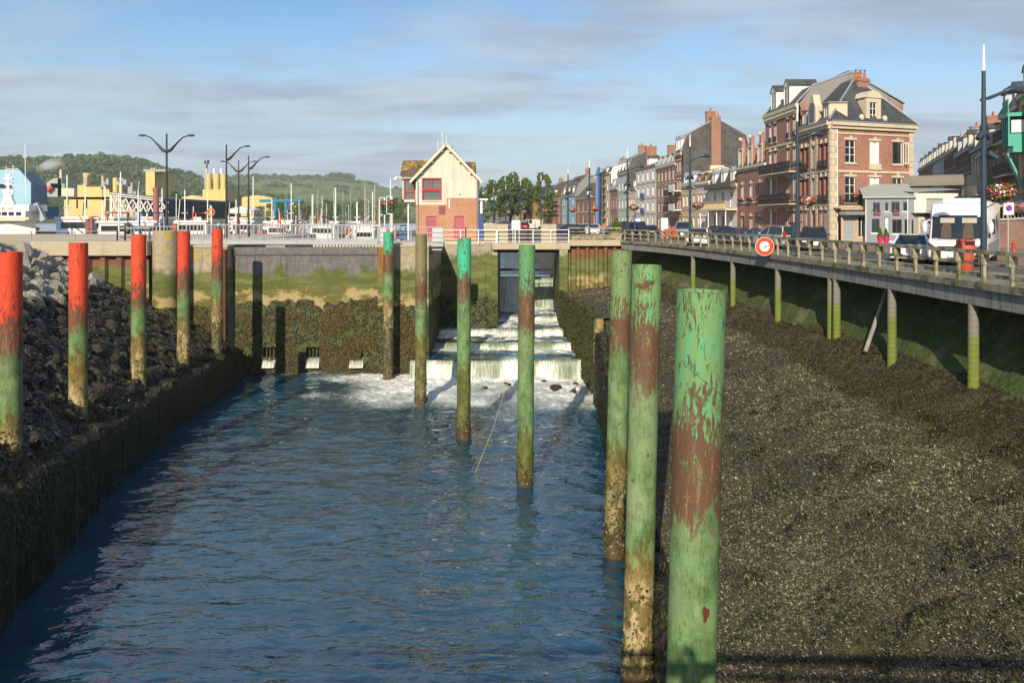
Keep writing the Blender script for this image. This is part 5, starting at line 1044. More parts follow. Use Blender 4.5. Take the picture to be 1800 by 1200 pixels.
# ---------------------------------------------------------------- big brick corner house
u1 = Vector((-0.01, -1, 0)).normalized()      # quay side, far to near
cA = Vector((30, 75, 0)); dL = dB - 0.02; w1 = dL - 75; sa = math.atan2(0.36, 0.93); w2 = 10.4
ch = empty('corner_brick_house', (30, 75, ROADZ), 0, 'large red brick corner house with cream stone trim and hipped slate roof', 'house', 'houses of the quayside row')
H = PZ(214, 75) - ROADZ
M1 = Matrix.Translation((FX(dL) - 30, dL - 75, 0)) @ Matrix.Rotation(math.atan2(75 - dL, 30 - FX(dL)), 4, 'Z'); w1 = math.hypot(dL - 75, FX(dL) - 30)
M2 = Matrix.Rotation(sa, 4, 'Z')
hol = []
for z0, z1 in ((0.7, 3.1), (4.0, 6.3), (7.3, 9.5)):
    for x in (0.06, 0.20, 0.68, 0.82): hol.append((w1 * x, z0, w1 * x + 0.85, z1, 'blind' if z0 < 1 else 'casement'))
    hol.append((w1 * 0.44, z0, w1 * 0.44 + 1.0, z1, 'door' if z0 < 1 else 'blind'))
facade(ch, M1, w1, H, hol, M['br_red'], frame=M['redwood'], lintel='key', blindmat=M['white'], seed=31)
for x0, x1 in ((0.40, 0.43), (0.57, 0.60)):
    for z in np.arange(0.2, H - 0.8, 0.62): MB().box(w1 * x0 - 0.12, w1 * x1 + 0.12, -0.06, -0.004, z, z + 0.58).build('quoin', M['stone'], ch, M1)
for z in (3.55, 6.8): MB().box(0, w1, -0.09, -0.004, z - 0.1, z + 0.12).build('string_course', M['stone'], ch, M1)
for z0 in (3.95, 7.25):
    for x in (0.04, 0.66): mb = MB().box(w1 * x, w1 * x + 2.5, -0.25, -0.11, z0 - 0.05, z0 + 0.03); [mb.cbox((w1 * x + 0.1 + j * 0.12, -0.22, z0 + 0.3), (0.03, 0.03, 0.6)) for j in range(20)]; mb.build('window_guard', M['iron'], ch, M1)['kind'] = 'stuff'
for x in (0.06, 0.68): b = MB().box(w1 * x, w1 * x + 2.3, -0.3, -0.11, 0.35, 0.55).build('flower_box', M['iron'], ch, M1)
hol = []
rowA, rowB = (3.75, 6.25), (7.55, 9.75)
for k, x in enumerate((0.17, 0.46, 0.74)):
    for r_, (z0, z1) in enumerate((rowA, rowB)): hol.append((w2 * x, z0, w2 * x + 1.25, z1, 'blind' if k == 1 else ('open' if (k == 2 and r_ == 1) else 'french')))
facade(ch, M2, w2, H, hol, M['br_red'], lintel='key', seed=32, blindmat=M['white'])
f_, p_ = win_meshes(0.55, 2.1, 'pair'); inst('open_casement', withmat(f_, M['white']), ch, M=M2 @ T(w2 * 0.74 + 1.2, -0.12, 7.58) @ Matrix.Rotation(R(-70), 4, 'Z') @ T(-0.05, 0, 0))
for z, t in ((3.2, 0.2), (6.75, 0.22), (10.35, 0.16)): MB().box(0, w2, -0.09, -0.004, z - t / 2, z + t / 2).build('string_course', M['stone'], ch, M2)
mb = MB().box(w2 * 0.45, w2 * 0.46 + 1.35, -0.14, -0.004, 6.95, 7.42); mb.build('balustrade_panel', M['stone'], ch, M2)
for x in (0.0, w2 - 0.62):
    for i, z in enumerate(np.arange(0.1, H - 0.9, 0.60)): MB().box(x + (0 if i % 2 else 0.04), x + 0.62 - (0 if i % 2 else 0.08), -0.07, -0.004, z, z + 0.57).build('quoin', M['stone'], ch, M2)
for i, z in enumerate(np.arange(0.1, H - 0.9, 0.60)): MB().box(w1 - 0.5 + (0.06 if i % 2 else 0), w1 - 0.01, -0.07, -0.004, z, z + 0.57).build('quoin', M['stone'], ch, M1)
for Mx, ww_ in ((M1, w1), (M2, w2)):
    MB().box(-0.1, ww_ + 0.15, -0.45, -0.004, H - 0.32, H + 0.02).box(-0.05, ww_ + 0.08, -0.25, -0.004, H - 0.62, H - 0.322).build('cornice', M['stone'], ch, Mx); MB().box(-0.1, ww_ + 0.2, -0.5, -0.1, H + 0.024, H + 0.12).build('gutter', M['zinc'], ch, Mx)
balcony(ch, M2, w2 * 0.10, w2 * 0.93, 3.5, 0.9)
for x in (0.2, 0.48, 0.76): MB().box(w2 * x, w2 * x + 1.0, -0.75, -0.55, 4.5, 4.68).build('planter', M['pot'], ch, M2)
MB().bar((w2 * 0.065, -0.12, 0.2), (w2 * 0.065, -0.12, H - 0.7), 0.09).build('downpipe', M['white'], ch, M2)
# roof: hipped over the wedge plan
pA = M1 @ Vector((0, -0.3, 0)); pB = Vector((-0.3, -0.4, 0)); pC = M2 @ Vector((w2 + 0.3, -0.3, 0)); pD = M2 @ Vector((w2 + 0.3, 11, 0)); zt_ = PZ(138, 80) - ROADZ; hz = H + 0.125
r1 = Vector((4.2, 4.4, zt_)); r2 = Vector((4.4, 10.5, zt_)); pA2 = Vector((pA.x, pA.y + 2.0, 0)); pD2 = Vector((pA.x + 11, pA.y + 2.5, 0))
def up(p, z): return (p.x, p.y, z)
mb = MB().poly([up(pB, hz), up(pC, hz), r1]).poly([up(pA, hz), up(pB, hz), r1, r2]).poly([up(pC, hz), up(pD2, hz), r2, r1]).poly([up(pA, hz), r2, up(pD2, hz)])
rf = mb.build('roof', M['slate_lich'], ch, recalc=False)
for a, b in ((pB, r1), (pC, r1)): MB().bar(up(a, hz + 0.05), tuple(b), 0.16, 0.12).build('hip_ridge', M['zinc'], rf)
MB().box(w2 - 0.25, w2 - 0.005, 0.23, 8, 0, H).build('side_wall', M['br_red'], ch, M2)
# chimney and stone dormer on the street side
cc = M2 @ Vector((w2 * 0.575, 2.4, 0)); c = MB().box(-0.75, 0.75, -0.45, 0.45, H + 1.2, PZ(134, 78) - ROADZ).box(-0.83, 0.83, -0.53, 0.53, PZ(140, 78) - ROADZ, PZ(137, 78) - ROADZ).build('chimney', M['br_chim'], ch, Matrix.Translation((cc.x, cc.y, 0)) @ M2)
for i in range(3):
    MB().lathe([(0.17, 0), (0.14, 0.55)], (cc.x - 0.5 + i * 0.5, cc.y + 0.15 * (i - 1), PZ(134, 78) - ROADZ + 0.003), 8).build('chimney_pot', M['pot'], c); MB().lathe([(0.05, 0), (0.05, 0.25), (0.2, 0.27)], (cc.x - 0.5 + i * 0.5, cc.y + 0.15 * (i - 1), PZ(134, 78) - ROADZ + 0.56), 8).build('cowl', M['iron'], c)
xd = w2 * 0.50; dm = MB().box(xd - 0.95, xd - 0.45, -0.05, 1.8, H + 0.12, H + 2.5).box(xd + 0.45, xd + 0.95, -0.05, 1.8, H + 0.12, H + 2.5).box(xd - 0.45, xd + 0.45, -0.05, 0.3, H + 2.1, H + 2.5).extr([(xd - 1.15, H + 2.5), (xd + 1.15, H + 2.5), (xd + 0.7, H + 3.0), (xd, H + 3.25), (xd - 0.7, H + 3.0)], 'y', -0.15, 2.6).build('stone_dormer', M['stone'], ch, M2)
fm, pm = win_meshes(0.9, 1.9, 'casement'); wv = inst('window', withmat(fm, M['white']), dm, M=M2 @ T(xd - 0.45, -0.04, H + 0.2)); inst('pane', withmat(pm, M['glass']), wv)
for sx in (-1, 1): MB().ball((xd + sx * 1.45, 0.0, H + 0.55), 0.28, 10, 6, (1, 1, 1.2)).build('urn', M['stone'], dm, M2)
# carved gable and zinc dormers on the quay side roof
g1 = MB().extr([(w1 * 0.38, H), (w1 * 0.62, H), (w1 * 0.61, H + 1.9), (w1 * 0.56, H + 2.3), (w1 * 0.53, H + 3.1), (w1 * 0.47, H + 3.1), (w1 * 0.44, H + 2.3), (w1 * 0.39, H + 1.9)], 'y', -0.2, 0.5).build('carved_gable', M['stone'], ch, M1)
MB().box(w1 * 0.44, w1 * 0.56, -0.26, -0.204, H + 0.5, H + 2.3).build('gable_window', M['glass'], g1, M1)
for x in (0.16, 0.84): dormer(ch, 0, 0, 0, 1.2, 1.5, 1.8, M['stone'], M['zinc'], gable=False).matrix_basis = M1 @ T(w1 * x, 0.1, H + 0.35)
# shop at the foot of the corner house
sp = empty('corner_shop', tuple(Vector((30, 75, ROADZ)) + M2 @ Vector((0.2, -1.1, 0))), sa, 'cream single storey shop front with roller shutter and purple sign', 'shop')
hol = [(0.35, 0.1, 1.75, 2.5, 'blind'), (2.1, 0.5, 3.0, 2.5, 'pair'), (3.5, 0.1, 4.4, 2.6, 'pair'), (4.9, 0.3, 6.3, 2.7, 'pair')]
facade(sp, I4, 6.6, 3.35, hol, M['r_tan'], sill=False, blindmat=plain((0.42, 0.44, 0.46), 0.5, 0.1), seed=40)
MB().box(0, 6.6, 0.23, 1.2, 3.2, 3.35).build('roof_slab', M['conc'], sp); MB().box(-0.2, 2.4, -0.8, -0.004, 2.6, 2.95).build('shutter_hood', M['zinc'], sp); MB().box(-0.25, 2.45, -0.85, -0.0, 2.953, 3.05).build('hood_top', M['black'], sp)
sg = MB().box(3.3, 6.2, -0.2, -0.05, 2.6, 4.1).build('shop_sign', plain((0.075, 0.045, 0.11), 0.5, 0.2), sp); MB().extr([(3.7, 3.2), (5.8, 3.2), (5.5, 3.95), (4.0, 3.95)], 'y', -0.215, -0.203).build('sign_picture', plain((0.45, 0.55, 0.52), 0.5, 0.3, 3), sg); MB().box(3.7, 5.8, -0.216, -0.203, 3.08, 3.17).build('sign_band', plain((0.15, 0.40, 0.12), 0.5), sg)
for i in range(9): MB().box(0.4, 1.7, 0.06, 0.10, 0.2 + i * 0.26, 0.42 + i * 0.26).build('shutter_slat', plain((0.40, 0.42, 0.44), 0.4, 0.1), sp)
# ---------------------------------------------------------------- small grey clad house
dg = 74.0; gx = PX(1521, dg); gh = empty('grey_clad_house', (gx, dg, ROADZ), R(-15), 'small two storey grey clad house with flower boxes and flat sloping roof', 'house')
wv_ = 5.6; Hg = PZ(346, dg) - ROADZ
hol = [(0.9, 2.9, 1.7, 3.75, 'pair'), (2.3, 2.95, 2.65, 3.75, 'none'), (3.0, 2.85, 3.95, 3.8, 'pair'), (4.35, 2.95, 4.85, 3.8, 'none'), (0.75, 0.95, 1.65, 2.25, 'pair'), (2.25, 0.2, 2.75, 2.4, 'door'), (3.1, 0.9, 4.2, 2.2, 'pair'), (4.5, 0.2, 4.95, 2.2, 'none')]
M['clad'] = (lambda s: s.fin(s.mix(s.noise(s.obj(), 0.9, 4), (0.22, 0.24, 0.26), (0.28, 0.30, 0.32)), 0.6, s.bump(s.math('SINE', s.math('MULTIPLY', s.xyz(s.obj())[0], 52.0)), 0.5, 0.02), 0, 0.3))(NT('grey_cladding'))
facade(gh, I4, wv_, Hg, hol, M['clad'], surround=M['white'], frame=plain((0.05, 0.055, 0.06), 0.5), shut=M['white'], seed=41); gh.scale = (0.74, 0.5, 1)
MB().box(wv_ - 0.2, wv_ - 0.004, 0.23, 8, 0, Hg).build('side_wall', M['clad'], gh); MB().box(0, 0.2, 0.23, 8, 0, Hg).build('side_wall', M['clad'], gh)
mb = MB().poly([(-0.3, -0.35, Hg + 0.02), (wv_ + 0.2, -0.35, Hg + 0.02), (wv_ + 0.2, 7, Hg + 1.3), (-0.3, 7, Hg + 1.3)]); mb.build('roof', plain((0.30, 0.33, 0.32), 0.6, 0.15), gh, recalc=False); MB().box(-0.35, wv_ + 0.25, -0.5, -0.352, Hg - 0.12, Hg + 0.02).build('gutter', M['zinc'], gh)
for x in (0.06, wv_ - 0.75): MB().bar((x, -0.06, 0.1), (x, -0.06, Hg - 0.1), 0.08).build('downpipe', M['white'], gh)
for x in (0.95, 3.15): b = MB().box(x, x + 0.8, -0.42, -0.11, 2.62, 2.85).build('flower_box', M['wood'], gh); flowers(200, (x + 0.3, -0.3, 2.95), (0.5, 0.22, 0.22), [(0.35, 0.08, 0.3), (0.25, 0.06, 0.2)], 330 + int(x), 'flowers', b, 0.35)
# white annexe with roller blind, arched wall behind
an = empty('white_annexe', (PX(1606, 73.0), 73.0, ROADZ), R(10), 'white annexe with one wide shuttered window beside the grey clad house', 'house')
facade(an, I4, 4.6, 4.6, [(1.3, 2.9, 3.9, 4.1, 'blind')], M['r_white'], blindmat=plain((0.36, 0.38, 0.36), 0.7, 0.1), frame=M['black'], seed=42); MB().box(0.05, 4.6, 0.23, 6, 0, 4.6).build('body', M['r_white'], an)
MB().poly([(-0.1, -0.2, 4.65), (4.7, -0.2, 4.95), (4.7, 6, 5.5), (-0.1, 6, 5.3)]).build('roof', plain((0.30, 0.33, 0.32), 0.6, 0.15), an, recalc=False)
MB().box(-0.4, 2.2, -1.2, -0.5, 0, 2.4).build('poster_wall', M['cream'], an); MB().box(-0.3, 1.0, -1.216, -1.203, 0.4, 2.2).build('poster', (lambda s: s.fin(s.ramp(s.noise(s.map(s.obj(), (2.5, 1, 1.2)), 2.2, 3), [(0.35, (0.05, 0.16, 0.30)), (0.5, (0.45, 0.45, 0.45)), (0.62, (0.38, 0.06, 0.06))]), 0.5))(NT('poster_print')), an)
aw = empty('arched_wall', (PX(1607, 76), 76, ROADZ), R(8), 'old curved tile-topped wall end rising above the annexe roof', 'wall')
mb = MB(); arc = [(0.75 * math.cos(math.pi * t / 10), 0.75 * math.sin(math.pi * t / 10)) for t in range(11)]
mb.extr([(-0.75, 0)] + [(-a, 5.6 + b) for a, b in arc] + [(0.75, 0)], 'y', 0, 0.5); mb.build('end_wall', M['cream'], aw).location = (4.6, -2.0, 0); mb = MB(); mb.extr([(-0.8, 5.4)] + [(-a * 1.07, 5.65 + b * 1.07) for a, b in arc] + [(0.8, 5.4)], 'y', 0.5, 7); mb.build('barrel_roof', plain((0.20, 0.19, 0.15), 0.9, 0.3, 5, 0, 0.3), aw).matrix_basis = T(4.6, -2.0, 0) @ Matrix.Rotation(R(38), 4, 'Z'); MB().box(3.9, 5.5, -3.4, -2.1, 0, 5.3).build('gate_pier', M['cream'], aw)
# ---------------------------------------------------------------- side street climbing to the right (in shade)
SZ = 13.2
sheet('side_street', [(40, 58), (34, 84), (60, 150), (90, 210), (100, 205), (70, 145), (46, 84), (58, 50), (60, 30), (50, 30)], SZ, M['road'])
land('side_street_bank', [(43.0, 66), (52, 50), (200, 50), (200, 300), (98, 212), (62, 152), (41, 84)], 10, SZ - 0.01, M['ground'])
def SL(t): return Vector((40.5 + 0.40 * t, 62 + t * 0.95, 0))       # facade line, t metres along from the near end
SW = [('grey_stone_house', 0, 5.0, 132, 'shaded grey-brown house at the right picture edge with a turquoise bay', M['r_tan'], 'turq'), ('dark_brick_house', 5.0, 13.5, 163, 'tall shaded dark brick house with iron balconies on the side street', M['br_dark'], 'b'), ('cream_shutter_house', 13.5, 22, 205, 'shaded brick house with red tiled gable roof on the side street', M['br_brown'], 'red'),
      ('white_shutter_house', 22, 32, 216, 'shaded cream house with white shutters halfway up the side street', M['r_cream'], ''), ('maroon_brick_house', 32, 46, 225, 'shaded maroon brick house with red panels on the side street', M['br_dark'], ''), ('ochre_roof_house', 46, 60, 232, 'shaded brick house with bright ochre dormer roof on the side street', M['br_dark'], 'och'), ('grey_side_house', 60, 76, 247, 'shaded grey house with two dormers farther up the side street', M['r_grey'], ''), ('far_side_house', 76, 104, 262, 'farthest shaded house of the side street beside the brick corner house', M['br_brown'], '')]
for i, (nm, t0, t1, py, lb, wallm, ex) in enumerate(SW):
    A = SL(t1); B = SL(t0); u = B - A; w = u.length; H = PZ(py, B.y) - SZ - (2.2 if i > 1 else 1.0); zb = SZ
    rt = empty(nm, (A.x, A.y, zb), math.atan2(u.y, u.x), lb, 'house', 'houses on the side street'); fl = max(2, round(H / 3.0)); fh = H / fl; cols = max(2, int(w / 2.4))
    rows = [(fh * k + 0.55, fh * k + min(fh - 0.4, 2.3)) for k in range(fl)]; facade(rt, I4, w, H, grid_holes(w, cols, rows, 1.0, 0.5, ('blind', 'casement', 'cross'), i), wallm, lintel='flat', seed=60 + i)
    MB().box(w - 0.25, w - 0.005, 0.23, 9, 0, H).build('side_wall', wallm, rt); MB().box(0.005, 0.25, 0.23, 9, 0, H).build('side_wall', wallm, rt); MB().box(0, w, -0.25, -0.004, H - 0.3, H + 0.02).build('cornice', M['stone'], rt)
    tp_ = H + 3.0; roof_on(rt, w, 9, H, [(-0.2, H), (0.9, H + 2.0), (4.5, tp_), (9.2, H)] if ex != 'red' else [(-0.3, H - 0.1), (4.5, tp_), (9.2, H)], {'red': plain((0.30, 0.085, 0.03), 0.8, 0.25, 4), 'och': slate((0.26, 0.16, 0.03), (0.35, 0.22, 0.03), 0.4)}.get(ex, M['slate']), sidew=wallm, verge=M['galv'])
    for k in range(max(1, int(w / 4))): dormer(rt, w * (k + 0.5) / max(1, int(w / 4)), -0.05, H + 0.2, 1.2, 1.5, 1.2, M['zinc'] if (k + i) % 3 else M['cream'], M['slate'], gable=(k + i) % 2 == 0)  # zinc grey on most dormers stands in for the shade on this street
    chimney(rt, w * 0.9, 4.5, tp_ - 0.8, tp_ + 1.3, 0.8, 1.5, 2)
    if ex == 'b':
        for z in (1, 2): balcony(rt, I4, w * 0.1, w * 0.9, fh * z + 0.3, 0.8)
    if ex == 'turq':
        tq = plain((0.04, 0.33, 0.24), 0.5, 0.1); b = MB().box(w * 0.12, w * 0.62, -0.95, -0.004, H * 0.50, H * 0.50 + 0.5).build('bay', tq, rt); MB().box(w * 0.12, w * 0.62, -1.35, -0.004, H * 0.80, H * 0.80 + 0.3).build('bay_cornice', tq, b)
        for x in (0.12, 0.28, 0.45, 0.60): MB().box(w * x, w * x + 0.12, -1.3, -1.2, H * 0.50 + 0.5, H * 0.80).build('bay_post', tq, b)
        MB().box(w * 0.13, w * 0.61, -1.22, -1.15, H * 0.50 + 0.5, H * 0.80).build('bay_glass', M['glass'], b); MB().box(w * 0.585, w * 0.595, -1.05, -0.2, H * 0.50 + 1.6, H * 0.80 - 0.3).build('bay_cheek', M['white'], b); MB().box(w * 0.60, w * 0.615, -1.2, -0.1, H * 0.50 + 0.5, H * 0.50 + 1.5).build('bay_cheek', tq, b)
        mb = MB(); [mb.cbox((w * 0.14 + k * 0.2, -1.28, H * 0.80 + 0.8), (0.08, 0.06, 1.0)) for k in range(13)]; mb.box(w * 0.12, w * 0.62, -1.33, -1.23, H * 0.80 + 1.3, H * 0.80 + 1.42); mb.build('bay_balustrade', tq, b); MB().bar((w * 0.37, -0.1, H * 0.22), (w * 0.37, -1.2, H * 0.50), 0.9, 0.15).build('bay_bracket', tq, b)
    mb = MB().bar((w * 0.5, 4.4, tp_), (w * 0.5, 4.4, tp_ + 1.9), 0.04).bar((w * 0.5 - 0.7, 4.4, tp_ + 1.8), (w * 0.5 + 0.7, 4.4, tp_ + 1.8), 0.03); [mb.bar((w * 0.5 + q, 4.1, tp_ + 1.8), (w * 0.5 + q, 4.7, tp_ + 1.8), 0.025) for q in (-0.6, -0.3, 0.3, 0.6)]; mb.build('aerial', M['iron'], rt)
# retaining wall of the side street with its fence
rw = empty('street_retaining_wall', (PX(1660, 62), 62, ROADZ), R(-14), 'dark red brick retaining wall below the side street railing', 'wall')
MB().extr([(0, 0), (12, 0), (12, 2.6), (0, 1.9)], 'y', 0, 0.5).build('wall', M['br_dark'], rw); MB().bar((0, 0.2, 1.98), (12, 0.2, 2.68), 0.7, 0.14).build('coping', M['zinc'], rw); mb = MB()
for i in range(46): mb.cbox((i * 0.26, 0.2, 2.55 + i * 0.0152), (0.05, 0.05, 1.1))
mb.bar((0, 0.2, 3.05), (12, 0.2, 3.75), 0.07); mb.build('fence_pales', M['sand'], rw)['kind'] = 'stuff'
for i, x in enumerate((1.2, 4.6)): b = MB().box(x, x + 1.6, -0.35, 0.0, 2.75, 3.0).build('flower_trough', M['iron'], rw); flowers(700, (x + 0.8, -0.2, 3.15), (1.0, 0.4, 0.45), [(0.62, 0.04, 0.10), (0.75, 0.70, 0.72), (0.60, 0.10, 0.18)], 350 + i, 'flowers', b, 0.45)
# ---------------------------------------------------------------- lock keeper's house
dh = 80.0; hx = PX(731, dh); hw = PX(838, dh) - hx; zg = 10.5
lk = empty('lock_house', (hx, dh, zg), 0, 'cream and brick lock control house with steep gable and red framed windows', 'house')
He = PZ(312, dh) - zg; Ha = PZ(256, dh) - zg; zs1 = PZ(360, dh) - zg; zs2 = PZ(348, dh) - zg
M['lockcream'] = (lambda s: s.fin(s.mix(s.math('MULTIPLY', s.step(s.noise(s.map(s.obj(), (2.2, 2, 0.25)), 1.0, 7, 0.65), 0.46, 0.72), 0.55), (0.58, 0.545, 0.45), (0.28, 0.265, 0.21)), 0.9, s.bump(s.noise(s.obj(), 25, 3), 0.15, 0.01), 0, 0.2))(NT('stained_cream_render'))
M['lockbrick'] = brick((0.38, 0.17, 0.095), (0.42, 0.33, 0.24), 0.24, 0.085, 0.25)
M['lockglass'] = glassy((0.10, 0.125, 0.12), 0.08, 'lock_house_glass'); M['pinkdoor'] = plain((0.36, 0.085, 0.11), 0.55, 0.18, 2); M['redframe'] = plain((0.40, 0.018, 0.035), 0.4, 0.1)
wx0, wx1 = PX(743, dh) - hx, PX(775, dh) - hx; wz0, wz1 = PZ(352, dh) - zg, PZ(315, dh) - zg
facade(lk, I4, hw, zs1, [(PX(749, dh) - hx, 0.2, PX(767, dh) - hx, PZ(380, dh) - zg, 'door'), (PX(799, dh) - hx, 0.1, PX(816, dh) - hx, PZ(380, dh) - zg, 'door')], M['lockbrick'], frame=M['pinkdoor'], shut=M['pinkdoor'], sill=False, nm='brick_base', seed=50)
facade(lk, T(0, 0, zs1), hw, He - zs1, [(wx0, wz0 - zs1, wx1, wz1 - zs1, 'none')], M['lockcream'], frame=M['redframe'], surround=M['lockcream'], seed=51, glass=M['lockglass'])
MB().box(PX(785, dh) - hx, hw - 0.002, -0.03, -0.003, zs1, zs2).build('raised_brick', M['lockbrick'], lk)
wf = MB().box(wx0 - 0.02, wx1 + 0.02, -0.03, 0.09, (wz0 + wz1) / 2 - 0.12, (wz0 + wz1) / 2 + 0.16).box((wx0 + wx1) / 2 - 0.05, (wx0 + wx1) / 2 + 0.05, -0.02, 0.09, (wz0 + wz1) / 2 + 0.163, wz1).build('window_bars', M['redframe'], lk)
for a, b, c, d_ in ((wx0 - 0.08, wx0 + 0.05, wz0 - 0.06, wz1 + 0.06), (wx1 - 0.05, wx1 + 0.08, wz0 - 0.06, wz1 + 0.06)): MB().box(a, b, -0.045, -0.003, c, d_).build('window_trim', M['redframe'], lk)
for c, d_ in ((wz0 - 0.12, wz0), (wz1, wz1 + 0.12)): MB().box(wx0 - 0.08, wx1 + 0.08, -0.05, -0.003, c, d_).build('window_trim', M['redframe'], lk)
MB().extr([(0, He), (hw, He), (hw / 2, Ha)], 'y', 0.0, 0.25).build('gable', M['lockcream'], lk)
for x in (0.002, hw - 0.25): MB().box(x, x + 0.248, 0.23, 6.4, 0, He).build('side_wall', M['lockcream'], lk)
MB().box(0.25, hw - 0.25, 6.2, 6.4, 0, He).build('back_wall', M['lockcream'], lk)
sl_ = (Ha - He) / (hw / 2); roofmat = slate((0.085, 0.062, 0.045), (0.36, 0.20, 0.02), 0.42, 'lichen_tiles', 0.3)
mb = MB()
for sx in (-1, 1):
    e = hw / 2 + sx * (hw / 2 + 0.55); ze = He - 0.55 * sl_ + 0.12
    mb.poly([(hw / 2, -0.45, Ha + 0.14), (e, -0.45, ze), (e, 6.8, ze), (hw / 2, 6.8, Ha + 0.14)])
    MB().bar((hw / 2, -0.48, Ha + 0.08), (e, -0.48, ze - 0.06), 0.10, 0.24).build('bargeboard', M['cream'], lk)
    for q in (0.12, 0.45, 0.8): MB().box(hw / 2 + sx * q * hw / 2 - 0.07, hw / 2 + sx * q * hw / 2 + 0.07, -0.4, -0.01, Ha - q * (Ha - He) - 0.28, Ha - q * (Ha - He) - 0.12).build('purlin_end', M['cream'], lk)
mb.build('roof', roofmat, lk, recalc=False)
# cross roof and window wing towards the lock
zr = PZ(282, dh + 3) - zg; xl_ = PX(702, dh + 0.5) - hx; xr_ = PX(836, dh + 3) - hx; ze = PZ(312, dh) - zg
mb = MB().quad((xl_, 0.6, ze), (hw / 2, 0.6, ze), (hw / 2, 3.2, zr), (xl_, 3.2, zr)).quad((xl_, 5.8, ze), (hw / 2, 5.8, ze), (hw / 2, 3.2, zr), (xl_, 3.2, zr)).quad((hw / 2, 0.9, ze - 0.4), (xr_, 0.9, ze - 0.4), (xr_, 3.2, zr - 0.15), (hw / 2, 3.2, zr - 0.15)).quad((hw / 2, 5.8, ze - 0.4), (xr_, 5.8, ze - 0.4), (xr_, 3.2, zr - 0.15), (hw / 2, 3.2, zr - 0.15))
mb.build('cross_roof', roofmat, lk, recalc=False)
bx0 = PX(705.5, dh) - hx; bz0 = PZ(355, dh) - zg
wing = MB().box(bx0, -0.004, 0.75, 5.4, bz0, bz0 + 0.25).box(bx0, -0.004, 0.75, 5.4, ze - 0.25, ze).box(bx0, bx0 + 0.14, 0.75, 0.9, bz0, ze).box(-0.14, -0.004, 0.75, 0.9, bz0, ze).box(bx0, bx0 + 0.14, 5.2, 5.4, bz0, ze).build('window_wing', M['lockcream'], lk)
MB().box(bx0 + 0.2, -0.15, 0.86, 0.88, bz0 + 0.25, ze - 0.25).build('wing_pane', M['lockglass'], wing); MB().box(bx0 + 0.06, bx0 + 0.09, 0.95, 5.2, bz0 + 0.25, ze - 0.25).build('wing_pane', M['lockglass'], wing)
mid = bz0 + 1.05
for a, b, c, d_ in ((bx0 + 0.18, bx0 + 0.27, bz0 + 0.2, ze - 0.2), (-0.24, -0.145, bz0 + 0.2, ze - 0.2), (bx0 * 0.42 - 0.04, bx0 * 0.42 + 0.04, mid, ze - 0.2)): MB().box(a, b, 0.77, 0.855, c, d_).build('wing_mullion', M['redframe'], wing)
for c, d_ in ((bz0 + 0.2, bz0 + 0.3), (mid - 0.1, mid + 0.1), (ze - 0.3, ze - 0.2)): MB().box(bx0 + 0.275, -0.245, 0.775, 0.85, c, d_).build('wing_rail', M['redframe'], wing)
MB().bar((PX(715, dh) - hx, 1.2, 0), (PX(715, dh) - hx, 1.2, bz0), 0.13).build('wing_post', M['white'], lk); MB().box(xl_ - 0.05, 0.0, 0.45, 0.58, ze - 0.1, ze + 0.03).build('gutter', M['zinc'], lk)
mb = MB().tube([(-0.55, 0.2, ze - 0.05), (0.1, -0.1, ze - 0.25), (0.22, -0.1, ze - 0.5), (0.22, -0.1, 0.2)], 0.055, 8); mb.build('downpipe', M['zinc'], lk, smooth=True)
MB().tube([(hw + 0.12, -0.1, He - 0.3), (hw + 0.12, -0.1, 0.2)], 0.055, 8).build('downpipe', M['zinc'], lk, smooth=True)
cm_ = MB().ball((xl_ - 0.35, 0.3, ze - 0.15), 0.22).bar((xl_ - 0.35, 0.3, ze + 0.1), (xl_ + 0.2, 0.5, ze + 0.1), 0.07).build('security_camera', M['white'], lk, smooth=True)
for k, (px_, t_) in enumerate(((770, 246), (777.5, 232), (784.5, 238))): MB().tube([P(px_, 268, dh + 1.5) - Vector((hx, dh, zg)), P(px_, t_, dh + 1.5) - Vector((hx, dh, zg))], 0.03, 6).build('aerial', M['white'], lk)
MB().box(PX(771, dh) - hx, PX(783, dh) - hx, -0.05, -0.003, PZ(376, dh) - zg, PZ(361, dh) - zg).build('vent_frame', M['pinkdoor'], lk)
for i in range(6): MB().box(PX(771, dh) - hx + 0.05, PX(783, dh) - hx - 0.05, -0.1, -0.053, PZ(376, dh) - zg + 0.05 + i * 0.135, PZ(376, dh) - zg + 0.12 + i * 0.135).build('vent_slat', plain((0.25, 0.06, 0.07), 0.6), lk)
for x in (749, 799):
    for i in range(9): MB().box(PX(x, dh) - hx + 0.12, PX(x + 17, dh) - hx - 0.12, 0.085, 0.122, 0.35 + i * 0.2, 0.44 + i * 0.2).build('louvre', M['pinkdoor'], lk) if x == 749 else None
MB().box(PX(789, dh) - hx, PX(791, dh) - hx, -0.12, -0.035, PZ(366, dh) - zg, PZ(350, dh) - zg).build('conduit', M['white'], lk)
MB().ball((PX(808, dh) - hx, -0.1, PZ(340, dh) - zg), 0.12).build('wall_lamp', M['white'], lk)
cn = MB().box(hw + 0.1, hw + 1.1, 0.4, 3.5, PZ(352, dh) - zg, PZ(349, dh) - zg).build('porch_roof', M['white'], lk); MB().box(hw + 0.3, hw + 0.55, 0.6, 0.85, 0, PZ(352, dh) - zg).build('porch_post', M['white'], cn)
MB().tube([P(795, 262, dh + 1.5) - Vector((hx, dh, zg)), P(795, 257, dh + 1.5) - Vector((hx, dh, zg)), P(797, 256, dh + 1.5) - Vector((hx, dh, zg))], 0.04, 6).build('flue', M['pot'], lk)
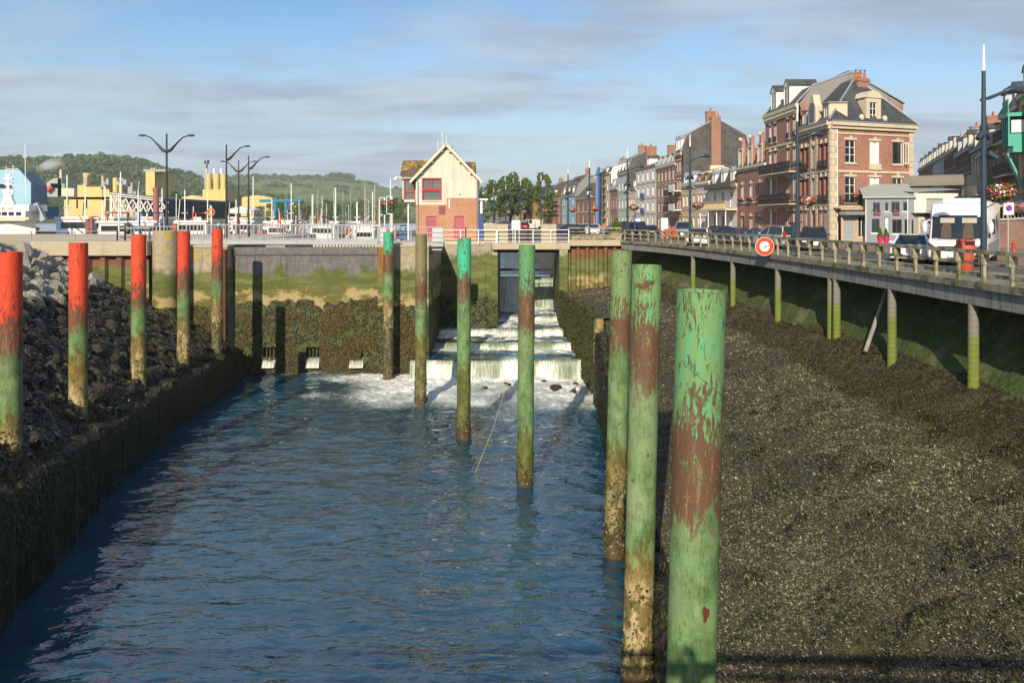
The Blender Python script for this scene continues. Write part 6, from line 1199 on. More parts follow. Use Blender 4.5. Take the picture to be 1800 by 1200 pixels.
o = MB().box(0, 0.55, 0, 0.6, 0, 2.6).box(-0.06, 0.61, -0.06, 0.66, 2.603, 2.68).build('blue_cabinet', plain((0.02, 0.06, 0.22), 0.5)); o.location = (PX(840, 80), 80, 10.5); tag(o, 'tall dark blue cabinet right of the lock house', 'cabinet')
# sign panel and signals by the lock
def signal(px, d, top, lb, lit=True):
    r = empty('signal_mast', (PX(px, d), d, 10.5), 0, lb, 'signal', 'lock signals'); H = PZ(top, d) - 10.5
    MB().tube([(0, 0, 0), (0, 0, H)], 0.06, 8).build('pole', M['white'], r); h = MB().box(-0.17, 0.17, -0.14, 0.06, H - 1.5, H - 0.3).build('signal_head', M['black'], r)
    for i, c in enumerate(((0.9, 0.05, 0.02), (0.03, 0.05, 0.05), (0.02, 0.12, 0.10))):
        s = NT('signal_lens'); s.fin(c, 0.3)
        if i == 0 and lit: s.b.inputs['Emission Color'].default_value = (1, 0.08, 0.02, 1); s.b.inputs['Emission Strength'].default_value = 1.2
        MB().lathe([(0.11, 0), (0.10, 0.04)], (0, 0, 0), 12).build('lens', s.m, h, T(0, -0.145, H - 0.55 - i * 0.36) @ Matrix.Rotation(R(90), 4, 'X'))
    MB().box(-0.50, -0.45, -0.05, 0, H - 1.6, H).box(-0.50, 0, -0.05, 0, H - 0.05, H).box(-0.50, 0, -0.05, 0, H - 1.6, H - 1.55).build('bracket_frame', M['white'], r); return r
signal(676, 72, 347, 'lock signal with red light on a white mast left of the lock house'); signal(689, 71, 345, 'lock signal head nearest the lock house wing', False)
for px, d, t, lb in ((667, 71, 350, 'plain white pole left of the lock signals'), (686.5, 74, 314, 'tall thin white mast behind the lock signals'), (209, 68, 340, 'white pole on the left quay beside the striped pipe mast'), (397, 84, 347, 'white pole behind the black lamp on the left')):
    o = MB().tube([(0, 0, 0), (0, 0, PZ(t, d) - 10.5)], [0.07, 0.05], 8).build('white_pole', M['white']); o.location = (PX(px, d), d, 10.5); tag(o, lb, 'pole')
o = empty('info_board', (PX(907, 76.7), 76.7, 10.36), 0, 'blank pale board on two legs on the road bridge', 'sign'); MB().box(-0.42, 0.42, 0, 0.08, 1.25, 2.15).build('board', M['r_white'], o)
for x in (-0.3, 0.3): MB().box(x - 0.03, x + 0.03, 0, 0.06, 0, 1.248).build('leg', M['white'], o)

# ---------------------------------------------------------------- vehicles
def paint(c, nm='car_paint'):
    s = NT(nm); m = s.fin(s.mix(s.noise(s.pos(), 2, 3), dk(c, 0.92), dk(c, 1.06)), 0.28, None, 0.0, 0.5); s.b.inputs['Coat Weight'].default_value = 0.6; return m
M['cglass'] = glassy((0.015, 0.022, 0.028), 0.04, 'car_glass'); M['tail'] = plain((0.45, 0.015, 0.012), 0.25, 0.1); M['head'] = plain((0.55, 0.57, 0.60), 0.15, 0.1); M['chrome'] = plain((0.5, 0.5, 0.5), 0.2, 0.1, 2, 0.9)
SH = {  # side profile: lower body (x,z) and cabin (x,z); front at -x
 'hatch': dict(L=4.0, W=1.72, H=1.48, low=[(-2.0, 0.28), (-2.02, 0.55), (-1.92, 0.78), (-1.1, 0.96), (1.75, 1.0), (1.98, 0.80), (2.0, 0.5), (1.93, 0.28)], cab=[(-1.12, 0.955), (-0.25, 1.42), (0.6, 1.47), (1.4, 1.38), (1.85, 1.0)]),
 'mpv': dict(L=4.3, W=1.8, H=1.72, low=[(-2.15, 0.28), (-2.17, 0.6), (-2.0, 0.88), (-1.35, 1.06), (2.0, 1.08), (2.14, 0.85), (2.15, 0.5), (2.08, 0.28)], cab=[(-1.38, 1.05), (-0.55, 1.62), (0.5, 1.71), (1.75, 1.66), (2.05, 1.08)]),
 'estate': dict(L=4.5, W=1.76, H=1.48, low=[(-2.25, 0.28), (-2.27, 0.55), (-2.1, 0.80), (-1.0, 0.97), (2.05, 1.0), (2.24, 0.8), (2.25, 0.5), (2.18, 0.28)], cab=[(-1.02, 0.965), (-0.1, 1.43), (0.8, 1.47), (1.7, 1.38), (2.12, 1.0)]),
 'van': dict(L=4.8, W=1.9, H=1.95, low=[(-2.4, 0.3), (-2.42, 0.7), (-2.2, 1.05), (-1.6, 1.2), (2.36, 1.22), (2.40, 0.9), (2.4, 0.5), (2.36, 0.3)], cab=[(-1.62, 1.19), (-0.85, 1.82), (0, 1.93), (2.2, 1.92), (2.36, 1.22)])}
def car(name, px, d, kind, col, face, label, z=None, cat='car', panel=False, group='vehicles parked along the quayside'):
    "face: heading angle of the car's front (0 = front towards -x local); rotation about z"
    s = SH[kind]; root = empty(name, (PX(px, d), d, (ROADZ + 0.006) if z is None else z), face, label, cat, group); pm = paint(col); W = s['W']
    def loft(poly, ws):      # extrude profile across with tumblehome
        mb = MB(); n = len(poly)
        for k, (yy, f) in enumerate(ws):
            for (x, zz) in poly: mb.v.append((x * f, yy, zz))
        for k in range(len(ws) - 1):
            for i in range(n): j = (i + 1) % n; mb.f.append((k * n + i, k * n + j, (k + 1) * n + j, (k + 1) * n + i))
        mb.f.append(tuple(range(n))); mb.f.append(tuple((len(ws) - 1) * n + i for i in reversed(range(n)))); return mb
    h = W / 2
    body = loft(s['low'], [(-h, 0.965), (-h * 0.93, 0.99), (-h * 0.5, 1.0), (h * 0.5, 1.0), (h * 0.93, 0.99), (h, 0.965)]).build('body', pm, root, smooth=True)
    c = s['cab']; zb = c[0][1]
    def cabv(k, inset): return [(x, yy * (h * 0.93 - (zz - zb) / (s['H'] - zb) * 0.20 - inset), zz) for yy in (-1, 1) for (x, zz) in c]
    n = len(c); mb = MB(); mb.v = cabv(0, 0.0)
    for i in range(n - 1): mb.f.append((i, i + 1, n + i + 1, n + i))
    mb.f.append(tuple(range(n))); mb.f.append(tuple(n + i for i in reversed(range(n)))); mb.build('glasshouse', M['cglass'], root)
    def cp(i, sgn, o_=0.012): x, zz = c[i]; return Vector((x, sgn * (h * 0.93 - (zz - zb) / (s['H'] - zb) * 0.20 + o_), zz + o_))
    mb = MB(); mb.quad(cp(1, -1), cp(1, 1), cp(2, 1), cp(2, -1)); mb.quad(cp(2, -1), cp(2, 1), cp(3, 1), cp(3, -1)); mb.build('roof', pm, root, recalc=False, smooth=True)
    for sg in (-1, 1):
        for a, b in ((0, 1), (n - 2, n - 1), (1, 2), (2, 3)): MB().bar(cp(a, sg), cp(b, sg), 0.09, 0.05).build('pillar', pm, root)
        mx = c[0][0] * 0.35 + c[2][0] * 0.65; MB().bar((mx, sg * h * 0.935, zb), (mx + 0.05, sg * (h * 0.93 - 0.19), s['H'] - 0.05), 0.08, 0.03).build('pillar', pm, root)
        if panel: MB().quad((0.2, sg * (h * 0.945), zb), (2.3, sg * (h * 0.945), zb), (2.15, sg * (h * 0.945 - 0.17), s['H'] - 0.06), (0.2, sg * (h * 0.945 - 0.17), s['H'] - 0.04)).build('side_panel', pm, root, recalc=False)
        MB().ball((c[0][0] + 0.35, sg * (h + 0.10), zb + 0.10), 0.11, 8, 5, (0.6, 1, 0.75)).build('mirror', pm, root, smooth=True)
        Lx = s['low'][1][0]; MB().box(Lx + 0.02, Lx + 0.30, sg * h * 0.68 - 0.17, sg * h * 0.68 + 0.17, 0.62, 0.80).build('headlight', M['head'], root)
        Rx = s['low'][-3][0]; MB().box(Rx - 0.14, Rx + 0.03, sg * h * 0.82 - 0.10, sg * h * 0.82 + 0.10, 0.75 if kind != 'mpv' else 0.85, 1.02 if kind != 'mpv' else 1.3).build('tail_light', M['tail'], root)
    MB().box(s['low'][1][0] - 0.012, s['low'][1][0] + 0.1, -0.42, 0.42, 0.32, 0.50).build('grille', M['black'], root); MB().box(s['low'][1][0] - 0.03, s['low'][1][0] + 0.1, -0.26, 0.26, 0.40, 0.51).build('number_plate', M['white'], root); MB().box(s['low'][-2][0] - 0.1, s['low'][-2][0] + 0.025, -0.26, 0.26, 0.62, 0.73).build('number_plate', M['white'], root)
    Lx = s['low'][0][0]; ax = (Lx + 0.78, -Lx - 0.72); tw_ = None
    for x in ax:
        for sg in (-1, 1):
            if tw_ is None: tw_ = MB().lathe([(0.20, -0.1), (0.30, -0.1), (0.315, -0.06), (0.315, 0.06), (0.30, 0.1), (0.20, 0.1)], (0, 0, 0), 18).build('wheel', M['rubber'], None, smooth=True); rm2 = MB().lathe([(0.02, 0.07), (0.2, 0.085), (0.2, -0.085), (0.02, -0.07)], (0, 0, 0), 14).build('rim', M['chrome'], None, smooth=True); a_, b_ = tw_.data, rm2.data; bpy.data.objects.remove(tw_); bpy.data.objects.remove(rm2)
            wv = inst('wheel', a_, root, (x, sg * (h - 0.09), 0.315), (R(90), 0, 0)); inst('rim', b_, wv)
    return root
toward, away = R(90), R(-90)     # front towards the camera / away from it
white_hatch = car('white_hatchback', 1604, 42.5, 'hatch', (0.66, 0.68, 0.70), R(58), 'white hatchback parked beside the motorhome, seen from the front', group='vehicles parked along the quayside')
MB().cbox((-2.035, 0, 0.66), (0.02, 0.22, 0.26)).build('badge', M['chrome'], white_hatch)
car('dark_mpv', 1430, 58, 'mpv', (0.012, 0.018, 0.030), R(70), 'dark blue people carrier in front of the brick corner house')
car('silver_mpv', 1368, 61, 'mpv', (0.36, 0.38, 0.40), R(-78), 'silver people carrier with its tail to us and red lights')
car('blue_estate', 1336, 67, 'estate', (0.13, 0.17, 0.24), R(-80), 'blue-grey saloon half hidden left of the silver people carrier')
car('navy_saloon', 1282, 73, 'estate', (0.02, 0.045, 0.11), R(-68), 'navy blue saloon seen from behind, tail lights lit red')
car('white_estate', 1229, 66, 'hatch', (0.66, 0.66, 0.64), R(70), 'white hatchback driving towards us behind the quay fence')
car('black_hatch', 1262, 84, 'hatch', (0.02, 0.02, 0.022), R(-70), 'black hatchback behind the white driving car')
car('grey_van', 1203, 88, 'van', (0.20, 0.23, 0.27), R(75), 'grey-blue delivery van parked at the kerb', cat='van', panel=True)
car('black_small_car', 1136, 96, 'hatch', (0.015, 0.02, 0.03), R(-80), 'small black car farther along the quay, tail to us')
car('dark_van', 1094, 84, 'van', (0.012, 0.016, 0.028), R(15), 'long dark blue van at the bend behind the planter', cat='van', panel=True)
car('white_small_car', 1044, 104, 'hatch', (0.68, 0.68, 0.66), R(80), 'small white car seen from the front near the half-timbered cottage')
car('silver_small_car', 1022, 112, 'hatch', (0.40, 0.42, 0.46), R(-80), 'silver car seen from behind next to a small white one')
car('navy_estate', 995, 100, 'estate', (0.012, 0.022, 0.05), R(5), 'navy blue car seen from the side, crossing at the bridge')
car('far_red_car', 918, 150, 'hatch', (0.35, 0.03, 0.03), R(-75), 'red car far off beyond the road bridge')
car('far_white_car', 931, 155, 'van', (0.62, 0.60, 0.52), R(20), 'pale van far off beyond the road bridge', cat='van', panel=True)
car('far_blue_car', 880, 170, 'estate', (0.10, 0.16, 0.22), R(10), 'blue-grey car far off near the lock house', )
car('far_pale_car', 862, 190, 'hatch', (0.6, 0.6, 0.6), R(0), 'pale car farthest away near the blue cabinet')
car('green_street_car', 1697, 70, 'hatch', (0.03, 0.10, 0.06), R(25), 'dark green car parked up on the side street', z=SZ + 0.01, group='cars on the side street')
car('navy_street_car', 1745, 67, 'estate', (0.015, 0.025, 0.05), R(20), 'navy car parked on the side street behind the flower basket', z=SZ + 0.01, group='cars on the side street')
car('grey_street_car', 1792, 64, 'estate', (0.05, 0.07, 0.09), R(20), 'dark grey car parked on the side street at the right edge', z=SZ + 0.01, group='cars on the side street')
# ---------------------------------------------------------------- motorhome
dm_ = 38.5; mh = empty('motorhome', (PX(1680, dm_), dm_, ROADZ + 0.006), 0, 'large white motorhome with wide windscreen facing us beside a lamp post', 'motorhome')
WH = paint((0.74, 0.74, 0.73), 'motorhome_white'); hw_ = 1.15; Hm = 2.95; Lm = 6.8
prof = [(-0.05, 0.35), (-0.12, 0.75), (-0.02, 1.12), (0.30, 1.22), (0.72, 2.22), (0.80, 2.40), (1.05, 2.80), (1.9, Hm), (Lm - 0.3, Hm), (Lm, Hm - 0.3), (Lm, 0.4)]
mb = MB(); n = len(prof); ws = [(-hw_, 0.10), (-hw_ * 0.93, 0.03), (-hw_ * 0.6, 0.0), (hw_ * 0.6, 0.0), (hw_ * 0.93, 0.03), (hw_, 0.10)]
for x, sh_ in ws:
    for y_, z_ in prof: mb.v.append((x, y_ + (sh_ * 2.2 if y_ < 1.5 else 0), z_ - (0.06 if sh_ > 0.05 and z_ > 2.5 else 0)))
for k in range(len(ws) - 1):
    for i in range(n): j = (i + 1) % n; mb.f.append((k * n + i, k * n + j, (k + 1) * n + j, (k + 1) * n + i))
mb.f.append(tuple(range(n))); mb.f.append(tuple((len(ws) - 1) * n + i for i in reversed(range(n)))); mb.build('body', WH, mh, smooth=True)
def wsq(t, x, o_=-0.03):      # point on the windscreen plane
    y_ = 0.30 + (0.72 - 0.30) * t + (0.22 if abs(x) > hw_ * 0.92 else 0.07 * (abs(x) / hw_) ** 2); return (x, y_ + o_, 1.22 + (2.22 - 1.22) * t)
xs_ = [-1.02, -0.6, 0, 0.6, 1.02]; mb = MB()
for a, b in zip(xs_[:-1], xs_[1:]): mb.quad(wsq(0.02, a), wsq(0.02, b), wsq(1.0, b), wsq(1.0, a))
ws_ = mb.build('windscreen', M['cglass'], mh, recalc=False, smooth=True)
for a, b, t0, t1, nm, mt in ((-1.08, 1.08, -0.05, 0.03, 'screen_trim', M['black']), (-1.08, 1.08, 1.0, 1.07, 'screen_trim', M['black']), (-0.70, -0.12, 0.72, 0.95, 'sun_blind', plain((0.36, 0.34, 0.29), 0.8)), (0.18, 0.76, 0.72, 0.95, 'sun_blind', plain((0.36, 0.34, 0.29), 0.8))):
    mb = MB()
    for q0, q1 in zip(np.linspace(a, b, 7)[:-1], np.linspace(a, b, 7)[1:]): mb.quad(wsq(t0, q0, -0.04), wsq(t0, q1, -0.04), wsq(t1, q1, -0.04), wsq(t1, q0, -0.04))
    mb.build(nm, mt, ws_, recalc=False)
for x in (-1.06, 1.06): MB().bar(wsq(-0.02, x, -0.045), wsq(1.05, x, -0.045), 0.08, 0.04).build('screen_trim', M['black'], ws_)
for x in (-0.42, 0.45):
    MB().extr([(x - 0.22, 1.25), (x + 0.22, 1.25), (x + 0.2, 1.75), (x + 0.12, 1.95), (x - 0.12, 1.95), (x - 0.2, 1.75)], 'y', 0.33, 0.345).build('seat_back', plain((0.085, 0.065, 0.045), 0.9), ws_, Matrix.Translation((0, 0, 0)) @ Matrix(((1, 0, 0, 0), (0, 1, 0.40, -0.60), (0, 0, 1, 0), (0, 0, 0, 1))))
for sg in (-1, 1):
    MB().extr([(sg * 0.62, 0.72), (sg * 1.05, 0.80), (sg * 1.12, 1.10), (sg * 0.98, 1.0)], 'y', -0.16, 0.25).build('headlight', plain((0.05, 0.055, 0.06), 0.1, 0.2), mh); MB().lathe([(0.10, 0), (0.09, 0.05)], (0, 0, 0), 12).build('fog_light', M['black'], mh, T(sg * 0.86, -0.13, 0.5) @ Matrix.Rotation(R(90), 4, 'X'))
    MB().ball((sg * 1.32, 0.45, 1.75), 0.2, 10, 6, (0.6, 0.7, 1.5)).bar((sg * 1.1, 0.6, 2.1), (sg * 1.32, 0.45, 2.0), 0.06).build('mirror', WH, mh, smooth=True)
    MB().quad((sg * (hw_ + 0.004), 1.2, 1.25), (sg * (hw_ + 0.004), 2.2, 1.25), (sg * (hw_ + 0.004), 2.2, 2.0), (sg * (hw_ + 0.004), 1.4, 2.0)).build('cab_window', M['cglass'], mh, recalc=False); MB().quad((sg * (hw_ + 0.005), 2.9, 1.4), (sg * (hw_ + 0.005), 4.3, 1.4), (sg * (hw_ + 0.005), 4.3, 2.1), (sg * (hw_ + 0.005), 2.9, 2.1)).build('side_window', M['cglass'], mh, recalc=False)
    MB().quad((sg * (hw_ + 0.003), 1.1, 0.5), (sg * (hw_ + 0.003), 6.5, 0.5), (sg * (hw_ + 0.003), 6.5, 1.15), (sg * (hw_ + 0.003), 1.1, 1.0)).build('grey_stripe', plain((0.28, 0.29, 0.30), 0.4), mh, recalc=False); MB().quad((sg * (hw_ + 0.006), 4.5, 1.2), (sg * (hw_ + 0.006), 4.75, 1.2), (sg * (hw_ + 0.006), 5.3, 2.3), (sg * (hw_ + 0.006), 5.1, 2.3)).build('red_flash', M['red'], mh, recalc=False)
    for y_ in (1.1, 5.2): wv = MB().lathe([(0.2, -0.12), (0.34, -0.12), (0.36, 0), (0.34, 0.12), (0.2, 0.12), (0.02, 0.13)], (0, 0, 0), 18).build('wheel', M['rubber'], mh, T(sg * (hw_ - 0.12), y_, 0.36) @ Matrix.Rotation(R(90), 4, 'Y'), smooth=True)
MB().box(-0.72, 0.72, -0.15, 0.1, 0.83, 0.90).box(-0.35, 0.35, -0.15, 0.1, 0.72, 0.79).build('grille', M['black'], mh); MB().box(-0.28, 0.28, -0.16, -0.05, 0.42, 0.56).build('number_plate', M['white'], mh); MB().box(-0.8, 0.9, 2.2, 3.0, Hm + 0.002, Hm + 0.14).build('roof_hatch', M['r_white'], mh); MB().box(-0.5, 0.6, 4.4, 5.2, Hm + 0.002, Hm + 0.12).build('roof_hatch', M['r_white'], mh)
mh.rotation_euler.z = R(-36); mh.scale = (1.08, 1.08, 1.08)
# ---------------------------------------------------------------- lamps
def flower_ball(parent, c, r, seed, n=900):
    b = MB().lathe([(0.1, -0.25), (0.32, -0.1), (0.36, 0.05)], c, 10).build('basket', M['iron'], parent, smooth=True); flowers(n, (c[0], c[1], c[2] + 0.08), r, [(0.66, 0.04, 0.10), (0.74, 0.66, 0.70), (0.70, 0.10, 0.16), (0.62, 0.05, 0.06)], seed, 'flowers', b, 0.60); return b
def quay_lamp(px, d, label, H=8.9, side=1, basket=True, spots=True, seed=0, fade=1.0):
    r = empty('quay_lamp', (PX(px, d), d, ROADZ + 0.08), 0, label, 'street lamp', 'quayside lamps')
    MB().tube([(0, 0, 0), (0, 0, 1.2), (0.0, 0, H * 0.55), (0, 0, H - 1.0)], [0.13, 0.115, 0.095, 0.07], 12).build('pole', M['lampblue'], r, smooth=True); MB().tube([(0, 0, H - 1.0), (0, 0, H)], [0.06, 0.03], 8).build('light_spike', M['white'], r, smooth=True)
    za = H - 2.1; a = MB().tube([(-0.12 * side, 0, za - 0.02), (0.25 * side, 0, za + 0.08), (0.6 * side, 0, za + 0.22), (0.95 * side, 0, za + 0.36)], [0.05, 0.07, 0.06, 0.08], 8).build('arm', M['lampblue'], r, smooth=True)
    MB().tube([(0.80 * side, 0, za + 0.32), (1.05 * side, 0, za + 0.40), (1.4 * side, 0, za + 0.36), (1.6 * side, 0, za + 0.24)], [0.08, 0.16, 0.14, 0.04], 10).build('lamp_head', M['lampblue'], a, smooth=True)
    if spots:
        for z, sx, yy in ((5.4, -0.22, -0.1), (5.45, 0.2, 0.1), (4.65, -0.2, 0.05), (4.65, 0.24, -0.12)): MB().tube([(0, 0, z), (sx * 0.6, yy, z + 0.08), (sx * 1.6, yy * 2, z - 0.12)], [0.05, 0.14, 0.09], 9).build('spotlight', M['lampblue'], r, smooth=True)
    if basket:
        bx = 0.62 * side; MB().bar((0, 0, 3.35), (bx, 0, 3.35), 0.04).bar((0, 0, 2.6), (bx, 0, 2.95), 0.03).build('bracket', M['lampblue'], r); flower_ball(r, (bx, -0.05, 3.2), (0.58, 0.5, 0.36) if seed == 0 else (0.46, 0.42, 0.27), 400 + seed)
    return r
for k, (px, d, lb) in enumerate(((1729, 30.5, 'nearest tall quay lamp with a big flower basket, at the motorhome'), (1401.5, 46.5, 'quay lamp with flower basket in front of the brick houses'), (1213, 63, 'quay lamp with flower basket in front of the cream house'), (1103, 76, 'quay lamp with flower basket at the bend, near the white town house'), (1036, 90, 'quay lamp beside the blue scaffold sheeting'), (998.5, 103, 'quay lamp in front of the sky blue house'), (951, 122, 'quay lamp left of the terracotta house'), (915, 141, 'quay lamp in front of the orange corner house'), (889, 158, 'quay lamp before the tall trees, second farthest'), (868, 176, 'farthest quay lamp near the lock house'))): quay_lamp(px, d, lb, seed=k, side=1)
def harbour_lamp(px, d, top, arms, label):
    H = PZ(top, d) - 10.5; r = empty('harbour_lamp', (PX(px, d), d, 10.5), 0, label, 'street lamp', 'black harbour lamps')
    MB().tube([(0, 0, 0), (0, 0, 1.2), (0, 0, 1.9), (0, 0, H)], [0.22, 0.2, 0.12, 0.07], 12).build('pole', M['iron'], r, smooth=True); MB().ball((0, 0, H), 0.09).build('finial', M['iron'], r)
    for s_ in arms:
        a = MB().tube([(0, 0, H - 1.5), (0.35 * s_, 0, H - 1.35), (0.9 * s_, 0, H - 0.75), (1.4 * s_, 0, H - 0.25), (1.9 * s_, 0, H - 0.08)], [0.14, 0.14, 0.08, 0.06, 0.05], 8).build('arm', M['iron'], r, smooth=True)
        MB().ball((2.15 * s_, 0, H - 0.06), 0.35, 12, 6, (1, 0.5, 0.32)).build('lamp_head', plain((0.05, 0.10, 0.22), 0.3), a, smooth=True)
    return r
harbour_lamp(293, 70, 237, (-1, 1), 'double-armed black lamp nearest on the left'); harbour_lamp(398, 82, 256, (1,), 'single-armed black lamp, taller of the pair on the left'); harbour_lamp(437, 93, 275, (1,), 'single-armed black lamp right of its group'); harbour_lamp(419.5, 108, 283, (-1, 1), 'double-armed black lamp between two single-armed ones')
# ---------------------------------------------------------------- signs and street furniture
ds_ = 47.0; xs0 = PX(1343, ds_); sg_ = empty('round_sign', (float(XQ(ds_)) - 0.35, ds_ - 0.1, PZ(433, ds_)), 0, 'round red and white sign with worn lettering on the quay edge', 'sign')
sg_.location.x = xs0
rr = 0.55
def disc(mb, r0, r1, y, n=40):
    for i in range(n):
        a, b = 2 * math.pi * i / n, 2 * math.pi * (i + 1) / n
        mb.quad((r0 * math.cos(a), y, r0 * math.sin(a)), (r1 * math.cos(a), y, r1 * math.sin(a)), (r1 * math.cos(b), y, r1 * math.sin(b)), (r0 * math.cos(b), y, r0 * math.sin(b)))
    return mb
sgplate = MB(); sgplate.lathe([(rr, 0), (rr, 0.03)], (0, 0, 0), 40); sgplate.build('plate', M['white'], sg_, Matrix.Rotation(R(90), 4, 'X')); disc(MB(), 0.30, 0.525, -0.036).build('red_ring', plain((0.75, 0.06, 0.015), 0.45, 0.1), sg_, recalc=False); disc(MB(), 0.0, 0.30, -0.035).build('white_centre', plain((0.78, 0.77, 0.72), 0.6, 0.08), sg_, recalc=False)
ink = plain((0.20, 0.14, 0.07), 0.8, 0.5, 9)
def text_obj(parent, body, size, loc, mat, name='lettering', rot=(R(90), 0, 0), sx=1.0):
    c = bpy.data.curves.new(name, 'FONT'); c.body = body; c.size = size; c.align_x = 'CENTER'; c.align_y = 'CENTER'; c.extrude = 0.001
    t = bpy.data.objects.new(name, c); C.objects.link(t); dg_ = bpy.context.evaluated_depsgraph_get(); me = bpy.data.meshes.new_from_object(t.evaluated_get(dg_)); bpy.data.objects.remove(t); bpy.data.curves.remove(c)
    o = link(name, me, mat, parent); o.location = loc; o.rotation_euler = rot; o.scale = (sx, 1, 1); return o
text_obj(sg_, 'P L', 0.12, (0.03, -0.04, 0.17), plain((0.40, 0.36, 0.32), 0.8, 0.3, 9)); MB().box(-0.15, -0.08, -0.04, -0.038, 0.15, 0.165).box(-0.06, -0.03, -0.04, -0.038, 0.145, 0.16).build('worn_strokes', plain((0.40, 0.36, 0.32), 0.8, 0.3, 9), sg_)['kind'] = 'stuff'
MB().box(0.17, 0.29, -0.042, -0.038, 0.0, 0.10).build('olive_sticker', plain((0.30, 0.28, 0.12), 0.8, 0.3, 9), sg_); mb = MB(); g = random.Random(5)
for i in range(16): a = g.uniform(0, 6.28); q = g.uniform(0, 0.16); mb.box(q * math.cos(a) - 0.03, q * math.cos(a) + g.uniform(0, 0.04), -0.042, -0.038, -0.03 + q * 0.5 * math.sin(a), 0.0 + q * 0.5 * math.sin(a))
mb.build('worn_patch', ink, sg_)['kind'] = 'stuff'; MB().box(-0.04, 0.07, -0.04, -0.038, -0.2, -0.16).build('rust_dab', plain((0.5, 0.2, 0.12), 0.8), sg_); MB().bar((0, 0.02, -0.5), (0, 0.3, 0.3), 0.07).build('bracket', M['galv'], sg_)
np_ = empty('no_parking_sign', (PX(1772, 41), 41, ROADZ + 0.06), 0, 'square white no parking sign with blue disc and red ring on a grey pole', 'sign'); Hn = PZ(358, 41) - ROADZ
MB().tube([(0, 0, 0), (0, 0, Hn)], 0.04, 8).build('pole', M['galv'], np_); zc = PZ(367, 41) - ROADZ - 0.06; s2 = 0.27
MB().box(-s2, s2, -0.07, -0.045, zc - s2 * 1.2, zc + s2 * 1.2).build('panel', M['white'], np_)
mb = MB(); mb.box(-s2, s2, -0.073, -0.0705, zc - s2 * 1.2, zc - s2 * 1.2 + 0.015).box(-s2, s2, -0.073, -0.0705, zc + s2 * 1.2 - 0.015, zc + s2 * 1.2).box(-s2, -s2 + 0.015, -0.073, -0.0705, zc - s2 * 1.2 + 0.015, zc + s2 * 1.2 - 0.015).box(s2 - 0.015, s2, -0.073, -0.0705, zc - s2 * 1.2 + 0.015, zc + s2 * 1.2 - 0.015); mb.build('red_border', M['red'], np_)
disc(MB(), 0, 0.135, -0.075).build('blue_disc', plain((0.02, 0.07, 0.50), 0.4), np_, recalc=False).location = (0, 0, zc + 0.03); disc(MB(), 0.13, 0.17, -0.077).build('red_ring', M['red'], np_, recalc=False).location = (0, 0, zc + 0.03); MB().bar((-0.10, -0.079, zc + 0.13), (0.10, -0.079, zc - 0.07), 0.03, 0.002, (0, 1, 0)).build('red_slash', M['red'], np_)
bn = empty('litter_bin', (PX(1697, 33.5), 33.5, ROADZ + 0.08), 0, 'orange-red litter bin behind the fence in front of the motorhome', 'litter bin'); rb_ = plain((0.42, 0.075, 0.035), 0.55, 0.12)
MB().lathe([(0.26, 0.0), (0.30, 0.05), (0.33, 0.85)], (0, 0, 0), 16).build('drum', rb_, bn, smooth=True); MB().lathe([(0.40, 0.87), (0.42, 0.9), (0.42, 1.1), (0.40, 1.13)], (0, 0, 0), 16).build('collar', rb_, bn, smooth=True); MB().lathe([(0.36, 1.135), (0.34, 1.35), (0.05, 1.42)], (0, 0, 0), 16).build('hood', rb_, bn, smooth=True); MB().box(-0.18, 0.18, -0.40, -0.3, 1.17, 1.3).build('slot', M['black'], bn)
for px, d, lb in ((1782, 40, 'red cast bollard at the right near the no parking sign'),):
    o = MB().lathe([(0.17, 0), (0.16, 0.08), (0.11, 0.12), (0.085, 0.8), (0.12, 0.84), (0.07, 0.9), (0.11, 1.02), (0.03, 1.12)], (0, 0, 0), 14).build('bollard', plain((0.40, 0.06, 0.035), 0.5, 0.1), smooth=True); o.location = (PX(px, d), d, ROADZ + 0.06); tag(o, lb, 'bollard')
pk = empty('parking_meter', (PX(1398, 51.5), 51.5, ROADZ), 0, 'dark slim ticket machine with blue P sign at the kerb', 'ticket machine'); MB().box(-0.25, 0.25, -0.15, 0.15, 0, 1.95).build('cabinet', M['lampblue'], pk); MB().extr([(-0.38, 1.953), (0.42, 2.03), (0.42, 2.1), (-0.38, 2.03)], 'y', -0.25, 0.25).build('hood', M['black'], pk); MB().box(-0.02, 0.2, -0.165, -0.153, 1.55, 1.85).build('blue_panel', plain((0.03, 0.20, 0.60), 0.4), pk); text_obj(pk, 'P', 0.26, (0.09, -0.168, 1.7), M['white'])
M['pinkpot'] = plain((0.62, 0.03, 0.12), 0.4, 0.06)
def leafball(parent, c, r, n, mat, seed, name='foliage', size=0.12, shape='ball'):
    g = np.random.default_rng(seed); p = g.normal(0, 1, (n, 3)); p /= np.linalg.norm(p, axis=1, keepdims=True); p *= g.uniform(0.5, 1.0, (n, 1)) ** 0.5
    if shape == 'cone': h = g.uniform(0, 1, n); a = g.uniform(0, 6.28, n); q = (1 - h) ** 0.8 * g.uniform(0.75, 1, n) * np.minimum(1, h * 6 + 0.4); p = np.stack([q * np.cos(a), q * np.sin(a), h * 2 - 1], 1)
    q = p * np.array(r) + np.array(c); return leaves(name, q, size, parent, mat, seed)
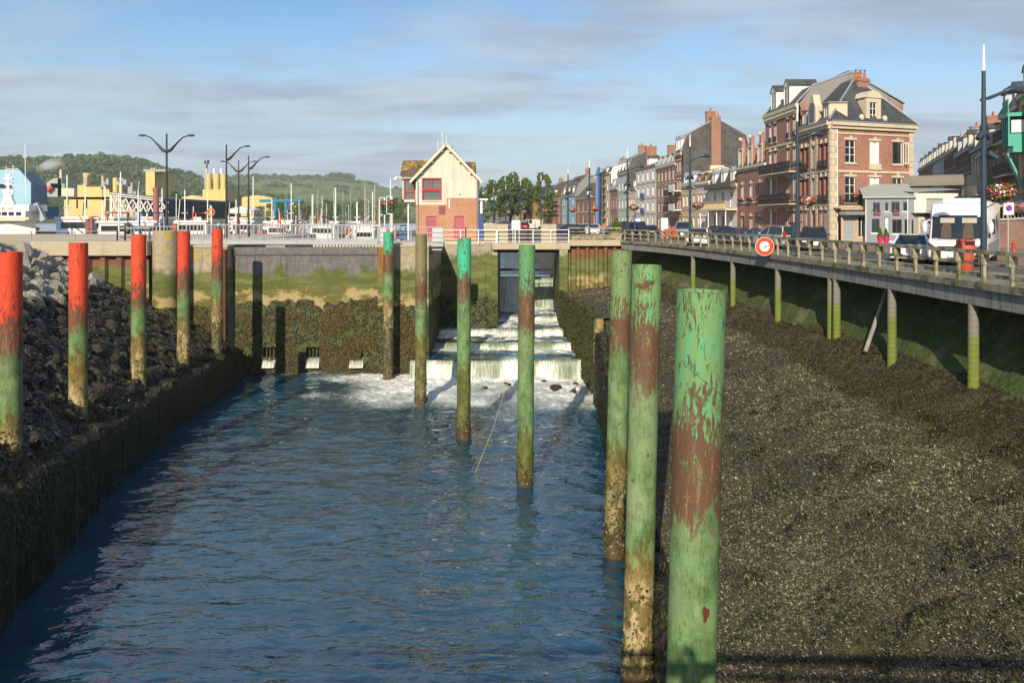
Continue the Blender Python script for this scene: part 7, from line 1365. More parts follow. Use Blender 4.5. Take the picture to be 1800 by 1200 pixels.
def leaves(name, q, size, parent, mat, seed):
    g = np.random.default_rng(seed + 1); n = len(q); a = g.normal(0, 1, (n, 3)); a /= np.linalg.norm(a, axis=1, keepdims=True); b = np.cross(a, g.normal(0, 1, (n, 3))); b /= np.linalg.norm(b, axis=1, keepdims=True)
    s = size * g.uniform(0.6, 1.4, (n, 1)); V = np.stack([q - a * s, q + b * s * 0.6, q + a * s, q - b * s * 0.6], 1).reshape(-1, 3); i = (np.arange(n) * 4)[:, None]
    t = np.repeat(g.uniform(0, 1, n), 4); return npmesh(name, V, i + [[0, 1, 2, 3]], mat, parent, smooth=False, attrs={'tint': ('FLOAT', t)})
for k, px in enumerate((1547, 1557.5)):
    r = empty('potted_topiary', (PX(px, 70), 70, ROADZ + 0.06), 0, ('left' if k == 0 else 'right') + ' clipped conical shrub in a bright pink pot at the grey house', 'potted plant', 'pink pots'); MB().lathe([(0.16, 0), (0.24, 0.55), (0.26, 0.6)], (0, 0, 0), 14).build('pot', M['pinkpot'], r, smooth=True); leafball(r, (0, 0, 0.95), (0.27, 0.27, 0.42), 900, M['leaf_light'], 500 + k, 'shrub', 0.05, 'cone')
pl = empty('flower_planter', (PX(1084, 78.5), 78.5, ROADZ), 0, 'tiered wooden planter with green plants at the bend of the quay', 'planter')
for i, (s_, z) in enumerate(((0.85, 0.55), (0.5, 1.05))): MB().lathe([(s_ * 0.75, z), (s_, z + 0.32)], (0, 0, 0), 8).build('tub', M['r_tan'], pl); leafball(pl, (0, 0, z + 0.5), (s_, s_, 0.3), 400, M['leaf_light'], 520 + i, 'plants', 0.11)
MB().lathe([(0.4, 0), (0.4, 0.55)], (0, 0, 0), 8).build('stand', M['wood'], pl); leafball(pl, (0, 0, 1.8), (0.35, 0.35, 0.5), 250, M['leaf'], 524, 'plants', 0.13, 'cone')
fs = empty('finger_sign', (PX(1116, 81), 81, ROADZ), 0, 'blue post with white and blue direction arms at the bend', 'sign'); MB().tube([(0, 0, 0), (0, 0, 3.0)], 0.07, 8).build('post', plain((0.03, 0.09, 0.32), 0.4), fs); MB().box(-0.6, 0.55, -0.1, -0.075, 1.95, 2.2).build('arm', M['white'], fs); MB().box(-0.2, 0.15, -0.1, -0.075, 2.3, 2.5).build('arm', plain((0.03, 0.09, 0.32), 0.4), fs)
for k, (px, d, c, h_, w_, lb) in enumerate(((1168, 90, M['white'], 2.3, 0.8, 'tall white poster board on the pavement'), (1178, 82, M['red'], 1.2, 1.2, 'low red barrier by the road near the delivery van'), (1063, 98, plain((0.42, 0.12, 0.05), 0.6), 1.6, 0.5, 'brown wooden stand below the scaffold'))):
    o = empty('board', (PX(px, d), d, ROADZ), 0, lb, 'board'); MB().box(-w_ / 2, w_ / 2, -0.03, 0.03, 0.35, h_).build('panel', c, o)
    for sx in (-1, 1): MB().box(sx * w_ * 0.4 - 0.03, sx * w_ * 0.4 + 0.03, -0.3, 0.3, 0, 0.347).build('foot', c, o)
# ---------------------------------------------------------------- small things on mud and water
o = MB().tube([(0, 0, 0), (0.7, 0.12, 0.05), (1.35, 0.3, 0.14)], [0.05, 0.055, 0.03], 8).build('driftwood', plain((0.06, 0.115, 0.02), 0.9, 0.3, 5), smooth=True); dx_ = 18.6; xx_ = PX(1262, dx_); o.location = (xx_, dx_, float(mudz(np.float64(xx_), np.float64(dx_))) + 0.12); tag(o, 'green algae-covered pole lying on the mud behind the nearest pile', 'driftwood')
for k, (px, d, lb) in enumerate(((1367, 21.0, 'small pale piece of litter on the mud, upper one'), (1373, 16.6, 'small yellowish piece of litter on the mud, lower one'))):
    xx_ = PX(px, d); o = inst('litter', rock_mesh(200 + k, 2), None, (xx_, d, float(mudz(np.float64(xx_), np.float64(d))) + 0.1), (0.3, 0.2, 0.8), (0.12, 0.05, 0.03)); o.data.materials.clear(); o.data.materials.append(plain((0.45, 0.42, 0.28), 0.7)); tag(o, lb, 'litter')
a = P(892, 672, 39.5); b = P(835, 832, 39.8); b.z = 0.02; o = MB().tube([a, (a + b) / 2 + Vector((0.05, 0, -0.15)), b], 0.012, 5).build('mooring_line', M['r_tan']); tag(o, 'thin slack line running from a green pile into the water', 'rope')
# ---------------------------------------------------------------- trees
def tree(name, px, base_d, top_py, wpx, label, mat, seed, n=9000, base_z=10.3, lobes=7, size=None, crown_bot=0.22, group='trees beyond the harbour', aspect=1.0):
    d = base_d; H = PZ(top_py, d) - base_z; w = wpx / F * d / 2; r = empty(name, (PX(px, d), d, base_z), 0, label, 'tree', group); g = np.random.default_rng(seed)
    MB().tube([(0, 0, 0), (0.02 * H, 0, H * 0.3), (0, 0, H * 0.75)], [H * 0.03, H * 0.022, H * 0.006], 8).build('trunk', M['bark'], r, smooth=True)
    q = []
    for i in range(lobes):
        t = (i + 0.5) / lobes; zc = H * (crown_bot + (0.93 - crown_bot) * t); rad = w * (0.55 + 0.45 * math.sin(math.pi * min(1, t * 0.9 + 0.12))); a = g.uniform(0, 6.28); rr_ = rad * 0.55
        for k in range(3):
            a += 2.1; c = np.array([math.cos(a) * rr_, math.sin(a) * rr_, zc + g.uniform(-0.05, 0.05) * H]); m = n // (lobes * 3)
            p = g.normal(0, 1, (m, 3)); p /= np.linalg.norm(p, axis=1, keepdims=True); p *= g.uniform(0.25, 1, (m, 1)) ** 0.45; p = p * np.array([rad * 0.55, rad * 0.55, H * 0.5 / lobes * 1.7]) * g.uniform(0.8, 1.15); q.append(p + c)
    q = np.concatenate(q); q = q[fbm(q[:, 0] * 0.9 + seed, q[:, 2] * 0.9, 3, seed) > 0.43]
    leaves('crown', q, size or max(0.16, H * 0.022), r, mat, seed); return r
tree('poplar_clump', 868, 330, 318, 62, 'broad green tree right behind the lock house', M['leaf_light'], 601, 12000)
tree('poplar_clump', 897, 340, 306, 58, 'tallest tree between lock house and orange corner house', M['leaf'], 602, 14000)
tree('poplar_clump', 922, 350, 314, 46, 'tall tree just left of the slate-roofed orange house', M['leaf_light'], 603, 10000)
tree('poplar_clump', 958, 300, 307, 40, 'tree rising behind the terracotta houses', M['leaf'], 604, 9000)
tree('poplar_clump', 845, 320, 336, 40, 'lower tree beside the right wall of the lock house', M['leaf_dark'], 605, 8000)
tree('silver_bush', 853, 240, 356, 36, 'silvery bush at the quay beside the blue cabinet', M['leaf_grey'], 606, 6000, crown_bot=0.02)
tree('round_tree', 308, 420, 334, 26, 'round tree between yellow silo block and black shed', M['leaf_dark'], 607, 4000)
for k in range(16):
    px = 455 + k * 16.5 + (k * 37 % 9); tp = 362 - (k * 29 % 12) - (6 if k > 9 else 0); tree('harbour_tree', px, 400 + (k * 53 % 60), tp, 26 + (k * 17 % 12), ('%s tree of the belt behind the moored boats' % ['leftmost', 'second leftmost', 'third', 'fourth', 'fifth', 'sixth', 'seventh', 'eighth', 'ninth', 'tenth', 'eleventh', 'twelfth', 'thirteenth', 'fourteenth', 'second rightmost', 'rightmost'][k]), M['leaf_dark'] if k % 3 else M['leaf'], 620 + k, 5000, crown_bot=0.05)
for k, px in enumerate((462, 472, 480, 489, 498, 508)): tree('row_poplar', px, 600, 343 - k % 3 * 2, 9, '%s of six small poplars on the far field edge' % ['first', 'second', 'third', 'fourth', 'fifth', 'sixth'][k], M['leaf_dark'], 660 + k, 900, crown_bot=0.05, group='far poplars')
# ---------------------------------------------------------------- hills
def hill(name, d0, d1, xr, ridge, mat, seed, amp, nx=260, ny=50, base=10, bump=0.0):
    X, U = np.meshgrid(np.linspace(xr[0], xr[1], nx), np.linspace(0, 1, ny), indexing='ij'); Y = d0 + U * (d1 - d0)
    rz = np.interp(X / d1 * F + 900, [r[0] for r in ridge], [r[1] for r in ridge]); top = CAMZ + (HY - rz) / F * d1 - base; prof = np.sin(np.clip(U, 0, 1) * math.pi / 2) ** 1.25
    Z = base + top * prof + (fbm(X / 160, Y / 160, 4, seed) - 0.5) * amp * prof * (1 - prof * 0.7) + (fbm(X / 11, Y / 11, 3, seed + 3) - 0.5) * bump * prof
    return npmesh(name, np.stack([X, Y, Z], -1).reshape(-1, 3), gridQ(nx, ny), mat)
def hillmat(nm, forest):
    s = NT(nm); p = s.pos(); big = s.noise(s.map(p, (1, 0.5, 1)), 0.0045, 4, 0.5); f = s.noise(p, 0.05, 6, 0.7); f2 = s.vor(p, 0.09)
    wood = s.mix(s.step(f, 0.35, 0.65), (0.038, 0.068, 0.018), (0.080, 0.125, 0.034)); wood = s.mix(s.math('MULTIPLY', s.step(f2, 0.2, 0.75), 0.6), wood, (0.025, 0.045, 0.014)); mead = s.mix(s.step(s.noise(p, 0.012, 5, 0.6), 0.4, 0.62), (0.17, 0.20, 0.060), (0.105, 0.155, 0.042))
    mead = s.mix(s.step(s.noise(s.map(p, (1, 1, 6)), 0.028, 5, 0.65), 0.56, 0.64), mead, (0.03, 0.055, 0.016))
    return s.fin(s.mix(s.step(big, *((0.60, 0.66) if forest else (0.30, 0.36))), wood, mead), 0.9, s.bump(s.math('ADD', f, f2), 0.8, 6.0), 0, 0.1)
h1 = hill('wooded_hill', 950, 1500, (-1150, -300), [(-200, 297), (0, 289), (60, 287), (100, 291), (150, 287), (200, 284), (250, 287), (275, 298), (300, 306), (335, 311), (365, 328), (400, 330), (440, 341), (480, 352), (520, 360), (560, 372)], hillmat('forest_hill', True), 5, 30, bump=16); h1['kind'] = 'structure'
h2 = hill('far_hill', 1500, 2600, (-1250, 500), [(-100, 330), (380, 322), (420, 318), (480, 318), (560, 317), (620, 322), (660, 326), (720, 336), (800, 350), (900, 372), (1000, 382)], hillmat('meadow_hill', False), 9, 24, nx=300, bump=4); h2['kind'] = 'structure'
# woods along the crest of the far hill, and on the near hill: lumpy tree crowns read as one mass
def woods(name, pts, size, mat, seed, label):
    g = np.random.default_rng(seed); q = []; per = 34
    for (x, y, z) in pts:
        r = size * g.uniform(0.7, 1.3); p = g.normal(0, 1, (per, 3)); p /= np.linalg.norm(p, axis=1, keepdims=True); p[:, 2] = np.abs(p[:, 2]) * 1.1; q.append(p * r * 0.8 + np.array([x, y, z]))
    o = leaves(name, np.concatenate(q), size * 0.38, None, mat, seed); tag(o, label, 'woodland'); o['kind'] = 'stuff'; return o
g = np.random.default_rng(70); pts = []
for px in np.arange(400, 622, 1.1):
    if 568 < px < 571: continue
    hgt = 11 if px < 500 else (8 if px < 575 else 22)
    d = 2590; zr_ = np.interp(px, [400, 420, 480, 560, 620], [320, 318, 318, 317, 322]); pts.append((PX(px, d), d - g.uniform(0, 30), PZ(zr_, d) + g.uniform(-2, hgt)))
woods('crest_wood', pts, 11, M['leaf_dark'], 71, 'belt of dark trees along the crest of the far hill')
pts = []
me1 = np.zeros(len(h1.data.vertices) * 3, np.float32); h1.data.vertices.foreach_get('co', me1); me1 = me1.reshape(-1, 3); sel = g.integers(0, len(me1), 3600); 
for i in sel:
    x, y, z = me1[i]; z = float(z); u_ = (y - 950) / 550
    if z > 22 and (u_ > 0.42 + 0.12 * math.sin(x * 0.012) or math.sin(x * 0.03 + y * 0.02) > 0.6) and not (0.55 < u_ < 0.66 and x > -850 and math.sin(x * 0.02) > -0.3): pts.append((x + g.uniform(-3, 3), y + g.uniform(-5, 5), z))
for i in range(0, 260):
    x, y, z = me1[i * 50 + 49]; pts.append((x, y, z)); pts.append((x + 2, y - 6, z - 1))
woods('hill_wood', pts, 8.5, M['leaf_dark'], 72, 'dense dark green wood covering the left hill')
pts = []; me2 = np.zeros(len(h2.data.vertices) * 3, np.float32); h2.data.vertices.foreach_get('co', me2); me2 = me2.reshape(-1, 3)
nz = fbm(me2[:, 0] / 90, me2[:, 1] / 60, 3, 55)
for i in np.nonzero((nz > 0.66) & (me2[:, 2] > 20))[0][::3]: pts.append(tuple(me2[i]))
woods('hedge_scrub', pts, 9, M['leaf_dark'], 73, 'scattered scrub and hedges on the far green hillside')
# ---------------------------------------------------------------- industry
YEL = plain((0.60, 0.45, 0.17), 0.7, 0.14, 0.4); YELD = plain((0.42, 0.32, 0.14), 0.8, 0.15, 0.4); FGREY = plain((0.34, 0.35, 0.34), 0.8, 0.15, 0.5)
def bx(root, nm, x0, y0, x1, y1, d, dep, mat, side=None):
    a = P(x0, y1, d); b = P(x1, y0, d); o = MB().box(a.x, b.x, 0, dep, a.z, b.z).build(nm, mat, root, T(-root.location.x, 0, -root.location.z)); return o
def cylp(root, nm, px, y0, y1, d, wpx, mat, prof=None):
    r_ = wpx / F * d / 2; z0, z1 = PZ(y1, d), PZ(y0, d); return MB().lathe([(r_, 0), (r_, z1 - z0)], (PX(px, d) - root.location.x, r_, z0 - root.location.z), 16).build(nm, mat, root, smooth=True)
dI = 430
pl1 = empty('silo_plant', (PX(290, dI), dI, 10.2), 0, 'tall yellow block tower of the factory behind the left lamp', 'factory'); bx(pl1, 'tower', 256, 302, 272, 345, dI, 26, YEL); 
mb = MB().poly([P(272.1, 345, dI), P(296, 345, dI + 18), P(296, 305, dI + 18), P(272.1, 302, dI)]).poly([P(296, 345, dI + 18), P(296, 305, dI + 18), P(296, 305, dI + 60), P(296, 345, dI + 60)]).poly([P(272.1, 302, dI), P(296, 305, dI + 18), P(290, 304, dI + 60), P(262, 302, dI + 60)]); mb.v = [tuple(Vector(v) - Vector(pl1.location)) for v in mb.v]; mb.build('tower_flank', YELD, pl1, recalc=False)
bx(pl1, 'roof_walk', 252, 298, 296, 301.8, dI, 10, FGREY); bx(pl1, 'roof_hut', 264, 295.5, 273, 297.9, dI, 8, YEL)
for px in (255, 259, 268, 272, 280, 288): bx(pl1, 'roof_post', px, 294, px + 0.7, 297.9, dI, 1, FGREY)
pl2 = empty('mill_works', (PX(200, dI), dI - 5, 10.2), 0, 'low yellow factory works with stacks and pipes', 'factory')
for a in ((145, 326, 160, 350), (160, 329, 189, 350), (188, 333, 200, 352), (84, 346, 160, 384)): bx(pl2, 'block', *a, dI - (20 if a[0] == 84 else 0), 15, YEL)
bx(pl2, 'block_roof', 83, 345, 168, 349.5, dI - 20.5, 18, plain((0.20, 0.17, 0.13), 0.8)); 
for px in (88, 105, 122): bx(pl2, 'dark_panel', px, 350, px + 3, 366, dI - 20.6, 1, YELD)
cylp(pl2, 'stack', 158, 308, 326, dI, 9, YEL); cylp(pl2, 'stack_collar', 158, 305, 309, dI, 13, YEL); cylp(pl2, 'stack', 188, 310, 330, dI, 4, YEL); cylp(pl2, 'silo', 209, 313, 345, dI, 9, YEL); cylp(pl2, 'silo', 219, 322, 345, dI, 7, YEL); cylp(pl2, 'silo', 226, 328, 345, dI - 6, 9, YEL)
for k, (px, a, b, w_) in enumerate(((203, 316, 326, 5), (227, 314, 322, 7), (224, 320, 327, 10), (233, 317, 326, 6), (245, 322, 345, 3), (241, 330, 345, 5), (166, 313, 327, 5), (196, 320, 334, 6), (250, 337, 345, 5))): bx(pl2, 'pipework', px - w_ / 2, a, px + w_ / 2, b, dI + 4, 3, FGREY)
for k in range(7): mb = MB().bar(P(200 + k * 7, 345, dI + 3), P(203 + k * 7, 318 + (k % 3) * 4, dI + 3), 0.5); mb.v = [tuple(Vector(v) - Vector(pl2.location)) for v in mb.v]; mb.build('pipe', FGREY, pl2)
pl3 = empty('triple_silos', (PX(376, dI - 60), dI - 60, 10.2), 0, 'three round yellow silos on a square yellow block', 'silos'); bx(pl3, 'base_block', 356, 333, 397, 356, dI - 60, 16, YEL)
for px in (366, 380, 392.5): cylp(pl3, 'silo', px, 305.5, 334, dI - 59, 11, YEL); cylp(pl3, 'silo_vent', px, 297, 305.5, dI - 57, 4.2, M['white'])
bx(pl3, 'lift_mast', 370.5, 285, 373.5, 333, dI - 52, 2, FGREY); bx(pl3, 'mast_head', 369.5, 283, 375, 290, dI - 52, 3, FGREY)
pl4 = empty('steam_plant', (PX(104, dI + 40), dI + 40, 10.2), 0, 'grey plant building with a pale smoking chimney', 'factory')
mb = MB().extr([(PX(82, dI + 40), PZ(346, dI + 40)), (PX(108, dI + 40), PZ(346, dI + 40)), (PX(108, dI + 40), PZ(313, dI + 40)), (PX(95, dI + 40), PZ(313, dI + 40)), (PX(82, dI + 40), PZ(321, dI + 40))], 'y', 0, 20); mb.v = [(x - pl4.location.x, y, z - 10.2) for x, y, z in mb.v]; mb.build('block', FGREY, pl4); bx(pl4, 'dark_flank', 108.1, 314, 114, 346, dI + 44, 18, plain((0.20, 0.21, 0.22), 0.8)); cylp(pl4, 'chimney', 99, 297, 346, dI + 36, 4.5, M['cream'])
mb = MB().bar(P(82, 336, dI + 38), P(91, 328, dI + 38), 1.6); mb.v = [tuple(Vector(v) - Vector(pl4.location)) for v in mb.v]; mb.build('red_duct', M['red'], pl4); bx(pl4, 'green_shed', 122, 325, 146, 333, dI + 60, 10, plain((0.18, 0.36, 0.20), 0.7)); bx(pl4, 'pale_shed', 118, 332, 146, 346, dI + 50, 10, M['cream']); bx(pl4, 'tank', 129, 335, 139, 346, dI + 30, 8, M['r_white'])
# steam: a small volume puff
st = NT('steam'); st.n.remove(st.b); vol = st.new('ShaderNodeVolumePrincipled'); st.set(vol.inputs['Color'], (0.92, 0.92, 0.94)); oc = st.obj()
ln = st.new('ShaderNodeVectorMath', operation='LENGTH'); st.l.new(oc, ln.inputs[0]); den = st.math('MULTIPLY', st.step(st.math('ADD', ln.outputs['Value'], st.math('MULTIPLY', st.noise(oc, 2.2, 4), 0.9)), 1.35, 0.75), 0.22); st.set(vol.inputs['Density'], den); st.l.new(vol.outputs[0], st.out.inputs['Volume'])
o = MB().ball((0, 0, 0), 1.0, 16, 10).build('steam_plume', st.m, smooth=True); o.location = P(88, 290, dI + 38); o.scale = (10, 5, 4.2); o.rotation_euler = (0, R(-18), 0); tag(o, 'white plume of steam drifting left from the pale chimney', 'steam'); o['kind'] = 'stuff'
# blue building on the left
dB_ = 170; bb = empty('blue_building', (PX(0, dB_), dB_, 10.2), 0, 'pale blue industrial building with chamfered roof at the left edge', 'building'); LB = plain((0.30, 0.47, 0.56), 0.7, 0.14, 0.35); DBL = plain((0.035, 0.11, 0.22), 0.6, 0.15, 0.5)
def pxpoly(root, nm, pts, mat, dep):
    w_ = [P(a, b, root.location.y) for a, b in pts]; mb = MB().extr([(q.x - root.location.x, q.z - root.location.z) for q in w_], 'y', 0, dep); return mb.build(nm, mat, root)
pxpoly(bb, 'front', [(-90, 362), (54, 362), (54, 322), (34, 299), (-90, 296)], LB, 0.5); pxpoly(bb, 'ground_floor', [(-90, 385), (66, 385), (66, 362.2), (-90, 362.2)], DBL, 8)
mb = MB(); q = [P(54, 362, dB_), P(83, 358, dB_ + 45), P(83, 327, dB_ + 45), P(54, 322, dB_), P(62, 304, dB_ + 45), P(34, 299, dB_)]; q = [v - Vector(bb.location) for v in q]; mb.poly([q[0], q[1], q[2], q[3]]); mb.build('flank', DBL, bb, recalc=False); MB().poly([q[3], q[2], q[4], q[5]]).build('roof_slope', plain((0.018, 0.045, 0.085), 0.5), bb, recalc=False); MB().poly([q[5], q[4], P(-90, 299, dB_ + 45) - Vector(bb.location), P(-90, 296, dB_) - Vector(bb.location)]).build('roof_top', M['zinc'], bb, recalc=False)
pxpoly(bb, 'window_band', [(-90, 330.5), (22, 330.5), (19, 324), (-90, 323)], M['glass'], -0.15); pxpoly(bb, 'roof_unit', [(11, 298.5), (33, 298.8), (33, 296), (12, 296)], FGREY, 3)
# long black shed and white timber trestle
bs = empty('black_shed', (PX(345, 260), 260, 10.2), 0, 'long low black clad shed with blue-grey roof', 'shed'); v = [P(285, 384, 250), P(412, 384, 330), P(412, 356, 330), P(285, 350, 250), P(200, 338, 275), P(330, 350, 350)]; v = [x - Vector(bs.location) for x in v]
MB().poly(v[:4]).build('wall', (lambda s: s.fin(s.mix(s.noise(s.pos(), 0.3, 4), (0.012, 0.014, 0.018), (0.03, 0.032, 0.04)), 0.7, s.bump(s.math('SINE', s.math('MULTIPLY', s.xyz(s.pos())[0], 6.0)), 0.6, 0.1)))(NT('black_cladding')), bs, recalc=False); MB().poly([v[3], v[2], v[5], v[4]]).build('roof', plain((0.10, 0.15, 0.19), 0.5, 0.12), bs, recalc=False); MB().bar(v[3], v[2], 0.9, 0.7).build('eave', plain((0.07, 0.10, 0.13), 0.5), bs)
tr_ = empty('timber_trestle', (PX(240, 255), 255, 10.2), 0, 'open pale timber framework under a sloping roof left of the black shed', 'shed')
lo = Vector(tr_.location)
for i in range(8):
    a = 196 + i * 12.6; MB().bar(P(a, 384, 252) - lo, P(a, 340 + (a - 196) * 0.11, 252) - lo, 0.5).build('post', M['r_white'], tr_); MB().bar(P(a, 374, 251) - lo, P(a + 12, 346 + (a - 196) * 0.1, 251) - lo, 0.35).build('brace', M['r_white'], tr_); MB().bar(P(a + 12, 374, 250.5) - lo, P(a, 346 + (a - 196) * 0.1, 250.5) - lo, 0.35).build('brace', M['r_white'], tr_)
MB().bar(P(192, 341, 250) - lo, P(287, 352, 250) - lo, 0.7, 0.9).build('eave_beam', M['r_white'], tr_); MB().poly([P(190, 340, 249) - lo, P(288, 351, 249) - lo, P(300, 349, 290) - lo, P(200, 338, 290) - lo]).build('roof', plain((0.06, 0.08, 0.10), 0.5), tr_, recalc=False); MB().poly([P(192, 384, 285) - lo, P(287, 384, 285) - lo, P(287, 352, 285) - lo, P(192, 343, 285) - lo]).build('back_wall', M['r_tan'], tr_, recalc=False)
o = MB().tube([(0, 0, 0), (0, 0, PZ(336, 120) - 6)], 0.42, 12).lathe([(0.5, PZ(337, 120) - 6), (0.5, PZ(330, 120) - 6)], (0, 0, 0), 12).build('pipe_mast', plain((0.28, 0.10, 0.10), 0.7, 0.2), smooth=True); o.location = (PX(274.5, 120), 120, 6); tag(o, 'fat rusty red vertical pipe beside the double lamp', 'pipe')
for k, (px0, px1, y0, y1, d, c, lb) in enumerate(((425, 478, 343, 384, 520, YEL, 'long yellow factory hall right of the three silos'), (508, 522, 356, 372, 480, M['r_cream'], 'small pale hut roof among the harbour trees'), (320, 357, 343, 356, 520, M['r_yell'], 'pale domed hall behind the black shed'), (404, 442, 363, 375, 300, M['r_white'], 'white lorry trailer with red mark behind the lamps'))):
    o = empty('far_hall', (PX((px0 + px1) / 2, d), d, 10.2), 0, lb, 'building'); pxpoly(o, 'hall', [(px0, y1), (px1, y1), (px1, y0 + 5), ((px0 + px1) / 2, y0), (px0, y0 + 4)], c, 12)
# blue travel hoist
th = empty('travel_hoist', (PX(495, 260), 260, 10.2), 0, 'teal blue boat hoist gantry among the masts', 'crane'); tb_ = plain((0.02, 0.16, 0.26), 0.5, 0.1); lo = Vector(th.location)
for px in (483, 503): MB().bar(P(px, 382, 260) - lo, P(px, 354, 260) - lo, 0.9).build('leg', tb_, th); MB().bar(P(px + 3, 382, 268) - lo, P(px + 3, 354, 268) - lo, 0.9).build('leg', tb_, th)
MB().bar(P(457, 353, 260) - lo, P(532, 352, 260) - lo, 1.4, 0.9).build('boom', tb_, th); MB().bar(P(457, 353.5, 268) - lo, P(532, 352.5, 268) - lo, 1.4, 0.9).build('boom', tb_, th)
for px in (460, 528): MB().bar(P(px, 353, 259.9) - lo, P(px, 353, 268) - lo, 0.8).build('cross_beam', tb_, th)
# ---------------------------------------------------------------- boats
def hull(L, B, H, sheer=0.25):
    mb = MB(); ns, nr = 11, 5
    for i in range(ns):
        t = i / (ns - 1); b = B / 2 * (1 - max(0, (t - 0.45) / 0.55) ** 2.2) * (0.82 + 0.18 * min(1, t * 4)); zt_ = H * (1 + sheer * (t - 0.3) ** 2 * 2.5)
        for k in range(-nr, nr + 1): s_ = abs(k) / nr; mb.v.append((t * L - L / 2, math.copysign(b * s_ ** 0.45, k) if k else 0, -0.4 + (zt_ + 0.4) * s_ ** 1.9))
    m = 2 * nr + 1
    for i in range(ns - 1):
        for k in range(m - 1): a = i * m + k; mb.f.append((a, a + 1, a + m + 1, a + m))
        mb.f.append((i * m, (i + 1) * m, (i + 1) * m + m - 1, i * m + m - 1))
    mb.f.append(tuple(range(m))); return mb
def sailboat(px, d, top, lb, col, seed, L=9.0):
    g = random.Random(seed); r = empty('sailing_boat', (PX(px, d), d, BASZ), g.uniform(0, 6.28), lb, 'boat', 'yachts moored in the basin'); Hm_ = PZ(top, d) - BASZ
    hb = hull(L, 2.9, 1.1).build('hull', col, r, smooth=True); MB().extr([(-2.2, 1.0), (1.6, 1.0), (0.9, 1.6), (-2.0, 1.65)], 'y', -0.8, 0.8).build('cabin', M['white'], r); MB().box(-1.6, 0.4, -0.82, 0.82, 1.2, 1.45).build('cabin_window', M['glass'], r)
    MB().tube([(0.6, 0, 1.2), (0.6, 0, Hm_)], [0.075, 0.055], 6).build('mast', g.choice([M['white'], M['galv'], M['cream']]), r); MB().tube([(0.5, 0, 2.2), (-3.6, 0, 2.3)], 0.16, 6).build('furled_boom', g.choice([plain((0.04, 0.08, 0.25), 0.8), M['cream'], M['white']]), r); MB().bar((0.6, -1.0, Hm_ * 0.55), (0.6, 1.0, Hm_ * 0.55), 0.05).build('spreader', M['galv'], r)
    mb = MB(); [mb.bar(a, (0.6, 0, Hm_), 0.02) for a in ((4.3, 0, 1.3), (-4.3, 0, 1.1), (0.6, 1.3, 1.1), (0.6, -1.3, 1.1))]; mb.build('stays', M['galv'], r)['kind'] = 'stuff'; return r
hc = [M['white'], plain((0.03, 0.07, 0.22), 0.3), M['r_white'], plain((0.25, 0.03, 0.03), 0.4)]
ords = ['first', 'second', 'third', 'fourth', 'fifth', 'sixth', 'seventh', 'eighth', 'ninth', 'tenth', 'eleventh', 'twelfth', 'thirteenth', 'fourteenth', 'fifteenth', 'sixteenth', 'seventeenth', 'eighteenth']
for k, (px, d, tp) in enumerate(((545, 205, 343), (560, 180, 333), (567, 190, 343), (582, 165, 330), (601, 175, 335), (613, 200, 360), (621, 160, 337), (636, 150, 310), (641, 185, 349), (645, 195, 346), (662, 150, 325), (668, 210, 360), (690, 190, 355), (530, 220, 368), (574, 230, 357), (652, 215, 352))):
    sailboat(px, d, tp, '%s yacht mast from the left among the boats right of the blue hoist' % ords[k], hc[k % 4], 700 + k)
BLU, REDH = plain((0.03, 0.10, 0.38), 0.4), plain((0.42, 0.04, 0.03), 0.45)
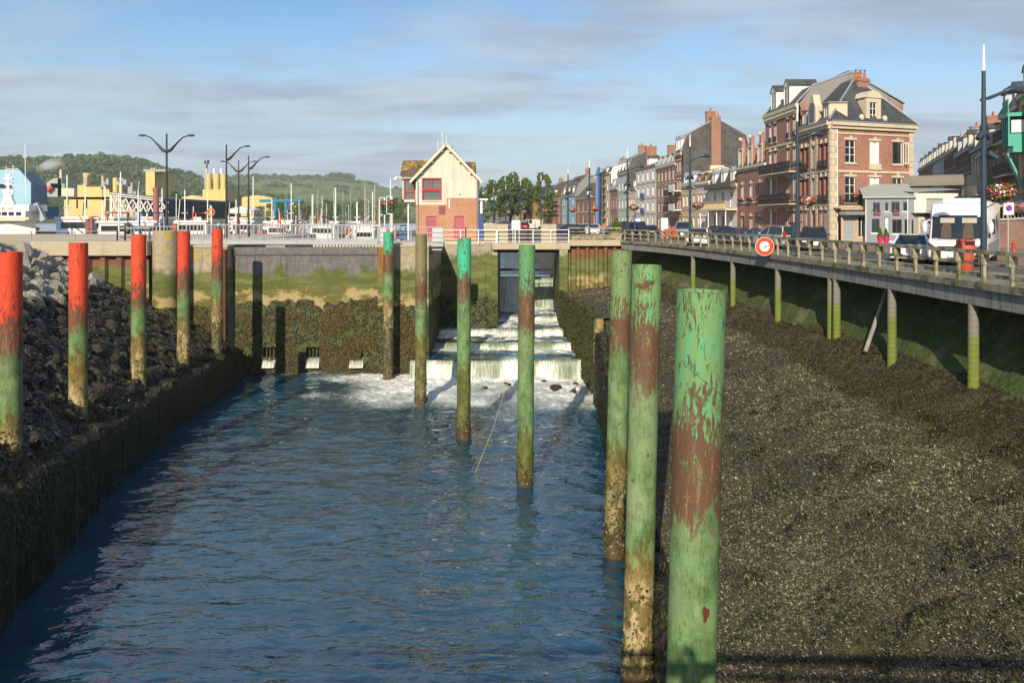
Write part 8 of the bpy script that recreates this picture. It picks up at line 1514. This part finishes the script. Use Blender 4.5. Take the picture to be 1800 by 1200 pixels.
def fishing_boat(px, d, L, lb, col, seed, rz, trim=None):
    g = random.Random(seed); r = empty('fishing_boat', (PX(px, d), d, BASZ), rz, lb, 'boat', 'fishing boats in the basin'); s_ = L / 10
    hull(L, 3.6 * s_, 2.0 * s_).build('hull', col, r, smooth=True); wh = MB().box(-L * 0.05, L * 0.18, -1.2 * s_, 1.2 * s_, 1.9 * s_, 4.0 * s_).box(-L * 0.08, L * 0.21, -1.35 * s_, 1.35 * s_, 4.003 * s_, 4.2 * s_).build('wheelhouse', M['white'], r)
    MB().box(-L * 0.03, L * 0.183, -1.22 * s_, 1.22 * s_, 3.1 * s_, 3.7 * s_).build('window_band', M['glass'], wh); MB().tube([(0, 0, 4.2 * s_), (0, 0, (6.5 + g.uniform(0, 3)) * s_)], 0.09, 6).build('mast', M['white'], r)
    mb = MB(); [mb.bar((-L * 0.42, y, 1.6 * s_), (-L * 0.42, y, 4.6 * s_), 0.16) for y in (-1.3 * s_, 1.3 * s_)]; mb.bar((-L * 0.42, -1.3 * s_, 4.6 * s_), (-L * 0.42, 1.3 * s_, 4.6 * s_), 0.18); mb.build('stern_gantry', g.choice([M['white'], plain((0.03, 0.10, 0.35), 0.5), M['red']]), r)
    MB().bar((-L * 0.1, 0, 2.2 * s_), (-L * g.uniform(0.2, 0.5), g.uniform(-1, 1), (3.2 + g.uniform(0, 2.2)) * s_), 0.10).build('derrick', g.choice([M['r_white'], M['galv'], REDH]), r)
    for q in range(3): x_ = g.uniform(-0.35, 0.3) * L; MB().tube([(x_, g.uniform(-1, 1), 1.8 * s_), (x_ + g.uniform(-0.3, 0.3), g.uniform(-1, 1), (3 + g.uniform(0, 3)) * s_)], 0.06, 5).build('pole', g.choice([M['white'], M['galv'], M['iron'], M['r_yell']]), r)
    for q in range(3): x_ = g.uniform(-0.4, -0.1) * L; y_ = g.uniform(-1, 0.4); MB().box(x_, x_ + g.uniform(0.5, 1.4), y_, y_ + 0.8, 1.9 * s_, (2.4 + g.uniform(0, 1.2)) * s_).build('deck_gear', g.choice([M['r_white'], REDH, BLU, M['galv'], M['r_yell'], M['iron']]), r); MB().box(-0.5, 0.5, -0.08, 0.08, 5.0 * s_, 5.15 * s_).build('radar', M['white'], r)
    if trim: MB().box(-L * 0.3, -L * 0.1, -1.1, 1.1, 1.9 * s_, 2.7 * s_).build('fish_crates', trim, r)
    return r
BLU, REDH = plain((0.03, 0.10, 0.38), 0.4), plain((0.42, 0.04, 0.03), 0.45)
for k, (px, d, L, c, rz, lb, tr) in enumerate(((118, 118, 11, REDH, 0.3, 'red-hulled fishing boat right of the big white trawler', REDH), (150, 122, 11, BLU, 2.8, 'blue-hulled fishing boat with red gear on deck', plain((0.05, 0.42, 0.08), 0.6)), (185, 115, 10, M['white'], 0.4, 'white fishing boat left of the blue crates', None), (212, 120, 11, M['white'], 2.7, 'white fishing boat carrying a stack of blue crates', BLU), (243, 118, 10, M['white'], 0.2, 'small white fishing boat in front of the trestle', None), (285, 128, 11, plain((0.04, 0.25, 0.14), 0.5), 3.0, 'green-trimmed fishing boat below the double lamp', plain((0.04, 0.25, 0.14), 0.5)), (325, 130, 10, M['white'], 0.1, 'white fishing boat in front of the black shed', BLU), (365, 125, 10, BLU, 3.0, 'blue fishing boat near the orange lifebuoy', None), (415, 135, 10, M['white'], 0.3, 'white fishing boat just right of the single lamp', REDH), (445, 140, 11, M['white'], 2.9, 'white fishing boat with tall gear right of the lamps', None), (478, 132, 9, REDH, 0.2, 'red fishing boat under the blue hoist', None), (512, 138, 10, M['white'], 3.0, 'white fishing boat right of the blue hoist', BLU), (550, 130, 9, BLU, 0.4, 'blue fishing boat in the middle of the basin', None), (590, 126, 9, M['white'], 2.8, 'white fishing boat in front of the yachts', None), (628, 128, 9, BLU, 0.2, 'blue and white fishing boat nearest the green pile', M['red']), (655, 120, 8, M['white'], 3.0, 'small white boat beside the lock signals', None))):
    fishing_boat(px, d, L * 1.4, lb, c, 740 + k, rz, tr)
gq = random.Random(99); ordn = ['first', 'second', 'third', 'fourth', 'fifth', 'sixth', 'seventh', 'eighth', 'ninth', 'tenth', 'eleventh', 'twelfth', 'thirteenth', 'fourteenth']
for k in range(14): fishing_boat(402 + k * 20.5 + gq.uniform(-4, 4), 225 + gq.uniform(-12, 12), gq.uniform(9, 13), '%s boat from the left in the middle row seen through the footbridge railing' % ordn[k], gq.choice([M['white'], BLU, M['r_white'], REDH, BLU]), 780 + k, gq.choice([0, math.pi]) + gq.uniform(-0.6, 0.6), gq.choice([None, BLU, REDH, M['r_yell']]))
for k in range(9): fishing_boat(120 + k * 31 + gq.uniform(-5, 5), 185 + gq.uniform(-10, 10), gq.uniform(10, 14), '%s boat from the left in the back row behind the left quay' % ordn[k], gq.choice([M['white'], BLU, M['r_white'], REDH]), 800 + k, gq.choice([0, math.pi]) + gq.uniform(-0.6, 0.6), gq.choice([None, BLU, REDH, plain((0.05, 0.42, 0.08), 0.6)]))
# big white trawler at the left edge
tw2 = empty('white_trawler', (PX(-75, 112), 112, BASZ), 0, 'large white trawler with wheelhouse and radar mast at the left edge', 'boat'); lo = Vector(tw2.location)
hb = hull(22, 6, 4.6).build('hull', M['white'], tw2, smooth=True); mb = MB(); dT = 112
def tbx(nm, x0, y0, x1, y1, dep, mat, par=None): a, b = P(x0, y1, dT - 2) - lo, P(x1, y0, dT - 2) - lo; return MB().box(a.x, b.x, -2.2, -2.2 + dep, a.z, b.z).build(nm, mat, par or tw2)
tbx('deckhouse', -40, 371, 46, 388, 4, M['white']); wh = tbx('wheelhouse', -40, 360, 52, 371, 4.4, M['white']); MB().box(*[c_ for c_ in (P(-40, 0, dT - 2.1).x - lo.x, P(52, 0, dT - 2.1).x - lo.x)], -2.3, -2.21, PZ(386, dT - 2) - lo.z, PZ(382, dT - 2) - lo.z).build('rubbing_band', M['r_yell'], tw2)
for px in (-6, 5, 17, 30): tbx('wheelhouse_window', px, 372.5, px + 9, 379, 0.0 + 0.05, M['glass'], wh).location.y = -0.06
ltr = text_obj(tw2, 'UR  62', 0.66, (P(13, 0, dT - 2).x - lo.x, -2.24, PZ(367, dT - 2) - lo.z), plain((0.30, 0.20, 0.06), 0.7), rot=(R(90), 0, 0))
MB().tube([P(15, 360, dT) - lo, P(15, 306, dT) - lo], [0.25, 0.1], 8).build('radar_mast', M['white'], tw2)
for y_, w_ in ((308, 5), (314, 7), (336, 9), (341, 8), (324, 6)): MB().bar(P(15 - w_, y_, dT) - lo, P(15 + w_, y_, dT) - lo, 0.3, 0.2).build('radar_bar', M['white'], tw2)
for sx in (-1, 1): MB().bar(P(15 + sx * 9, 361, dT) - lo, P(15 + sx * 2, 344, dT) - lo, 0.5).build('mast_leg', M['white'], tw2)
MB().bar(P(63, 358, dT) - lo, P(78, 388, dT) - lo, 0.7).build('derrick', M['galv'], tw2)
for px, t_ in ((45, 253), (23, 290), (11, 292)): MB().tube([P(px, 345, dT + 1) - lo, P(px - (1 if px > 40 else 0), t_, dT + 1) - lo], 0.05, 5).build('whip_aerial', M['white'], tw2)
o = MB().lathe([(0.30, -0.06), (0.42, -0.06), (0.42, 0.06), (0.30, 0.06)], (0, 0, 0), 18, cap=False).build('lifebuoy', plain((0.70, 0.13, 0.04), 0.5), None, Matrix.Rotation(R(90), 4, 'X'), smooth=True); o.location = P(371, 373, 84); tag(o, 'orange lifebuoy on a post right of the red pile', 'lifebuoy')
o = MB().tube([(0, 0, 0), (0, 0, PZ(362, 84) - 10.5)], 0.07, 8).build('lifebuoy_post', M['white']); o.location = (PX(371, 84), 84.12, 10.5); tag(o, 'white post carrying the orange lifebuoy', 'post')
o = empty('warning_board', (PX(347, 80), 80, 10.5), 0, 'small white warning board with yellow triangle behind the footbridge', 'sign'); zb_ = PZ(388, 80) - 10.5; MB().box(-0.38, 0.38, 0, 0.05, zb_, zb_ + 0.36).build('board', M['white'], o); MB().box(-0.04, 0.04, 0.05, 0.1, 0, zb_ + 0.2).build('post', M['galv'], o); MB().extr([(0.0, zb_ + 0.06), (0.26, zb_ + 0.06), (0.13, zb_ + 0.28)], 'y', -0.012, -0.003).build('triangle', plain((0.75, 0.5, 0.02), 0.5), o); MB().ball((-0.18, -0.01, zb_ + 0.18), 0.09, 10, 6, (1, 0.1, 1)).build('blue_dot', plain((0.03, 0.10, 0.5), 0.5), o)
# ---------------------------------------------------------------- the jetty the photograph was taken from (its rail throws the shadow in the foreground)
jt = empty('jetty', (0, -0.12, 0), 0, 'concrete jetty with a tube railing behind the camera', 'jetty'); MB().box(-30, 16, -3.2, 0.2, 10.6, 11.1).build('deck', M['conc'], jt); railing(jt, -30, 16, 0.12, 11.1, 1.12, 3, 2.0, 0.12, M['galv'], 0.02, (0.35, 0.75))

# the photographer, whose shadow falls on the nearest pile
import bmesh
def person(loc):
    r = empty('person', loc, 0, 'person in dark jacket and jeans standing at the jetty railing holding a camera', 'person')
    J = dict(pelvis=(0, 0, 0.95), waist=(0, -0.01, 1.12), chest=(0, 0, 1.36), neck=(0, 0.01, 1.52), head=(0, 0.03, 1.62), crown=(0, 0.03, 1.76), hl=(-0.10, 0, 0.92), kl=(-0.12, 0.02, 0.50), al=(-0.13, -0.02, 0.09), tl=(-0.15, 0.15, 0.04), hr=(0.10, 0, 0.92), kr=(0.13, 0.02, 0.50), ar=(0.14, -0.02, 0.09), tr=(0.17, 0.15, 0.04), sl=(-0.19, 0, 1.44), el=(-0.30, 0.16, 1.22), wl=(-0.10, 0.30, 1.50), hdl=(-0.06, 0.31, 1.57), sr=(0.19, 0, 1.44), er=(0.30, 0.16, 1.22), wr=(0.10, 0.30, 1.50), hdr=(0.06, 0.31, 1.57))
    rad = dict(pelvis=0.155, waist=0.14, chest=0.16, neck=0.06, head=0.085, crown=0.07, hl=0.10, kl=0.065, al=0.045, tl=0.035, hr=0.10, kr=0.065, ar=0.045, tr=0.035, sl=0.075, el=0.05, wl=0.036, hdl=0.035, sr=0.075, er=0.05, wr=0.036, hdr=0.035)
    E = [('pelvis', 'waist'), ('waist', 'chest'), ('chest', 'neck'), ('neck', 'head'), ('head', 'crown'), ('pelvis', 'hl'), ('hl', 'kl'), ('kl', 'al'), ('al', 'tl'), ('pelvis', 'hr'), ('hr', 'kr'), ('kr', 'ar'), ('ar', 'tr'), ('chest', 'sl'), ('sl', 'el'), ('el', 'wl'), ('wl', 'hdl'), ('chest', 'sr'), ('sr', 'er'), ('er', 'wr'), ('wr', 'hdr')]
    nm = list(J); me = bpy.data.meshes.new('body'); me.from_pydata([J[n] for n in nm], [(nm.index(a), nm.index(b)) for a, b in E], []); o = bpy.data.objects.new('body', me); C.objects.link(o)
    sk = o.modifiers.new('skin', 'SKIN'); sd = o.modifiers.new('sub', 'SUBSURF'); sd.levels = 2; sd.render_levels = 2
    for i, n in enumerate(nm): me.skin_vertices[0].data[i].radius = (rad[n], rad[n] * (0.72 if n in ('pelvis', 'waist', 'chest') else 1)); me.skin_vertices[0].data[i].use_root = (i == 0)
    dgp = bpy.context.evaluated_depsgraph_get(); m2 = bpy.data.meshes.new_from_object(o.evaluated_get(dgp)); bpy.data.objects.remove(o)
    s = NT('clothes'); z = s.xyz(s.obj())[2]; c = s.mix(s.step(z, 0.98, 0.99), (0.03, 0.045, 0.09), (0.025, 0.028, 0.03)); c = s.mix(s.step(z, 1.535, 1.545), c, (0.45, 0.27, 0.19)); c = s.mix(s.step(z, 1.70, 1.71), c, (0.05, 0.03, 0.02)); c = s.mix(s.step(z, 0.09, 0.08), c, (0.02, 0.02, 0.02))
    link('body', m2, s.fin(c, 0.8), r, True); MB().ball((0, 0.015, 1.70), 0.098, 12, 8, (0.95, 1.05, 0.95)).build('hair', plain((0.05, 0.03, 0.02), 0.9), r, smooth=True)
    MB().ball((0, 0.135, 1.635), 0.016).build('nose', plain((0.45, 0.27, 0.19), 0.6), r, smooth=True)
    for sx in (-1, 1):
        MB().ball((sx * 0.034, 0.105, 1.655), 0.011).build('eye', M['white'], r); MB().ball((sx * 0.095, 0.03, 1.64), 0.025, 8, 6, (0.4, 0.8, 1.2)).build('ear', plain((0.45, 0.27, 0.19), 0.6), r)
        for k in range(5): zf_ = 1.545 + k * 0.017; MB().tube([(sx * 0.058, 0.315, zf_), (sx * 0.075, 0.345, zf_ + 0.004), (sx * 0.05, 0.365 - 0.004 * abs(k - 2), zf_ + 0.006)] if k < 4 else [(sx * 0.05, 0.30, 1.56), (sx * 0.035, 0.285, 1.585), (sx * 0.028, 0.285, 1.605)], [0.010, 0.009, 0.007], 6).build('finger', plain((0.45, 0.27, 0.19), 0.6), r, smooth=True)
    cm = empty('camera_body', (loc[0], loc[1] + 0.33, loc[2] + 1.62), 0, 'small black camera held up by the person on the jetty', 'camera'); MB().box(-0.055, 0.055, -0.03, 0.02, -0.04, 0.035).box(-0.02, 0.02, -0.03, 0.015, 0.036, 0.055).build('housing', M['black'], cm); MB().lathe([(0.03, 0), (0.032, 0.05)], (0, 0, 0), 14).build('lens_barrel', M['black'], cm, T(0, 0.021, 0) @ Matrix.Rotation(R(-90), 4, 'X'))
    return r
person((-0.10, -0.62, 11.1))
# ---------------------------------------------------------------- morning air
hz_ = NT('air'); hz_.n.remove(hz_.b); vv = hz_.new('ShaderNodeVolumePrincipled'); hz_.set(vv.inputs['Color'], (0.86, 0.92, 1.0)); vv.inputs['Density'].default_value = 0.00011; vv.inputs['Anisotropy'].default_value = 0.0; hz_.l.new(vv.outputs[0], hz_.out.inputs['Volume'])
o = MB().box(-2600, 2600, -120, 2750, -4.2, 200).build('haze', hz_.m); o['kind'] = 'stuff'; tag(o, 'thin bluish morning haze over harbour and hills', 'haze')
